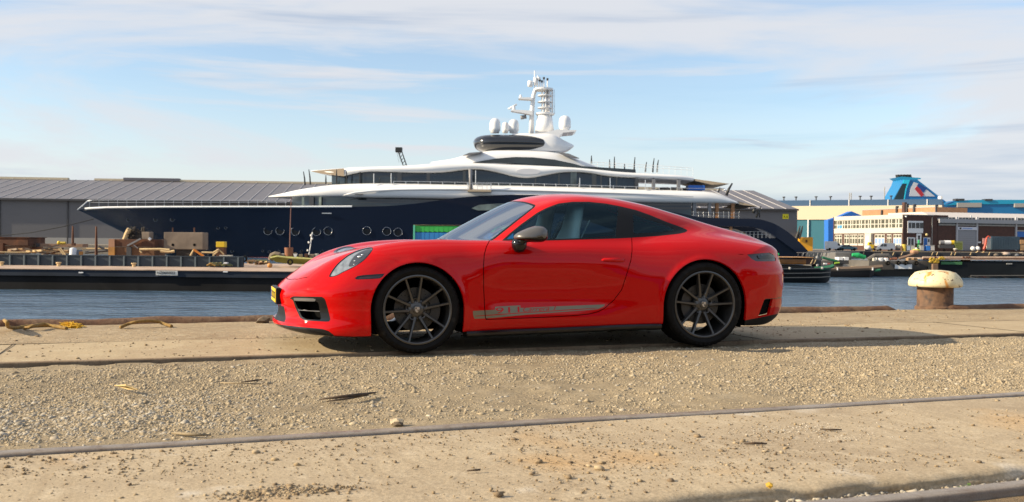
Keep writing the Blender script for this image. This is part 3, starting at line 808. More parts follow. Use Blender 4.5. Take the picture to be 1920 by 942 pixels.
def build_car_body():
    V, N, T = surface_net(0.017)
    sh = Shell(V, N, T)
    # rear wheel arches and front wheel arches: real openings
    for (ax, az, ar) in ARCH:
        d = np.where(sh.V[:, 2] > az, np.hypot(sh.V[:, 0] - ax, sh.V[:, 2] - az), np.abs(sh.V[:, 0] - ax) + .03 * (az - sh.V[:, 2])) - ar
        d = np.where(np.abs(sh.V[:, 1]) < 0.45, 1.0, d)
        _, sh = sh.split(d)
    def cutpx(s, pts, smooth=True, ymin=0.25, n=6, grow=0.0):
        q = s.px(); d = sdf(q, pts, smooth, n) * 0.0045 - grow
        d = np.where(np.abs(s.V[:, 1]) < ymin, np.maximum(d, 0.02), d)
        return s.split(d)
    def fpx(s, pts, smooth=True, n=6):
        return sdf(s.px(), pts, smooth, n) * 0.0045
    # ---- side windows
    DLO = [(941,451.5),(956,437.5),(978.4,419.6),(1008,398.6),(1026,389.6),(1047,381.8),(1073,378.6),(1104,378.6),(1135.4,381.8),(1162.5,387),(1192,394),(1219.6,403.8),(1248.8,416),(1274,425),(1287,430.5),(1289.3,433),(1285,436),(1272,439),(1234,443),(1161,447.5),(1103,449.3),(1030,451.4)]
    dlo, sh = cutpx(sh, DLO, False, .3)
    gl, trim = cutpx(dlo, DLO, False, .3, grow=-0.013)
    door_line = [(1161.5,380),(1160.5,410),(1158,430),(1155.5,455)]
    def right_of(s, line):
        q = s.px(); x = np.interp(q[:, 1], [p[1] for p in line], [p[0] for p in line]); return (x - q[:, 0]) * 0.0045
    rear, dg = gl.split(right_of(gl, door_line))            # d<0: right of the line
    pillar, dg = dg.split(right_of(dg, [(p[0] - 3, p[1]) for p in door_line]))
    QG = [(1187,402),(1207,409.5),(1240,420.5),(1264,429.5),(1262,433),(1235,435.5),(1188.5,438.5)]
    qg, qframe = cutpx(rear, QG, False, .3)
    trim.join(pillar).build('window_trim', M_BLKM, car, 0.006)
    qframe.build('quarter_window_border', M_BLKM, car, 0.004)
    for sg in (-1, 1):
        dg.side(sg).build('door_window', M_GLASS, car)
        qg.side(sg).build('quarter_window', M_GLASS, car)
    # ---- windshield in plan view (x, |y|)
    def plan(s): return np.stack([s.V[:, 0], np.abs(s.V[:, 1])], 1)
    WS = [(.335,-.2),(.335,0),(.36,.2),(.42,.42),(.505,.60),(.535,.638),(.60,.632),(.80,.578),(.98,.530),(1.06,.502),(1.085,.470),(1.06,.34),(1.03,.15),(1.025,0),(1.025,-.2)]
    d = sdf(plan(sh), WS, False); d = np.where((sh.N[:, 2] < .2) | (sh.V[:, 2] < .80), 0.05, d)
    ws, sh = sh.split(d)
    d = sdf(plan(ws), WS, False) + 0.022
    wsg, wsf = ws.split(d)
    wsf.build('windshield_border', M_BLKM, car, 0.005)
    wsg.build('windshield', M_GLASSW, car)
    # ---- rear window
    RW = [(2.02,-.2),(2.02,0),(2.06,.3),(2.13,.44),(2.3,.47),(2.6,.44),(2.78,.38),(2.83,.25),(2.84,0),(2.84,-.2)]
    d = sdf(plan(sh), RW, False); d = np.where(sh.N[:, 2] < .3, .05, d)
    rw, sh = sh.split(d); rw.build('rear_window', M_BLK, car, 0.004)
    # ---- lamps, intakes, vents: cut out of the skin
    HL = [(616.7,518.8),(622,508.3),(631.5,495.9),(642,486.3),(653.5,477.7),(666.9,471),(679.3,466.7),(692,464.1),(699,465.0),(697.5,471),(686,485.4),(672.6,495.9),(657.3,504.5),(643,511.2),(631.5,517.4),(621,519.8)]
    hl, sh = cutpx(sh, HL, True, .3)
    hl_in, hl_rim = cutpx(hl, HL, True, .3, grow=-0.006)
    for sg in (-1, 1):
        h = hl_in.side(sg).offset(-.004).build('headlight', M_LAMP, car)
        if h is None: continue
        hl_rim.side(sg).build('rim', M_BLK, h, 0.01)
        b = hl_in.side(sg).offset(-0.002)
        dark = [(654,500),(660,486),(672,474.5),(690,467.5),(696,468.5),(690,478),(680,488),(670,494.5)]
        ins, _ = b.split(sdf(b.px(), dark, True) * .0045)
        ins.build('lamp_housing', M_LAMPD, h)
        mb = MB()
        for (a, c, r) in ((674, 480.5, .016), (665.5, 488, .008), (662.5, 494, .007), (679, 477.5, .010)):
            p = px_car(a, c, -.72)
            k = np.argmin(((b.px() - np.array([a, c])) ** 2).sum(1)); pv = b.V[k] - b.N[k] * 0.002
            MB().lathe([(0, -.5 * r), (r * .7, -.35 * r), (r, 0), (r * .7, .35 * r), (0, .5 * r)], 12, tuple(pv), 'z').build('led_module', pmat('led_white', (0.85, 0.87, 0.9), 0.15, 0.3), h, smooth=True)
    SM = [(663,523),(669,518.2),(680,516.2),(700,514.8),(722,513.2),(718,518.5),(712,522.6),(690,523.8),(668,524.6)]
    sm, sh = cutpx(sh, SM, False, .3)
    lam, smf = cutpx(sm, SM, False, .3, grow=-0.007)
    for sg in (-1, 1):
        o = smf.side(sg).build('side_marker', M_BLK, car, 0.02)
        lam.side(sg).offset(-.004).build('lens', M_TAIL, o, 0.01)
    IN = [(541,558.9),(550,555.8),(604,557),(609.5,561),(614,576),(619.3,597),(618.5,603),(612,603.6),(571,601.3),(562.5,596),(554,578),(549,563)]
    it, sh = cutpx(sh, IN, False, .25)
    HOLE = [(551,563),(591,564.5),(597,568),(602,598),(600,600.5),(573,598.6),(566,594),(558,577)]
    hole, fr = cutpx(it, HOLE, False, .25)
    for sg in (-1, 1):
        o = fr.side(sg).build('air_intake', M_BLK, car, 0.03)
        hole.side(sg).offset(-.11).build('duct', M_DARK, o)
        # two blades across the opening, following the skin
        S = hole.side(sg)
        for (pa, pb, wdt) in (((553, 580.5), (600, 583.5), 1.4), ((551, 561.6), (592, 562.8), 2.8)):
            band = [(pa[0], pa[1] - wdt), (pb[0], pb[1] - wdt), (pb[0], pb[1] + wdt), (pa[0], pa[1] + wdt)]
            src = S if pa[1] > 570 else it.side(sg)
            ins, _ = src.split(sdf(src.px(), band, False) * .0045)
            ins.offset(.003).build('slat', pmat('slat_grey', (0.22, 0.22, 0.23), 0.22, 0.6), o, 0.02)
    CI = [(523.6,571.5),(531,573.5),(536,584),(542.5,598.5),(534,598),(527.5,597),(525.5,585)]
    # lower centre grille: across the whole nose, in front view
    d = np.maximum(np.maximum(np.abs(sh.V[:, 1]) - (.47 + .12 * (sh.V[:, 2] - .2) / .13 * -1), np.abs(sh.V[:, 2] - .275) - .058), sh.V[:, 0] + .8)
    ci, sh = sh.split(d)
    cf = ci.offset(-.02); cf.build('centre_grille', M_BLKM, car, 0.03)
    TL = [(1400,477.3),(1420,475.6),(1443,474),(1449,477),(1455.5,486),(1454,490),(1436,490.6),(1418,490.3),(1410,486.5)]
    tl, sh = cutpx(sh, TL, False, .3)
    # carry the lamp band round the tail
    d = np.maximum(np.abs(sh.V[:, 2] - .752) - .022, 3.2 - sh.V[:, 0]); d = np.where(np.abs(sh.V[:, 1]) > .56, .05, d)
    bar, sh = sh.split(d)
    bar.build('tail_light_bar', M_TAIL, car, .02)
    for sg in (-1, 1):
        o = tl.side(sg).offset(-.004).build('tail_light', M_TAIL, car, .02)
        s2 = tl.side(sg); band = [(1417,479.8),(1450,477.8),(1453,484.5),(1424,486)]
        ins, _ = s2.split(sdf(s2.px(), band, False) * .0045); ins.offset(.003).build('lamp_fin', M_BLK, o, .01)
        band = [(1420,478.6),(1447,476.6),(1448,478.2),(1422,480)]
        ins, _ = s2.split(sdf(s2.px(), band, False) * .0045); ins.offset(.002).build('light_strip', pmat('tail_lens_grey', (.22,.225,.25), .2), o, .01)
    RV = [(1433,562),(1449.5,560.3),(1442,590.5),(1421,595)]
    rv, sh = cutpx(sh, RV, False, .3)
    for sg in (-1, 1):
        o = rv.side(sg).offset(-.03).build('rear_vent', M_DARK, car, .01)
        s2 = rv.side(sg); band = [(1427,578.6),(1446,574.8),(1446,576.4),(1427,580.2)]
        ins, _ = s2.split(sdf(s2.px(), band, False) * .0045); ins.build('slat', M_BLK, o, .02)
    RS = [(1434,559.6),(1469,556),(1469,559.2),(1434,562)]
    rs, sh = cutpx(sh, RS, False, .3); rs.build('rear_trim_strip', M_BLK, car, .01)
    # ---- black lower edges: splitter, diffuser, underside
    SP = [(495,604.5),(512,606.5),(530,609.5),(560,613),(588,615.6),(605,617.4),(616,621),(628,630),(628,650),(495,650)]
    q = sh.px(); d = sdf(q, SP, False) * .0045; d = np.where(sh.V[:, 0] > -.4, .05, d)
    sp, sh = sh.split(d); sp.build('front_splitter', M_BLK, car, .01)
    DF = [(1385,603.5),(1403,599.8),(1430,594.5),(1450,590.3),(1463,587.5),(1480,584),(1480,640),(1385,640)]
    d = sdf(sh.px(), DF, False) * .0045; d = np.where(sh.V[:, 0] < 2.75, .05, d)
    df, sh = sh.split(d); df.build('rear_diffuser', M_BLKM, car, .01)
    und, sh = sh.split(sh.N[:, 2] * .02 + .013); und.build('underbody', M_DARK, car)
    # ---- shut lines
    DOOR = [(918.2,451),(912,463),(908,478),(906.5,500),(907,542),(908.5,575),(910.3,599.3),(940,598.4),(969,597.2),(1035,594.6),(1078.8,591.8),(1105,589),(1122,584.5),(1134,578),(1151,563),(1166,543),(1176.7,509.6),(1183,488),(1185.3,470),(1185,455),(1184,440),(1175,432),(930,432)]
    dd = fpx(sh, DOOR, False); dd = np.where((np.abs(sh.V[:, 1]) < .5) | (sh.V[:, 2] > .93), .05, dd)
    dd = np.where(sh.V[:, 2] > .905, np.maximum(dd, .02), dd)
    inn, out = sh.split(dd + .0032); gap, out = out.split(np.where((np.abs(out.V[:, 1]) < .5) | (out.V[:, 2] > .905), .05, fpx(out, DOOR, False)) - .0032)
    sh = out
    for sg in (-1, 1):
        door = inn.side(sg).build('door', [M_RED, M_DARK], car, 0.02, 1, 1)
    gap.offset(-.012).build('door_gap', M_DARK, car)
    doors = inn
    # sill line from the front wheel to the door, bumper lines, hood and rear lid lines
    lines = [[(874,603.6),(892,601.8),(908.5,599.8)], [(1402,477),(1385,477.6),(1362,478.4)]]
    for ln in lines:
        D, _ = dist_line(sh.px(), np.array(ln, float), False); d = D * .0045 - .0028
        d = np.where(np.abs(sh.V[:, 1]) < .4, .05, d); g, sh = sh.split(d); g.offset(-.01).build('panel_gap', M_DARK, car)
    HOOD = [(-.905,-.3),(-.905,0),(-.895,.2),(-.86,.42),(-.80,.56),(-.70,.585),(-.5,.575),(-.25,.575),(.1,.60),(.36,.625),(.43,.60),(.385,.42),(.33,.2),(.305,0),(.305,-.3)]
    d = sdf(plan(sh), HOOD, False); ok = (sh.N[:, 2] > .25) & (sh.V[:, 2] > .48); d = np.where(ok, d, .05)
    hood, sh = sh.split(d + .0028)
    d = sdf(plan(sh), HOOD, False); ok = (sh.N[:, 2] > .25) & (sh.V[:, 2] > .48); d = np.where(ok, d, .05)
    g, sh = sh.split(d - .0028); g.offset(-.012).build('hood_gap', M_DARK, car)
    hood.build('hood', [M_RED, M_DARK], car, .02, 1, 1)
    LID = [(2.88,-.3),(2.88,0),(2.9,.3),(2.96,.44),(3.2,.47),(3.33,.46),(3.36,.3),(3.38,0),(3.38,-.3)]
    for k in (0, 1):
        d = sdf(plan(sh), LID, False); d = np.where((sh.N[:, 2] > .3), d, .05)
        if k == 0: lid, sh = sh.split(d + .0028)
        else: g, sh = sh.split(d - .0028)
    g.offset(-.012).build('engine_lid_gap', M_DARK, car)
    lid.build('engine_lid', [M_RED, M_DARK], car, .02, 1, 1)
    sh.build('body', [M_RED, M_DARK], car, 0.022, 0, 1)
    return doors

car_doors = build_car_body()

def skin_y(x, z, y0=-1.2):
    """y of the near skin at side position (x, z)"""
    x = np.atleast_1d(np.asarray(x, float)); z = np.atleast_1d(np.asarray(z, float))
    lo = np.full(len(x), y0); hi = np.full(len(x), -.3)
    for _ in range(40):
        m = (lo + hi) / 2; f = car_f(np.stack([x, m, z], 1)); neg = f < 0
        hi = np.where(neg, m, hi); lo = np.where(neg, lo, m)
    return (lo + hi) / 2

# ------------------------------------------------------------------ wheels
def make_wheel(front):
    """built about its own hub, outer face towards -y"""
    rim_r = 0.268 if front else 0.282
    tyre_r = 0.338 if front else 0.357
    wid = 0.245 if front else 0.300
    hw = wid / 2
    # rim barrel: lip, dish, barrel, inner lip
    wheel = MB().lathe([(rim_r * 1.0, -hw + .012), (rim_r * 1.0, -hw + .004), (rim_r * .965, -hw + .002), (rim_r * .935, -hw + .008), (rim_r * .915, -hw + .030),
                        (rim_r * .90, -hw + .06), (rim_r * .885, hw - .04), (rim_r * .93, hw - .01), (rim_r * 1.0, hw - .006), (rim_r * .97, 0)], 72, axis='y', closed=True).build('wheel', M_RIM, car, auto=0.6)
    # tyre with tread blocks
    n = 144; prof = [(rim_r * .985, -hw + .016), (rim_r * 1.02, -hw + .004), (rim_r + (tyre_r - rim_r) * .45, -hw - .006), (tyre_r - .022, -hw + .000), (tyre_r - .009, -hw + .010), (tyre_r - .001, -hw + .028), (tyre_r, -hw + .052),
                     (tyre_r, -hw + .058), (tyre_r - .007, -hw + .060), (tyre_r - .007, -hw + .068), (tyre_r, -hw + .070), (tyre_r + .001, 0), (tyre_r, hw - .070), (tyre_r - .007, hw - .068), (tyre_r - .007, hw - .060), (tyre_r, hw - .058),
                     (tyre_r - .001, hw - .028), (tyre_r - .012, hw - .008), (tyre_r - .024, hw), (rim_r + (tyre_r - rim_r) * .45, hw + .006), (rim_r * 1.02, hw - .004), (rim_r * .985, hw - .016)]
    V = []; F = []; m = len(prof)
    for i, (r, h) in enumerate(prof):
        for k in range(n):
            rr = r
            if 4 <= i <= 6 or 15 <= i <= 17:
                if k % 3 == 0: rr = r - (.0045 if i in (5, 6, 15, 16) else .003)
            t = 2 * math.pi * (k + (0.5 * (i - 5) if 4 <= i <= 6 else 0)) / n
            V.append((rr * math.cos(t), h, rr * math.sin(t)))
    for i in range(m - 1):
        for k in range(n):
            F.append((i * n + k, (i + 1) * n + k, (i + 1) * n + (k + 1) % n, i * n + (k + 1) % n))
    mb = MB(); mb.add(V, F); mb.build('tyre', M_TYRE, wheel, auto=0.5)
    # raised lettering band and ribs on the sidewall
    mb = MB()
    rs = rim_r + (tyre_r - rim_r) * .62
    for k in range(26):
        if k % 13 in (5, 6, 11, 12): continue
        t = 2 * math.pi * k / 26 * .5 + (math.pi if k >= 13 else 0) * .55 + .3
        mb.hexa([(rr * math.cos(tt), yy, rr * math.sin(tt)) for yy in (-hw + .0, -hw - .0058) for (rr, tt) in ((rs - .008, t), (rs + .008, t), (rs + .008, t + .055), (rs - .008, t + .055))])
    tag(mb.build('sidewall_lettering', M_TYRE, wheel), kind='stuff')
    # five pairs of slim spokes
    off = R(-7) if front else R(2)
    yo = -hw + .012
    for p in range(5):
        c = off + p * 2 * math.pi / 5
        for sg in (-1, 1):
            a0 = c + sg * R(20); a1 = c + sg * R(14.5)
            r0, r1 = rim_r * .22, rim_r * .945
            def pt(a, r, y): return Vector((math.sin(a) * r, y, math.cos(a) * r))
            A = pt(a0, r0, 0); B = pt(a1, r1, 0); d = (B - A).normalized(); n2 = Vector((d.z, 0, -d.x))
            secs = []
            for t, w, y0, y1 in ((0, .0175, yo + .034, yo + .075), (.25, .0130, yo + .028, yo + .07), (.6, .0108, yo + .017, yo + .055), (.9, .0108, yo + .006, yo + .040), (1, .015, yo + .002, yo + .030)):
                q = A.lerp(B, t)
                for (ww, yy) in ((-w * .55, y0), (w * .55, y0), (w, y0 + .008), (w * .8, y1), (-w * .8, y1), (-w, y0 + .008)):
                    secs.append(tuple(q + n2 * ww + Vector((0, yy, 0))))
            F = []
            for i in range(4):
                for k in range(6): F.append((i * 6 + k, i * 6 + (k + 1) % 6, (i + 1) * 6 + (k + 1) % 6, (i + 1) * 6 + k))
            F += [tuple(range(6)), tuple(range(24, 30))]
            mb = MB(); mb.add(secs, F); mb.build('spoke', M_RIM, wheel, auto=0.7)
    hub = MB().lathe([(0, yo + .028), (.040, yo + .028), (.050, yo + .032), (.062, yo + .044), (.078, yo + .05), (.082, yo + .09), (0, yo + .09)], 40, axis='y')
    hub.build('hub', M_RIM, wheel, auto=0.6)
    for p in range(5):
        c = off + p * 2 * math.pi / 5; cx, cz = math.sin(c) * .066, math.cos(c) * .066
        MB().lathe([(.0205, yo + .030), (.0205, yo + .062), (.0145, yo + .062), (.0145, yo + .034)], 16, (cx, 0, cz), 'y', closed=True).build('bolt_socket', M_RIM, wheel, auto=0.6)
        MB().lathe([(0, yo + .046), (.013, yo + .046), (.0142, yo + .052), (.0142, yo + .07), (0, yo + .07)], 12, (cx, 0, cz), 'y').build('wheel_bolt', M_BLKM, wheel, auto=0.6)
    cap = MB().lathe([(0, yo + .018), (.022, yo + .019), (.030, yo + .022), (.034, yo + .030), (.034, yo + .04)], 32, axis='y').build('centre_cap', M_RIM, wheel, auto=0.7)
    # crest on the cap: shield with bars
    mb = MB()
    shield = [(-.017, .020), (.017, .020), (.018, .002), (.010, -.016), (0, -.022), (-.010, -.016), (-.018, .002)]
    mb.prism(shield, yo + .0155, yo + .021, 'y', 0)
    for (x0, x1, z0, z1) in ((-.014, -.002, .003, .016), (.003, .014, -.012, .000)):
        for k in range(3):
            xx = x0 + (x1 - x0) * k / 3; mb.box(xx, xx + .0022, yo + .0145, yo + .0160, z0, z1, 1)
    mb.build('crest', [M_SILVER, M_DARK], wheel)
    # brake disc with drilled holes, caliper
    rd = .168
    mb = MB(); mb.lathe([(.09, yo + .075), (rd, yo + .075), (rd, yo + .105), (.09, yo + .105)], 56, axis='y', closed=True)
    mb.build('brake_disc', M_DISC, wheel, auto=0.5)
    mb = MB()
    for k in range(45):
        t = 2 * math.pi * k / 45; r = .115 + (k % 3) * .02
        mb.lathe([(0, 0), (.004, 0)], 6, (r * math.cos(t), yo + .0745, r * math.sin(t)), 'y')
    tag(mb.build('disc_holes', M_DARK, wheel), kind='stuff')
    hat = MB().lathe([(.0, yo + .062), (.088, yo + .064), (.09, yo + .085), (0, yo + .085)], 32, axis='y').build('disc_bell', M_BLKM, wheel, auto=.6)
    mb = MB()
    a0, a1 = (R(-35), R(35)) if front else (R(145), R(215))
    V = []; F = []; m = 12
    for i in range(m + 1):
        t = a0 + (a1 - a0) * i / m
        for (r, y) in ((.118, yo + .058), (rd + .022, yo + .056), (rd + .026, yo + .07), (rd + .026, yo + .13), (.118, yo + .13)):
            V.append((r * math.cos(t), y, r * math.sin(t)))
    for i in range(m):
        for k in range(5): F.append((i * 5 + k, i * 5 + (k + 1) % 5, (i + 1) * 5 + (k + 1) % 5, (i + 1) * 5 + k))
    F += [tuple(range(5)), tuple(range(m * 5, m * 5 + 5))]
    mb.add(V, F); mb.build('brake_caliper', M_CAL, wheel, auto=.6)
    wheel['wid'] = wid
    return wheel
WHEEL_POS = [(True, 0.0, -.888, .3325), (False, 2.442, -.910, .351)]
for fr, wx, face, wz in WHEEL_POS:
    w = make_wheel(fr); hw = w['wid'] / 2; del w['wid']
    w.location = (wx, face + hw, wz)
    w2 = copy_tree(w, car); w2.location = (wx, -(face + hw), wz); w2.rotation_euler = (0, 0, math.pi)
    # dark wheel-house liner, both sides
    ax, az, ar = ARCH[0] if fr else ARCH[1]
    for sg in (-1, 1):
        V = []; F = []; m = 30
        for i in range(m + 1):
            t = R(-28) + (math.pi + R(56)) * i / m
            for (r, y) in ((ar + .006, sg * .875), (ar + .03, sg * .80), (ar + .03, sg * .42), (.05, sg * .42)):
                zz = az + r * math.sin(t); V.append((ax + r * math.cos(t), y, max(zz, .15)))
        for i in range(m):
            for k in range(3): F.append((i * 4 + k, i * 4 + k + 1, (i + 1) * 4 + k + 1, (i + 1) * 4 + k))
        mb = MB(); mb.add(V, F); mb.build('wheel_liner', M_DARK, car, smooth=True)

# ------------------------------------------------------------------ sills, mirrors, handles, stripe, plate
for sg in (-1, 1):
    xs = np.linspace(.385, 2.035, 24)
    V = []; F = []
    for x in xs:
        z0 = float(bottom(x)); yb = float(skin_y([x], [z0 + .03])[0])
        for (dy, dz) in ((-.004, .012), (-.022, -.004), (-.020, -.020), (.02, -.040), (.12, -.035), (.12, .01)):
            V.append((x, -sg * (yb + dy) , z0 + dz))
    n = len(xs)
    for i in range(n - 1):
        for k in range(6): F.append((i * 6 + k, i * 6 + (k + 1) % 6, (i + 1) * 6 + (k + 1) % 6, (i + 1) * 6 + k))
    F += [tuple(range(6)), tuple(range((n - 1) * 6, n * 6))]
    mb = MB(); mb.add(V, F); mb.build('sill_blade', M_BLK, car, auto=.6)

def mirror(sg):
    """door mirror built from cross sections along its width"""
    c = px_car(995, 441, -1.0)                    # middle of the housing
    V = []; F = []; nn = 20
    # sections along y from inside (near the door) to the outer end
    secs = [(-.005, .35, .40), (.03, .80, .85), (.07, 1.0, 1.0), (.12, 1.0, .97), (.165, .88, .82), (.19, .62, .55), (.2, .2, .2)]
    for (dy, sx, sz) in secs:
        for k in range(nn):
            t = 2 * math.pi * k / nn; a, b = math.cos(t), math.sin(t)
            # rounded nose to the front (-x), flat back (+x)
            x = (.085 if a > 0 else .175) * (abs(a) ** (.55 if a > 0 else .9)) * (1 if a > 0 else -1) * sx
            z = (.072 if b > 0 else .058) * (abs(b) ** .8) * (1 if b > 0 else -1) * sz
            if a < 0: z = z * (1 - .45 * abs(a)) - .018 * abs(a)
            V.append((c.x + .045 + x, sg * (abs(c.y) - .10 + dy) , c.z + z))
    m = len(secs)
    for i in range(m - 1):
        for k in range(nn): F.append((i * nn + k, i * nn + (k + 1) % nn, (i + 1) * nn + (k + 1) % nn, (i + 1) * nn + k))
    F += [tuple(range(nn)), tuple(range((m - 1) * nn, m * nn))]
    mi = []
    for f in F:
        zc = sum(V[i][2] for i in f) / len(f); xc = sum(V[i][0] for i in f) / len(f)
        mi.append(0 if zc > c.z - .020 - (c.x - xc) * .05 else 1)
    mb = MB(); mb.v = V; mb.f = F; mb.m = mi
    o = mb.build('mirror', [M_GREY, M_BLK], car, smooth=True)
    mb = MB(); mb.prism([(c.x + .110, c.z - .030), (c.x + .122, c.z - .030), (c.x + .122, c.z + .036), (c.x + .110, c.z + .036)], sg * (abs(c.y) - .05), sg * (abs(c.y) + .045)); mb.build('mirror_glass', M_SILVER, o)
    # foot on the door and black arm
    f = px_car(973, 462, -.86)
    MB().lathe([(0, -.05), (.035, -.045), (.058, -.01), (.062, .03), (.05, .05), (0, .055)], 20, (f.x, sg * .868, f.z)).build('mirror_foot', M_BLK, o, smooth=True)
    MB().tube([(f.x, sg * .87, f.z + .01), (f.x + .005, sg * .91, f.z + .035), (c.x - .02, sg * (abs(c.y) - .08), c.z - .03), (c.x, sg * (abs(c.y)), c.z - .035)], [.03, .028, .03, .02], 12).build('arm', M_BLK, o, smooth=True)
    # bright crease line on the housing
    MB().tube([(c.x - .085, sg * (abs(c.y) + .045), c.z - .012), (c.x - .04, sg * (abs(c.y) + .080), c.z - .005), (c.x + .02, sg * (abs(c.y) + .093), c.z - .002), (c.x + .035, sg * (abs(c.y) + .090), c.z - .010), (c.x + .0, sg * (abs(c.y) + .088), c.z - .020)], .0035, 6).build('indicator_strip', M_BLK, o)
for sg in (-1, 1): mirror(sg)

def on_skin(px, py, lift=0.0, sg=-1):
    """point on the near skin seen at a photo pixel"""
    yl = -.88
    for _ in range(12):
        p = px_car(px, py, yl); yl = float(skin_y([p.x], [p.z])[0])
    p = px_car(px, py, yl)
    return Vector((p.x, sg * (-p.y + lift), p.z))
for sg in (-1, 1):
    pts = [on_skin(a, b, 0, sg) for a, b in ((1127, 488.5), (1132, 487.2), (1150, 487.5), (1166, 488), (1171, 488.2))]
    V = []; F = []
    for i, p in enumerate(pts):
        hz = (.004, .013, .017, .016, .012)[i]; out = (.002, .013, .016, .015, .004)[i]
        for (dz, dy) in ((hz, -.002), (hz * .8, out), (-hz * .6, out), (-hz, out * .7), (-hz, -.002)): V.append((p.x, p.y + sg * dy, p.z + dz))
    for i in range(4):
        for k in range(5): F.append((i * 5 + k, i * 5 + (k + 1) % 5, (i + 1) * 5 + (k + 1) % 5, (i + 1) * 5 + k))
    F += [tuple(range(5)), tuple(range(20, 25))]
    mb = MB(); mb.add(V, F); mb.build('door_handle', M_RED, car, smooth=True)

def zoom8(pts): return [(860 + x / 4.571, 540 + y / 4.571) for x, y in pts]
STRIPE = zoom8([(122,198),(310,188),(312,162),(420,156),(528,150),(530,173),(800,160),(1050,150),(1255,142),(1240,162),(1190,183),(1100,192),(1000,199),(600,229),(300,258),(137,266),(128,250),(122,225)])
SLIT = zoom8([(140,240),(300,229),(600,207),(1000,183),(1190,172),(1190,176),(1000,190),(600,214),(300,236),(140,245)])
def door_stripe():
    V = car_doors.V
    src = car_doors
    # the short piece on the fender, ahead of the door gap, is taken from a fresh patch of the skin
    xs = np.linspace(.40, 1.75, 330); zs = np.linspace(.20, .36, 60)
    X, Z = np.meshgrid(xs, zs, indexing='ij'); Y = skin_y(X.ravel(), Z.ravel())
    P = np.stack([X.ravel(), Y, Z.ravel()], 1); G = car_g(P); Nn = G / np.linalg.norm(G, axis=1)[:, None]
    nz = len(zs); i, j = np.meshgrid(np.arange(len(xs) - 1), np.arange(nz - 1), indexing='ij'); a = (i * nz + j).ravel()
    T = np.concatenate([np.stack([a, a + nz, a + nz + 1], 1), np.stack([a, a + nz + 1, a + 1], 1)])
    pn = np.cross(P[T[0, 1]] - P[T[0, 0]], P[T[0, 2]] - P[T[0, 0]])
    if (pn * Nn[T[0, 0]]).sum() < 0: T = T[:, ::-1]
    s = Shell(P, Nn, T)
    s, _ = s.split(sdf(s.px(), STRIPE, False) * .0045)
    _, s = s.split(sdf(s.px(), SLIT, False) * .0045)
    D, _ = dist_line(s.px(), np.array([(908.7, 575), (910.3, 600)], float), False)
    _, s = s.split(D * .0045 - .004)
    s = s.offset(.0012)
    s.build('side_stripe', M_DECAL, car)
    V2 = s.V.copy(); V2[:, 1] *= -1; N2 = s.N.copy(); N2[:, 1] *= -1
    Shell(V2, N2, s.T[:, ::-1]).build('side_stripe', M_DECAL, car)
    # lettering in body red on the stripe
    def lettering(txt, p0, p1, hgt, shear, squeeze, name):
        cu = bpy.data.curves.new(name, 'FONT'); cu.body = txt; cu.size = 1.0; cu.shear = shear
        ob = bpy.data.objects.new(name, cu); COL.objects.link(ob)
        dg = bpy.context.evaluated_depsgraph_get(); me = bpy.data.meshes.new_from_object(ob.evaluated_get(dg))
        bpy.data.objects.remove(ob, do_unlink=True)
        n = len(me.vertices); co = np.zeros(n * 3); me.vertices.foreach_get('co', co); co = co.reshape(-1, 3)
        w = co[:, 0].max() - co[:, 0].min(); x = (co[:, 0] - co[:, 0].min()) / w; h = co[:, 1].max() - co[:, 1].min(); z = (co[:, 1] - co[:, 1].min()) / h
        A = on_skin(*p0); B = on_skin(*p1)
        px = A.x + (B.x - A.x) * x; pz = A.z + (B.z - A.z) * x + hgt * z
        py = skin_y(px, pz) - .0026
        for sg in (-1, 1):
            m2 = me.copy(); m2.vertices.foreach_set('co', np.stack([px, -sg * py if sg == 1 else py, pz], 1).astype(np.float32).ravel())
            if sg == 1:
                fl = px.copy(); fl = A.x + B.x - px
                m2.vertices.foreach_set('co', np.stack([fl, -py, pz], 1).astype(np.float32).ravel())
            m2.update(); tag(link_mesh(name, m2, M_RED, car), kind='stuff')
    lettering('911', (929.5, 588), (974, 585.5), .044, 0.0, 1, 'number_lettering')
    lettering('Carrera T', (980.5, 585), (1047, 581.2), .036, 0.35, 1, 'script_lettering')
door_stripe()

# front number plate with holder
MB().box(-1.010, -.975, -.27, .27, .345, .475).build('plate_holder', M_BLKM, car, bevel=.006)
plate = MB().box(-1.017, -1.011, -.255, .255, .358, .466).build('number_plate', M_YEL, car, bevel=.002)
mb = MB()
for k, yy in enumerate((-.19, -.13, -.07, .02, .08, .17)):
    mb = MB(); mb.box(-1.0185, -1.0165, yy - .018, yy + .018, .385, .442); mb.box(-1.0188, -1.0166, yy - .006, yy + .006, .398, .428, 1)
    mb.build('plate_character', [M_BLK, M_YEL], plate)
MB().box(-1.0184, -1.0164, .215, .25, .362, .462).build('plate_band', pmat('plate_blue', (.02, .08, .5), .4), plate)

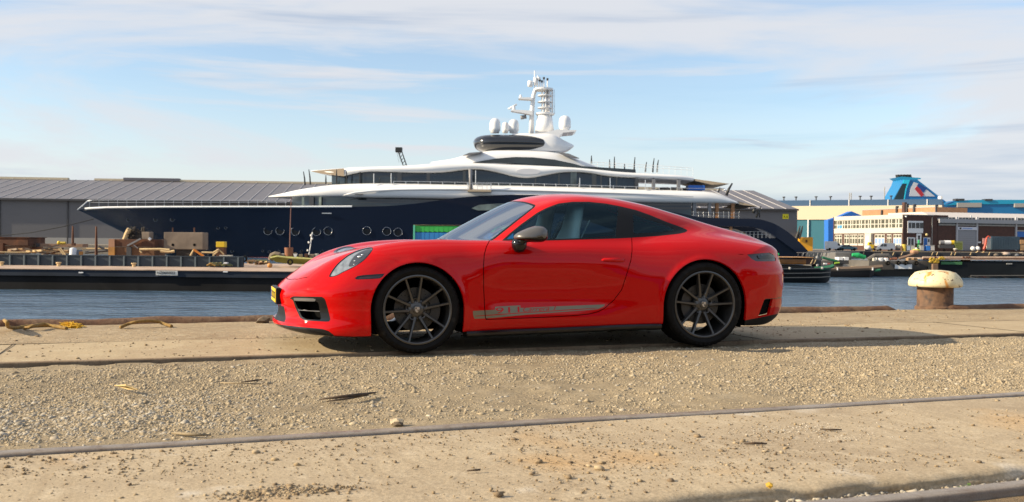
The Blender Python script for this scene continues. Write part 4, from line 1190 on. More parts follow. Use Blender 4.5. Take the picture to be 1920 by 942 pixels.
# ------------------------------------------------------------------ interior
def seat(y):
    V = []; mb = MB()
    # backrest: lofted sections (height, depth, half width)
    prof = [(0, .0, .20, .07), (.12, .02, .235, .08), (.30, .06, .245, .075), (.45, .105, .215, .065), (.56, .14, .15, .055), (.66, .165, .125, .06), (.76, .185, .12, .055), (.80, .19, .07, .03)]
    base = (1.30, .42); n = 14
    for (h, dx, hw, th) in prof:
        for k in range(n):
            t = 2 * math.pi * k / n; a, b = math.cos(t), math.sin(t)
            sx = abs(a) ** .7 * (1 if a > 0 else -1); sy = abs(b) ** .7 * (1 if b > 0 else -1)
            V.append((base[0] + dx + sx * th, y + sy * hw, base[1] + h))
    F = []
    for i in range(len(prof) - 1):
        for k in range(n): F.append((i * n + k, i * n + (k + 1) % n, (i + 1) * n + (k + 1) % n, (i + 1) * n + k))
    F += [tuple(range(n)), tuple(range((len(prof) - 1) * n, len(prof) * n))]
    mb.add(V, F)
    o = mb.build('seat', M_LEATHER, car, smooth=True)
    MB().box(.86, 1.30, y - .23, y + .23, .34, .46).build('cushion', M_LEATHER, o, bevel=.04)
    MB().tube([(1.40, y - .17, .70), (1.47, y - .15, .88), (1.55, y - .16, 1.05)], .006, 6).build('belt', pmat('belt_grey', (.25, .25, .24), .6), o)
for y in (-.36, .36): seat(y)
mb = MB()
t_ = [(.78 + .02 * math.sin(a), -.36 + .175 * math.cos(a), .80 + .165 * math.sin(a) + 0.0) for a in np.linspace(0, 2 * math.pi, 29)]
mb.tube(t_, .014, 8, cap=False); mb.bar((.79, -.53, .80), (.79, -.19, .80), .03, .02); mb.bar((.79, -.36, .80), (.785, -.36, .65), .03, .02)
mb.build('steering_wheel', M_BLKM, car, smooth=True)
MB().hexa([(.30, -.70, .55), (.70, -.70, .55), (.70, .70, .55), (.30, .70, .55), (.36, -.66, .84), (.64, -.68, .86), (.64, .68, .86), (.36, .66, .84)]).build('dashboard', pmat('dash_grey', (.06, .06, .06), .6), car, bevel=.03)
MB().hexa([(1.75, -.62, .45), (2.5, -.55, .45), (2.5, .55, .45), (1.75, .62, .45), (1.85, -.60, .82), (2.4, -.52, .90), (2.4, .52, .90), (1.85, .60, .82)]).build('rear_shelf', M_INT, car, bevel=.03)
MB().box(.3, 2.5, -.80, .80, .22, .34).build('cabin_floor', M_INT, car)
for sg in (-1, 1):
    MB().box(.62, 1.75, sg * .70 - .03, sg * .70 + .03, .34, .84).build('door_card', M_INT, car, bevel=.02)

# ================================================================== things on the quay
def bollard():
    p = on_level(1753, 580, 0.0); sc = p.y / CF
    o = empty('bollard', (p.x * (p.y + .24) / p.y, p.y + .24, 0)); tag(o, 'cream mushroom-shaped mooring bollard with peeling paint on a rusty stem', 'bollard')
    m = bpy.data.materials.new('bollard_paint'); m.use_nodes = True; N = m.node_tree.nodes; Lk = m.node_tree.links; b = N['Principled BSDF']
    tc = N.new('ShaderNodeTexCoord')
    def noise(s, d, dist=0, stretch=None):
        n = N.new('ShaderNodeTexNoise'); n.inputs['Scale'].default_value = s; n.inputs['Detail'].default_value = d; n.inputs['Distortion'].default_value = dist
        if stretch:
            mp = N.new('ShaderNodeMapping'); Lk.new(tc.outputs['Object'], mp.inputs[0]); mp.inputs['Scale'].default_value = stretch; Lk.new(mp.outputs[0], n.inputs['Vector'])
        else: Lk.new(tc.outputs['Object'], n.inputs['Vector'])
        return n.outputs['Fac']
    def mr(v, lo, hi):
        r = N.new('ShaderNodeMapRange'); Lk.new(v, r.inputs['Value']); r.inputs['From Min'].default_value = lo; r.inputs['From Max'].default_value = hi; return r.outputs[0]
    def mix(f, A, B):
        x = N.new('ShaderNodeMix'); x.data_type = 'RGBA'; Lk.new(f, x.inputs['Factor'])
        if isinstance(A, tuple): x.inputs['A'].default_value = (*A, 1)
        else: Lk.new(A, x.inputs['A'])
        x.inputs['B'].default_value = (*B, 1); return x.outputs['Result']
    c = mix(mr(noise(5, 4), .35, .7), (.74, .66, .42), (.62, .52, .30))
    c = mix(mr(noise(9, 6, .6, (1, 1, .30)), .56, .66), c, (.55, .25, .05))
    c = mix(mr(noise(16, 8, 1.0), .60, .63), c, (.12, .06, .03))
    c = mix(mr(noise(5, 8, 1.4), .63, .655), c, (.11, .055, .035))
    Lk.new(c, b.inputs['Base Color']); b.inputs['Roughness'].default_value = .55
    bp = N.new('ShaderNodeBump'); Lk.new(noise(9, 7, .8), bp.inputs['Height']); bp.inputs['Strength'].default_value = .5; bp.inputs['Distance'].default_value = .01; Lk.new(bp.outputs[0], b.inputs['Normal'])
    W = 51 * (p.y + .1) * 1.0 / CF
    k = (p.y + .24) / CF
    rc, rs = 47.5 * k, 31.8 * k; zt = 70 * k + .012; zb = 38.5 * k + .010
    MB().lathe([(rs * .9, zb), (rc * .92, zb), (rc * .985, zb + .012), (rc, zb + .04), (rc * .99, zb + .075), (rc * .955, zb + .11), (rc * .88, zb + .15), (rc * .74, zt - .035), (rc * .52, zt - .013), (rc * .27, zt - .003), (0, zt)], 56).build('cap', m, o, smooth=True)
    MB().lathe([(rs * 1.12, -.02), (rs * 1.12, .018), (rs * 1.03, .032), (rs * 1.0, .05), (rs, zb + .01)], 48).build('stem', pmat('bollard_rust', (.125, .068, .038), .8, noise=(14, .35), var=[((.18, .10, .055), 5, .5, .7), ((.06, .038, .028), 11, .52, .68)], bump=(26, .5, .008)), o, auto=.7)
    # welded collar ring at the foot
    return o
bollard()

M_ROPE = pmat('rope_manila', (.27, .165, .045), .9, noise=(40, .35), bump=(120, .8, .006), var=((.20, .12, .04), 6, .5, .7))
M_ROPEY = pmat('rope_yellow', (.75, .46, .03), .8, noise=(40, .3), bump=(120, .6, .005))
def rope(pts, rad, mat, label, name='rope'):
    P = [on_level(a, b, z) for a, b, z in pts]
    cr = catmull([tuple(p) for p in P], 8, False)
    o = MB().tube([tuple(p) for p in cr], rad, 8).build(name, mat, smooth=True); tag(o, label, 'rope'); return o
rope([(8, 601, .05), (13, 605, .12), (16, 613, .05), (30, 615, .02), (55, 612, .02), (90, 611, .02), (115, 613, .018)], .017, M_ROPE, 'brown rope end curled up against the coping, beside the yellow tuft')
rope([(46, 616, .025), (62, 612, .05), (80, 608, .05), (100, 612, .03), (125, 616, .02)], .016, M_ROPE, 'short brown rope looped over another on the quay edge')
rope([(226, 614, .016), (240, 608, .04), (255, 604, .06), (275, 602, .065), (296, 603, .055), (306, 607, .035), (322, 612, .016)], .016, M_ROPE, 'brown rope arching over the coping away from the yellow tuft')
def tuft():
    p = on_level(131, 616, 0); mb = MB()
    for k in range(420):
        a = rng.uniform(0, 2 * math.pi); h = rng.uniform(.005, .07); r = rng.uniform(.0, .10); b = Vector((p.x + math.cos(a) * r, p.y + math.sin(a) * r * .6, .0))
        e = b + Vector((rng.normal(0, .035), rng.normal(0, .02), h * (1 - r * 7))); mid = (b + e) / 2 + Vector((rng.normal(0, .015), 0, .02))
        mb.tube([tuple(b), tuple(mid), tuple(e)], [.003, .003, .002], 3)
    o = mb.build('frayed_rope', M_ROPEY); tag(o, 'bright yellow tuft of frayed rope by the coping', 'rope')
tuft()
M_BARK = pmat('dead_stick', (.075, .05, .032), .9, noise=(30, .4), bump=(60, .6, .004))
M_STRAW = pmat('dry_straw', (.50, .36, .15), .8, noise=(30, .3))
M_STRAWD = pmat('weathered_reed', (.26, .20, .12), .85, noise=(30, .3))
def stick(name, pts, rad, mat, label, cat):
    P = [on_level(a, b, z) for a, b, z in pts]
    o = MB().tube([tuple(p) for p in P], rad, 6).build(name, mat, smooth=True); tag(o, label, cat)
stick('stick', [(600, 749, .008), (640, 744, .02), (672, 741, .022), (705, 736, .016)], [.004, .009, .011, .004], M_BARK, 'dark forked stick on the gravel ahead of the front wheel', 'stick')
stick('stick', [(612, 753, .006), (650, 748, .010), (690, 741, .012)], [.003, .006, .005], M_BARK, 'thin dark twig lying along the forked stick', 'stick')
stick('stick', [(415, 718, .004), (440, 719, .008), (490, 720, .006)], [.004, .005, .003], M_STRAWD, 'thin reddish straw stalk on the gravel below the rail groove', 'stick')
stick('stick', [(452, 717, .012), (475, 714, .016), (491, 712, .018)], [.003, .006, .004], M_BARK, 'short dark twig crossing the reddish straw stalk', 'stick')
stick('stick', [(322, 812, .006), (355, 815, .010), (396, 816, .008)], [.004, .008, .004], M_STRAWD, 'weathered flat reed lying by the grey rail', 'stick')
stick('stick', [(876, 883, .004), (900, 881, .006), (900, 880, .006)], [.003, .004, .003], M_BARK, 'tiny dark twig on the front slab', 'stick')
stick('stick', [(1538, 805, .004), (1560, 806, .006), (1578, 806, .004)], [.003, .005, .003], M_BARK, 'short dark twig beside the white crumbs', 'stick')
stick('stick', [(1395, 832, .004), (1415, 831, .007), (1438, 832, .004)], [.003, .006, .003], M_BARK, 'dark splinter on the slab ahead of the white crumbs', 'stick')
def leaf():
    a, b, c, d = [on_level(*p) for p in ((215, 723, .012), (236, 724, .03), (258, 731, .012), (240, 731, .006))]
    mb = MB(); mb.add([a, b, c, d, (a + c) / 2 + Vector((0, 0, .02))], [(0, 1, 4), (1, 2, 4), (2, 3, 4), (3, 0, 4)])
    for f, (p, q) in enumerate(((b, c), (a, b))): mb.tube([tuple(p), tuple(q)], .003, 5)
    o = mb.build('dry_leaf', M_STRAW); tag(o, 'curled yellow dry leaf on the gravel', 'leaf')
leaf()
def rock(px, py, r, mat, label, name='stone'):
    p = on_level(px, py, 0); v, f = ico(); v = v * (1 + .22 * rng.standard_normal((12, 1))); v = v * np.array([r * 1.2, r, r * .8])
    V = [(p.x + a, p.y + b, c + r * .45) for a, b, c in v]; mb = MB(); mb.add(V, [tuple(t) for t in f])
    o = mb.build(name, mat); tag(o, label, 'stone')
M_ROCK = pmat('pale_rock', (.42, .34, .23), .9, noise=(30, .3), bump=(40, .8, .01))
rock(744, 797, .028, M_ROCK, 'fist-sized pale stone beside the grey rail')
rock(748, 799, .018, pmat('dark_rock', (.12, .09, .06), .95, noise=(30, .3)), 'dark stone leaning on the pale stone by the grey rail')
rock(1443, 913, .012, pmat('ochre_rock', (.55, .33, .04), .9, noise=(30, .3)), 'small ochre-yellow stone on the front slab')
rock(492, 606, .06, pmat('dark_rock', (.12, .09, .06)), 'round dark stone by the coping ahead of the car nose')
M_WEED = pmat('weed_green', (.09, .15, .025), .7, noise=(20, .3))
def weed(px, py, n, label):
    p = on_level(px, py, -.05); mb = MB()
    for k in range(n):
        a = rng.uniform(0, 2 * math.pi); L = rng.uniform(.02, .055); d = Vector((math.cos(a), math.sin(a), 0)); s = Vector((-d.y, d.x, 0)) * .006
        b = Vector((p.x + rng.normal(0, .02), p.y + rng.normal(0, .012), -.05)); m_ = b + d * L * .5 + Vector((0, 0, L * .55)); e = b + d * L + Vector((0, 0, L * .35))
        mb.add([b, m_ - s, e, m_ + s], [(0, 1, 2, 3)])
    o = mb.build('weed', M_WEED); tag(o, label, 'plant')
weed(1825, 926, 46, 'bright green weed growing beside the near rail')
weed(1785, 936, 26, 'sparse low weed beside the near rail, next to the bright green one')

# ================================================================== the yacht
YC = 158.0                                        # depth of its centreline
M_NAVY = pmat('yacht_navy', (.004, .009, .024), .25, spec=.22, coat=.15, coat_rough=.03)
M_WHITE = pmat('yacht_white', (.78, .78, .78), .22, coat=.6)
M_YGLASS = pmat('yacht_glass', (.012, .020, .024), .08, coat=.5, noise=(.25, .5))
M_YGLASS2 = pmat('yacht_glass_pale', (.10, .13, .13), .1, noise=(.6, .5))
M_YBLACK = pmat('yacht_black_gloss', (.008, .009, .012), .10, coat=1.0)
M_CHROME = pmat('chrome', (.7, .7, .72), .15, 1.0)
M_STEEL = pmat('stainless', (.55, .56, .58), .3, .9)
M_TEAK = pmat('teak_wood', (.28, .13, .05), .5, noise=(3, .3))
M_BEIGE = pmat('awning_beige', (.42, .33, .23), .9)
M_BOOT = pmat('boot_stripe', (.45, .10, .09), .5)
M_GREYP = pmat('grey_paint', (.20, .20, .21), .5)
M_POLE = pmat('carbon_pole', (.02, .02, .02), .35)
yacht = empty('motor_yacht', tuple(at_depth(830, 486, YC).xy) + (WATER_Z,))
tag(yacht, 'very large motor yacht with navy hull and white superstructure moored behind the red car', 'yacht')
YO = yacht.location.copy()
def ypt(px, py, b):
    """photo pixel -> yacht-local point on the side b metres nearer than the centreline"""
    p = at_depth(px, py, YC - b); return Vector((p.x - YO.x, -b, p.z - YO.z))
def tier(name, st, sec, mat, parent=None, smooth=True, auto=.9):
    """st: list of (px, ytop, ybot, half beam); sec: list of (yfrac, zfrac) for one half from the bottom up"""
    full = [(-a, b) for a, b in sec] + [(a, b) for a, b in reversed(sec)]
    V = []; F = []; m = len(full)
    for (px, t, b0, b) in st:
        T = ypt(px, t, b); B = ypt(px, b0, b)
        for (fy, fz) in full: V.append((T.x + (B.x - T.x) * (1 - fz), fy * b, B.z + (T.z - B.z) * fz))
    n = len(st)
    for i in range(n - 1):
        for k in range(m): F.append((i * m + k, i * m + (k + 1) % m, (i + 1) * m + (k + 1) % m, (i + 1) * m + k))
    F += [tuple(range(m)), tuple(range((n - 1) * m, n * m))]
    mb = MB(); mb.add(V, F)
    return mb.build(name, mat, parent or yacht, auto=auto)
def dens(st, n=6):
    """smooth the station list"""
    return [tuple(p) for p in catmull(st, n, False)]
SOFT = [(.80, 0), (.93, .03), (.985, .18), (1, .45), (.985, .72), (.93, .92), (.82, 1.0)]
BOXY = [(1, 0), (1, .9), (.97, 1)]
OVAL = [(.35, 0), (.75, .08), (.95, .28), (1, .5), (.95, .74), (.72, .93), (.35, 1)]
# hull: flared bow, sheer rising amidships, low stern
HULLT = [(146,393.6),(165,391.5),(200,389.8),(300,388.8),(450,388.6),(560,388.6),(650,388.2),(700,387.4),(740,386),(780,382),(820,376.5),(860,371),(900,367.5),(960,365.5),(1050,366),(1120,371),(1180,381),(1240,394),(1279,401),(1309,407)]
def hull():
    top_ = lambda p: np.interp(p, [a for a, _ in HULLT] + [1335, 1480, 1512], [b for _, b in HULLT] + [446, 447, 473])
    stem = lambda p: np.interp(p, [146, 185, 225, 262, 300, 330, 1600], [394.2, 418, 441, 463, 484, 489.5, 495])
    bt = lambda p: np.interp(p, [146, 170, 200, 250, 300, 380, 460, 560, 700, 1300, 1450, 1512], [.12, 1.5, 2.8, 4.4, 5.5, 6.7, 7.5, 7.9, 8.1, 8.1, 7.6, 6.9])
    bb = lambda p: np.interp(p, [146, 300, 340, 420, 520, 640, 1300, 1512], [.05, .15, .9, 2.8, 5.0, 7.0, 7.8, 6.6])
    V = []; F = []
    ps = np.concatenate([np.linspace(146, 330, 24), np.linspace(340, 1300, 80), [1305, 1309, 1320, 1334, 1350, 1400, 1450, 1478, 1490, 1500, 1512]])
    fr = [0, .06, .18, .34, .5, .66, .8, .9, .955, 1.0]; m = len(fr) * 2
    for p in ps:
        T = ypt(p, top_(p), bt(p)); B = ypt(p, stem(p), bt(p)); zb = B.z if p < 330 else min(B.z, 0) - .4 * np.clip((p - 330) / 50, 0, 1)
        half = []
        for t in fr:
            e = t ** .8; b = bb(p) + (bt(p) - bb(p)) * e
            half.append((b, zb + (T.z - zb) * t))
        for (b, z) in half: V.append((T.x, -b, z))
        for (b, z) in reversed(half): V.append((T.x, b, z))
    for i in range(len(ps) - 1):
        for k in range(m): F.append((i * m + k, i * m + (k + 1) % m, (i + 1) * m + (k + 1) % m, (i + 1) * m + k))
    F += [tuple(range(m)), tuple(range((len(ps) - 1) * m, len(ps) * m))]
    mb = MB(); mb.add(V, F); return mb.build('hull', M_NAVY, yacht, auto=.8)
hull_o = hull()
# sheer rail in white on the foredeck, boot stripe
mb = MB(); mb.tube([tuple(ypt(p, np.interp(p, [a for a, _ in HULLT], [b for _, b in HULLT]) - .6, np.interp(p, [146, 170, 200, 250, 300, 380, 460, 560, 700], [.2, 1.5, 2.8, 4.4, 5.5, 6.7, 7.5, 7.9, 8.1]))) for p in np.linspace(160, 660, 40)], .16, 6); mb.build('sheer_cap', M_WHITE, hull_o)
mb = MB(); mb.tube([tuple(ypt(p, y, b)) for p, y, b in ((146, 393.5, .2), (158, 384, .9), (165, 377.5, 1.2), (172, 376, 1.6))], [.1, .14, .14, .1], 6); mb.build('bow_frame', M_STEEL, hull_o)
tier('boot_stripe', [(400, 482.6, 485, 3.3), (520, 483.2, 485.6, 5.45), (640, 484, 486.4, 7.3), (900, 485.5, 488, 8.0)], BOXY, M_BOOT, hull_o)
# stern quarter: sweeping arch on each side, see-through lounge between
ARCHT = [(1240,394),(1279,401),(1309,407),(1355,409.5),(1412,410.6),(1435,414),(1458,423),(1481,438),(1499,454),(1516,472)]
ARCHB = [(1240,418),(1279,421),(1309,424),(1355,424.5),(1408,426),(1428,430),(1446,439),(1465,452),(1480,463),(1494,473)]
for sg in (-1, 1):
    V = []; F = []; A = catmull(ARCHT, 5, False); B = catmull(ARCHB, 5, False); n = len(A)
    for a, b in zip(A, B):
        for (q, dy) in ((a, 8.1), (b, 8.1), (b, 6.9), (a, 6.9)):
            p = ypt(q[0], q[1], 8.1); V.append((p.x, sg * dy, p.z))
    for i in range(n - 1):
        for k in range(4): F.append((i * 4 + k, i * 4 + (k + 1) % 4, (i + 1) * 4 + (k + 1) % 4, (i + 1) * 4 + k))
    F += [(0, 1, 2, 3), tuple(range(4 * n - 4, 4 * n))]
    mb = MB(); mb.add(V, F); mb.build('stern_arch', M_NAVY, yacht, auto=.5)
    for px, w in ((1333, 3.4), (1371, 4.5)):
        a = ypt(px, 424, 8.0); b = ypt(px, 447, 8.0); MB().box(a.x - w * .045, a.x + w * .045, sg * 7.6 - .35, sg * 7.6 + .35, b.z, a.z).build('lounge_pillar', M_TEAK if w > 4 else M_POLE, yacht)
a = ypt(1330, 446, 8.0); b = ypt(1300, 424, 8.0)
MB().box(b.x - 6, b.x + 2.2, -6.9, 6.9, a.z - .3, b.z + 1).build('lounge_bulkhead', M_YGLASS2, yacht)
for k in range(9):
    p = ypt(1384 + k * 7.5, 446, 7.7); MB().bar((p.x, -7.6, p.z - .1), (p.x, -7.6, p.z + .95), .06, n=6).build('rail_post', M_STEEL, yacht)
p0 = ypt(1384, 446, 7.7); p1 = ypt(1450, 446, 7.7)
for h in (.5, .95): MB().bar((p0.x, -7.6, p0.z + h), (p1.x, -7.6, p1.z + h), .045, n=6).build('hand_rail', M_STEEL, yacht)
# portholes: dark pane with a chrome rim
def porthole(px, py, r, name='porthole'):
    b = float(np.interp(px, [146, 300, 380, 460, 560, 700, 1300], [1, 3.0, 4.9, 6.2, 7.4, 7.95, 8.0])); k = (YC - b) / CF; P = ypt(px, py, b)
    # push outwards to the hull side
    hits = hull_o.ray_cast(Vector((P.x, -30, P.z)), Vector((0, 1, 0)))
    P.y = hits[1].y - .03 if hits[0] else P.y
    o = MB().lathe([(0, .0), (r * k, .0), (r * k, .06), (0, .06)], 20, tuple(P), 'y').build(name, pmat('porthole_glass', (.006, .008, .012), .3, spec=.2), yacht)
    if r > 2: MB().lathe([(r * k * .98, -.02), (r * k * 1.03, -.08), (r * k * 1.07, .0), (r * k * 1.03, .05)], 24, tuple(P), 'y', closed=True).build('rim', M_CHROME, o, smooth=True)
bpy.context.view_layer.update()
for px, py in ((502, 433), (524.5, 433), (553, 434), (593, 434.6), (615, 433.4), (687.5, 433), (725, 434), (746, 435.6)): porthole(px, py, 7.6)
for px, py in ((410, 428), (424, 428), (430, 471.5), (489, 471), (501, 472), (519, 472), (563, 471.5), (602, 472), (615, 472.4)): porthole(px, py, 2.6)
for px, py in ((243, 412), (297, 412), (328, 412)): porthole(px, py, 4.0, 'hawse_hole')
MB().box(*(lambda a, b: (a.x, b.x, -8.2, -8.0, b.z, a.z))(ypt(604, 399.4, 8), ypt(622, 401.2, 8))).build('hull_vent', M_STEEL, yacht)
# large hull window amidships
a = [ypt(x, y, 8.05) for x, y in ((884, 391), (898, 384.5), (930, 382), (990, 381), (990, 392), (930, 394.5), (896, 395))]
MB().prism([(p.x, p.z) for p in a], -8.14, -7.9).build('hull_window', M_YGLASS2, yacht)
# main-deck glass, then the white tiers
tier('main_deck_glass', [(548, 366, 390, 4.3), (575, 366, 390, 5.6), (640, 366, 390, 6.6), (860, 366, 392, 6.8)], BOXY, M_YGLASS)
tier('main_deck_glass', [(1150, 374, 412, 6.9), (1296, 376, 412, 6.9)], BOXY, M_YGLASS)
for px, w in ((553, 6), (566, 8), (581, 9), (600, 5)):
    a = ypt(px, 369.5, 5.2); b = ypt(px + w, 387, 5.2)
    bb_ = float(np.interp(px, [548, 575, 640], [4.3, 5.6, 6.6])) + .06
    MB().hexa([(a.x, -bb_, b.z), (b.x, -bb_ - .25, b.z), (b.x, -bb_ + .4, b.z), (a.x, -bb_ + .4, b.z), (a.x, -bb_, a.z), (b.x, -bb_ - .25, a.z), (b.x, -bb_ + .4, a.z), (a.x, -bb_ + .4, a.z)]).build('saloon_window', M_YGLASS2 if w < 9 else M_YBLACK, yacht)
T1 = [(503,368.2,369.6,.4),(515,365.5,370,1.9),(530,362,370.2,3.2),(560,355,370.2,5.0),(600,348.5,370,6.3),(640,344.6,370,6.9),(700,343,371.2,7.4),(760,343.5,371.8,7.6),(840,345,374,7.6),(900,346,378,7.6),(1000,348,380,7.6),(1100,350.5,380,7.6),(1200,354,380.6,7.6),(1300,357,381,7.5),(1340,360,381.4,7.3),(1365,369,381.8,7.1),(1386,380,382.4,6.9)]
t1 = tier('main_superstructure', dens(T1, 5), SOFT, M_WHITE)
# proud moulding with a slot along the side
mb = MB(); mb.tube([tuple(ypt(x, y, 7.66)) for x, y in ((644, 366.5), (665, 361.5), (700, 358), (740, 356), (800, 355), (880, 355), (1000, 357.5), (1150, 362), (1300, 369))], [.05, .16, .18, .18, .18, .18, .16, .12, .05], 6); mb.build('side_moulding', M_WHITE, t1, smooth=True)
a, b = ypt(665, 364.3, 7.75), ypt(681, 366, 7.75); MB().box(a.x, b.x, -7.8, -7.4, b.z, a.z).build('side_slot', M_YBLACK, t1)
tier('bridge_glass', [(622, 323, 346, 3.4), (650, 322, 346, 4.4), (700, 317, 348, 5.6), (760, 314, 350, 5.8), (800, 310, 352, 5.9), (1000, 306, 360, 5.9), (1192, 318, 362, 5.9)], BOXY, M_YGLASS)
for px, w in ((745, 8), (800, 6), (868, 5), (1003, 2), (1047, 2), (1070, 11), (1126, 2), (1155, 2), (1110, 8)):
    a = ypt(px, 321, 5.96); b = ypt(px + w, 352, 5.96); MB().box(a.x, b.x, -5.99, -5.6, b.z, a.z).build('glass_panel', M_YBLACK if w < 9 else M_YGLASS2, yacht)
T2 = [(583,319.6,321.4,.6),(600,318.4,324.5,2.2),(625,316,329,3.8),(645,314.5,330,4.8),(662,312.8,326,5.3),(690,312,322.3,5.9),(730,310.8,322.6,6.4),(760,309.5,323.6,6.6),(800,306.5,324.2,6.8),(835,303,323,6.8),(868,304,319,6.8),(900,305,317.8,6.8),(935,306.5,324,6.8),(965,307.5,331.5,6.8),(993,308.5,333.8,6.8),(1022,310,329,6.8),(1050,311.5,324,6.8),(1080,313.5,322.4,6.8),(1108,316,324.6,6.8),(1136,318.6,329.6,6.8),(1165,321.5,332.2,6.8),(1222,324.8,335.2,6.7),(1270,327.5,337.2,6.4),(1301,331.5,339.5,5.8)]
t2 = tier('bridge_deck', dens(T2, 4), SOFT, M_WHITE)
T3 = [(808,304.2,306,1.0),(825,301,307,3.0),(850,296.4,308,4.6),(880,287.4,310,5.3),(907,282.8,312,5.6),(935,280.8,314,5.7),(980,281,316,5.7),(1022,283,317,5.7),(1050,287.2,318,5.6),(1080,296,319,5.4),(1108,307,320,5.1),(1140,318.6,321.5,4.6)]
t3 = tier('upper_dome', dens(T3, 4), [(1, 0), (1, .35), (.985, .6), (.93, .86), (.8, 1)], M_WHITE)
a = [ypt(x, y, 5.8) for x, y in ((887,305.4),(905,301.6),(930,297.6),(965,294.8),(1000,295.4),(1040,299.6),(1075,307.2),(1104,315.4),(1137,318.9),(1104,317.8),(1070,313.2),(1030,309.3),(980,307.2),(930,306))]
MB().prism([(p.x, p.z) for p in a], -5.82, -5.2).build('sky_lounge_window', M_YGLASS, t3)
a = ypt(991, 322, 6.85); k = 150 / CF
MB().add([(a.x + 23 * k * math.cos(t), -6.86, a.z + 5.6 * k * math.sin(t)) for t in np.linspace(0, 2 * math.pi, 24, endpoint=False)] + [(a.x + 23 * k * math.cos(t), -6.5, a.z + 5.6 * k * math.sin(t)) for t in np.linspace(0, 2 * math.pi, 24, endpoint=False)], [tuple(range(24))] + [(i, (i + 1) % 24, (i + 1) % 24 + 24, i + 24) for i in range(24)]).build('oval_panel', pmat('pale_panel', (.62, .62, .64), .3), t2)
tier('radar_arch_pod', dens([(887,265.5,268.5,.4),(890,259,276,1.8),(897,254,280,2.8),(908,250.8,281.4,3.6),(930,249.2,281.8,4.1),(975,250,282.2,4.1),(1010,253,282,3.8),(1034,259.5,279.5,2.6),(1051,267,268.5,.4)], 5), OVAL, M_YBLACK)
tier('mast_fairing', dens([(960,250,283,2.6),(1000,249.5,284,3.2),(1035,250.5,284,3.4),(1056,262,283,3.0),(1068,268,280,2.0),(1076,272.5,275,.6)], 4), SOFT, M_WHITE)
a = [ypt(x, y, 2.4) for x, y in ((992,252),(1025,248.6),(1046,243.6),(1081,245),(1076,247.8),(1056,249.6),(1049,254),(1048,262),(1000,262))]
MB().prism([(p.x, p.z) for p in a], -2.9, 2.9).build('wing_plate', M_WHITE, yacht)
for pts in (((868, 292), (880, 287), (905, 285), (900, 287.5), (878, 291)), ((1046, 286), (1066, 288.5), (1086, 297), (1078, 296.5), (1060, 292))):
    a = [ypt(x, y, 5.9) for x, y in pts]; MB().prism([(p.x, p.z) for p in a], -6.2, -5.0).build('brow_fin', M_GREYP, yacht)
def dome(px, yt, yb, w, b):
    P = ypt(px, yb, b); k = (YC - b) / CF; r = w / 2 * k; h = (yb - yt) * k
    MB().lathe([(r * .8, 0), (r * .8, h * .12), (r * .98, h * .16), (r, h * .30), (r, h * .58), (r * .93, h * .76), (r * .72, h * .90), (r * .38, h * .98), (0, h)], 24, tuple(P)).build('radar_dome', M_WHITE, yacht, smooth=True)
for d in ((928, 222, 250, 20.5, 2.2), (947.5, 229, 250, 13, -1.8), (963, 224, 250, 19.5, 1.6), (1059, 217, 245, 22.5, 1.4)): dome(*d)
# mast
def yb_(pts, w, mat, name, parent=None, b=0, n=6):
    return MB().tube([tuple(ypt(x, y, b)) for x, y in pts], w, n).build(name, mat, parent or yacht, smooth=True)
mast = yb_([(996, 252), (997, 215), (1000, 180), (1004, 168)], [.42, .38, .34, .3], M_WHITE, 'mast')
cone = MB().lathe([(18.5 * .087, 0), (16.5 * .087, 1.2), (13.5 * .087, 3.0), (0, 3.0)], 20, tuple(ypt(1021, 249, 0))).build('mast_foot', M_WHITE, mast, smooth=True)
for i, ang in enumerate(np.linspace(0, 2 * math.pi, 10, endpoint=False)):
    P = ypt(1026, 214, 0); Q = ypt(1026, 168, 0); r = .92; MB().bar((P.x + math.cos(ang) * r, math.sin(ang) * r, P.z), (Q.x + math.cos(ang) * r, math.sin(ang) * r, Q.z), .16, n=5).build('mast_stay', M_WHITE, mast)
P = ypt(1020, 214, 0); Q = ypt(1020, 168, 0)
MB().lathe([(.55, P.z), (.5, Q.z)], 14, (ypt(1026, 214, 0).x, 0, 0)).build('mast_core', M_STEEL, mast, smooth=True)
for y in (180, 192, 203): P = ypt(1022, y, 0); MB().lathe([(1.25, -.06), (1.25, .06), (.4, .06)], 16, tuple(P)).build('mast_ring', M_WHITE, mast)
for (cx, y, r) in ((1019, 168, 1.62), (1022, 214, 1.55)):
    P = ypt(cx, y, 0); MB().lathe([(r * .9, -.22), (r, -.1), (r, .12), (0, .14)], 24, tuple(P)).build('mast_platform', M_WHITE, mast)
for pts, nm in ((((998, 188.5), (972, 187), (973, 184.5), (998, 184)), 'radar_arm'), (((998, 217), (978, 213), (958, 209.5), (959, 207), (980, 208), (998, 209)), 'radar_arm')):
    a = [ypt(x, y, 0) for x, y in pts]; MB().prism([(p.x, p.z) for p in a], -.8, .8).build(nm, M_WHITE, mast)
yb_([(953, 205), (969, 196)], .16, M_WHITE, 'radar_scanner', mast); yb_([(963, 209), (963, 200)], .3, M_WHITE, 'radar_post', mast); yb_([(976, 186), (976, 178)], [.35, .15], M_WHITE, 'radar_post', mast)
yb_([(976, 221), (987, 219)], .35, M_GREYP, 'camera_cluster', mast)
for x, y0, y1, w in ((1002.5, 166, 133, .09), (1008, 166, 142, .12), (1004, 160, 146, .35), (994, 163, 152, .42), (1010, 150, 145, .3)): yb_([(x, y0), (x, y1)], w, M_WHITE, 'aerial', mast)
for x, y0 in ((1012, 149), (1016, 151), (1019.8, 145), (1026.5, 147)):
    o = yb_([(x, 167), (x, y0 + 4)], .10, M_WHITE, 'whip_aerial', mast); yb_([(x, y0 + 4), (x, y0)], .17, M_POLE, 'tip', o)
yb_([(1039.5, 168), (1040, 214)], .03, M_STEEL, 'halyard', mast)
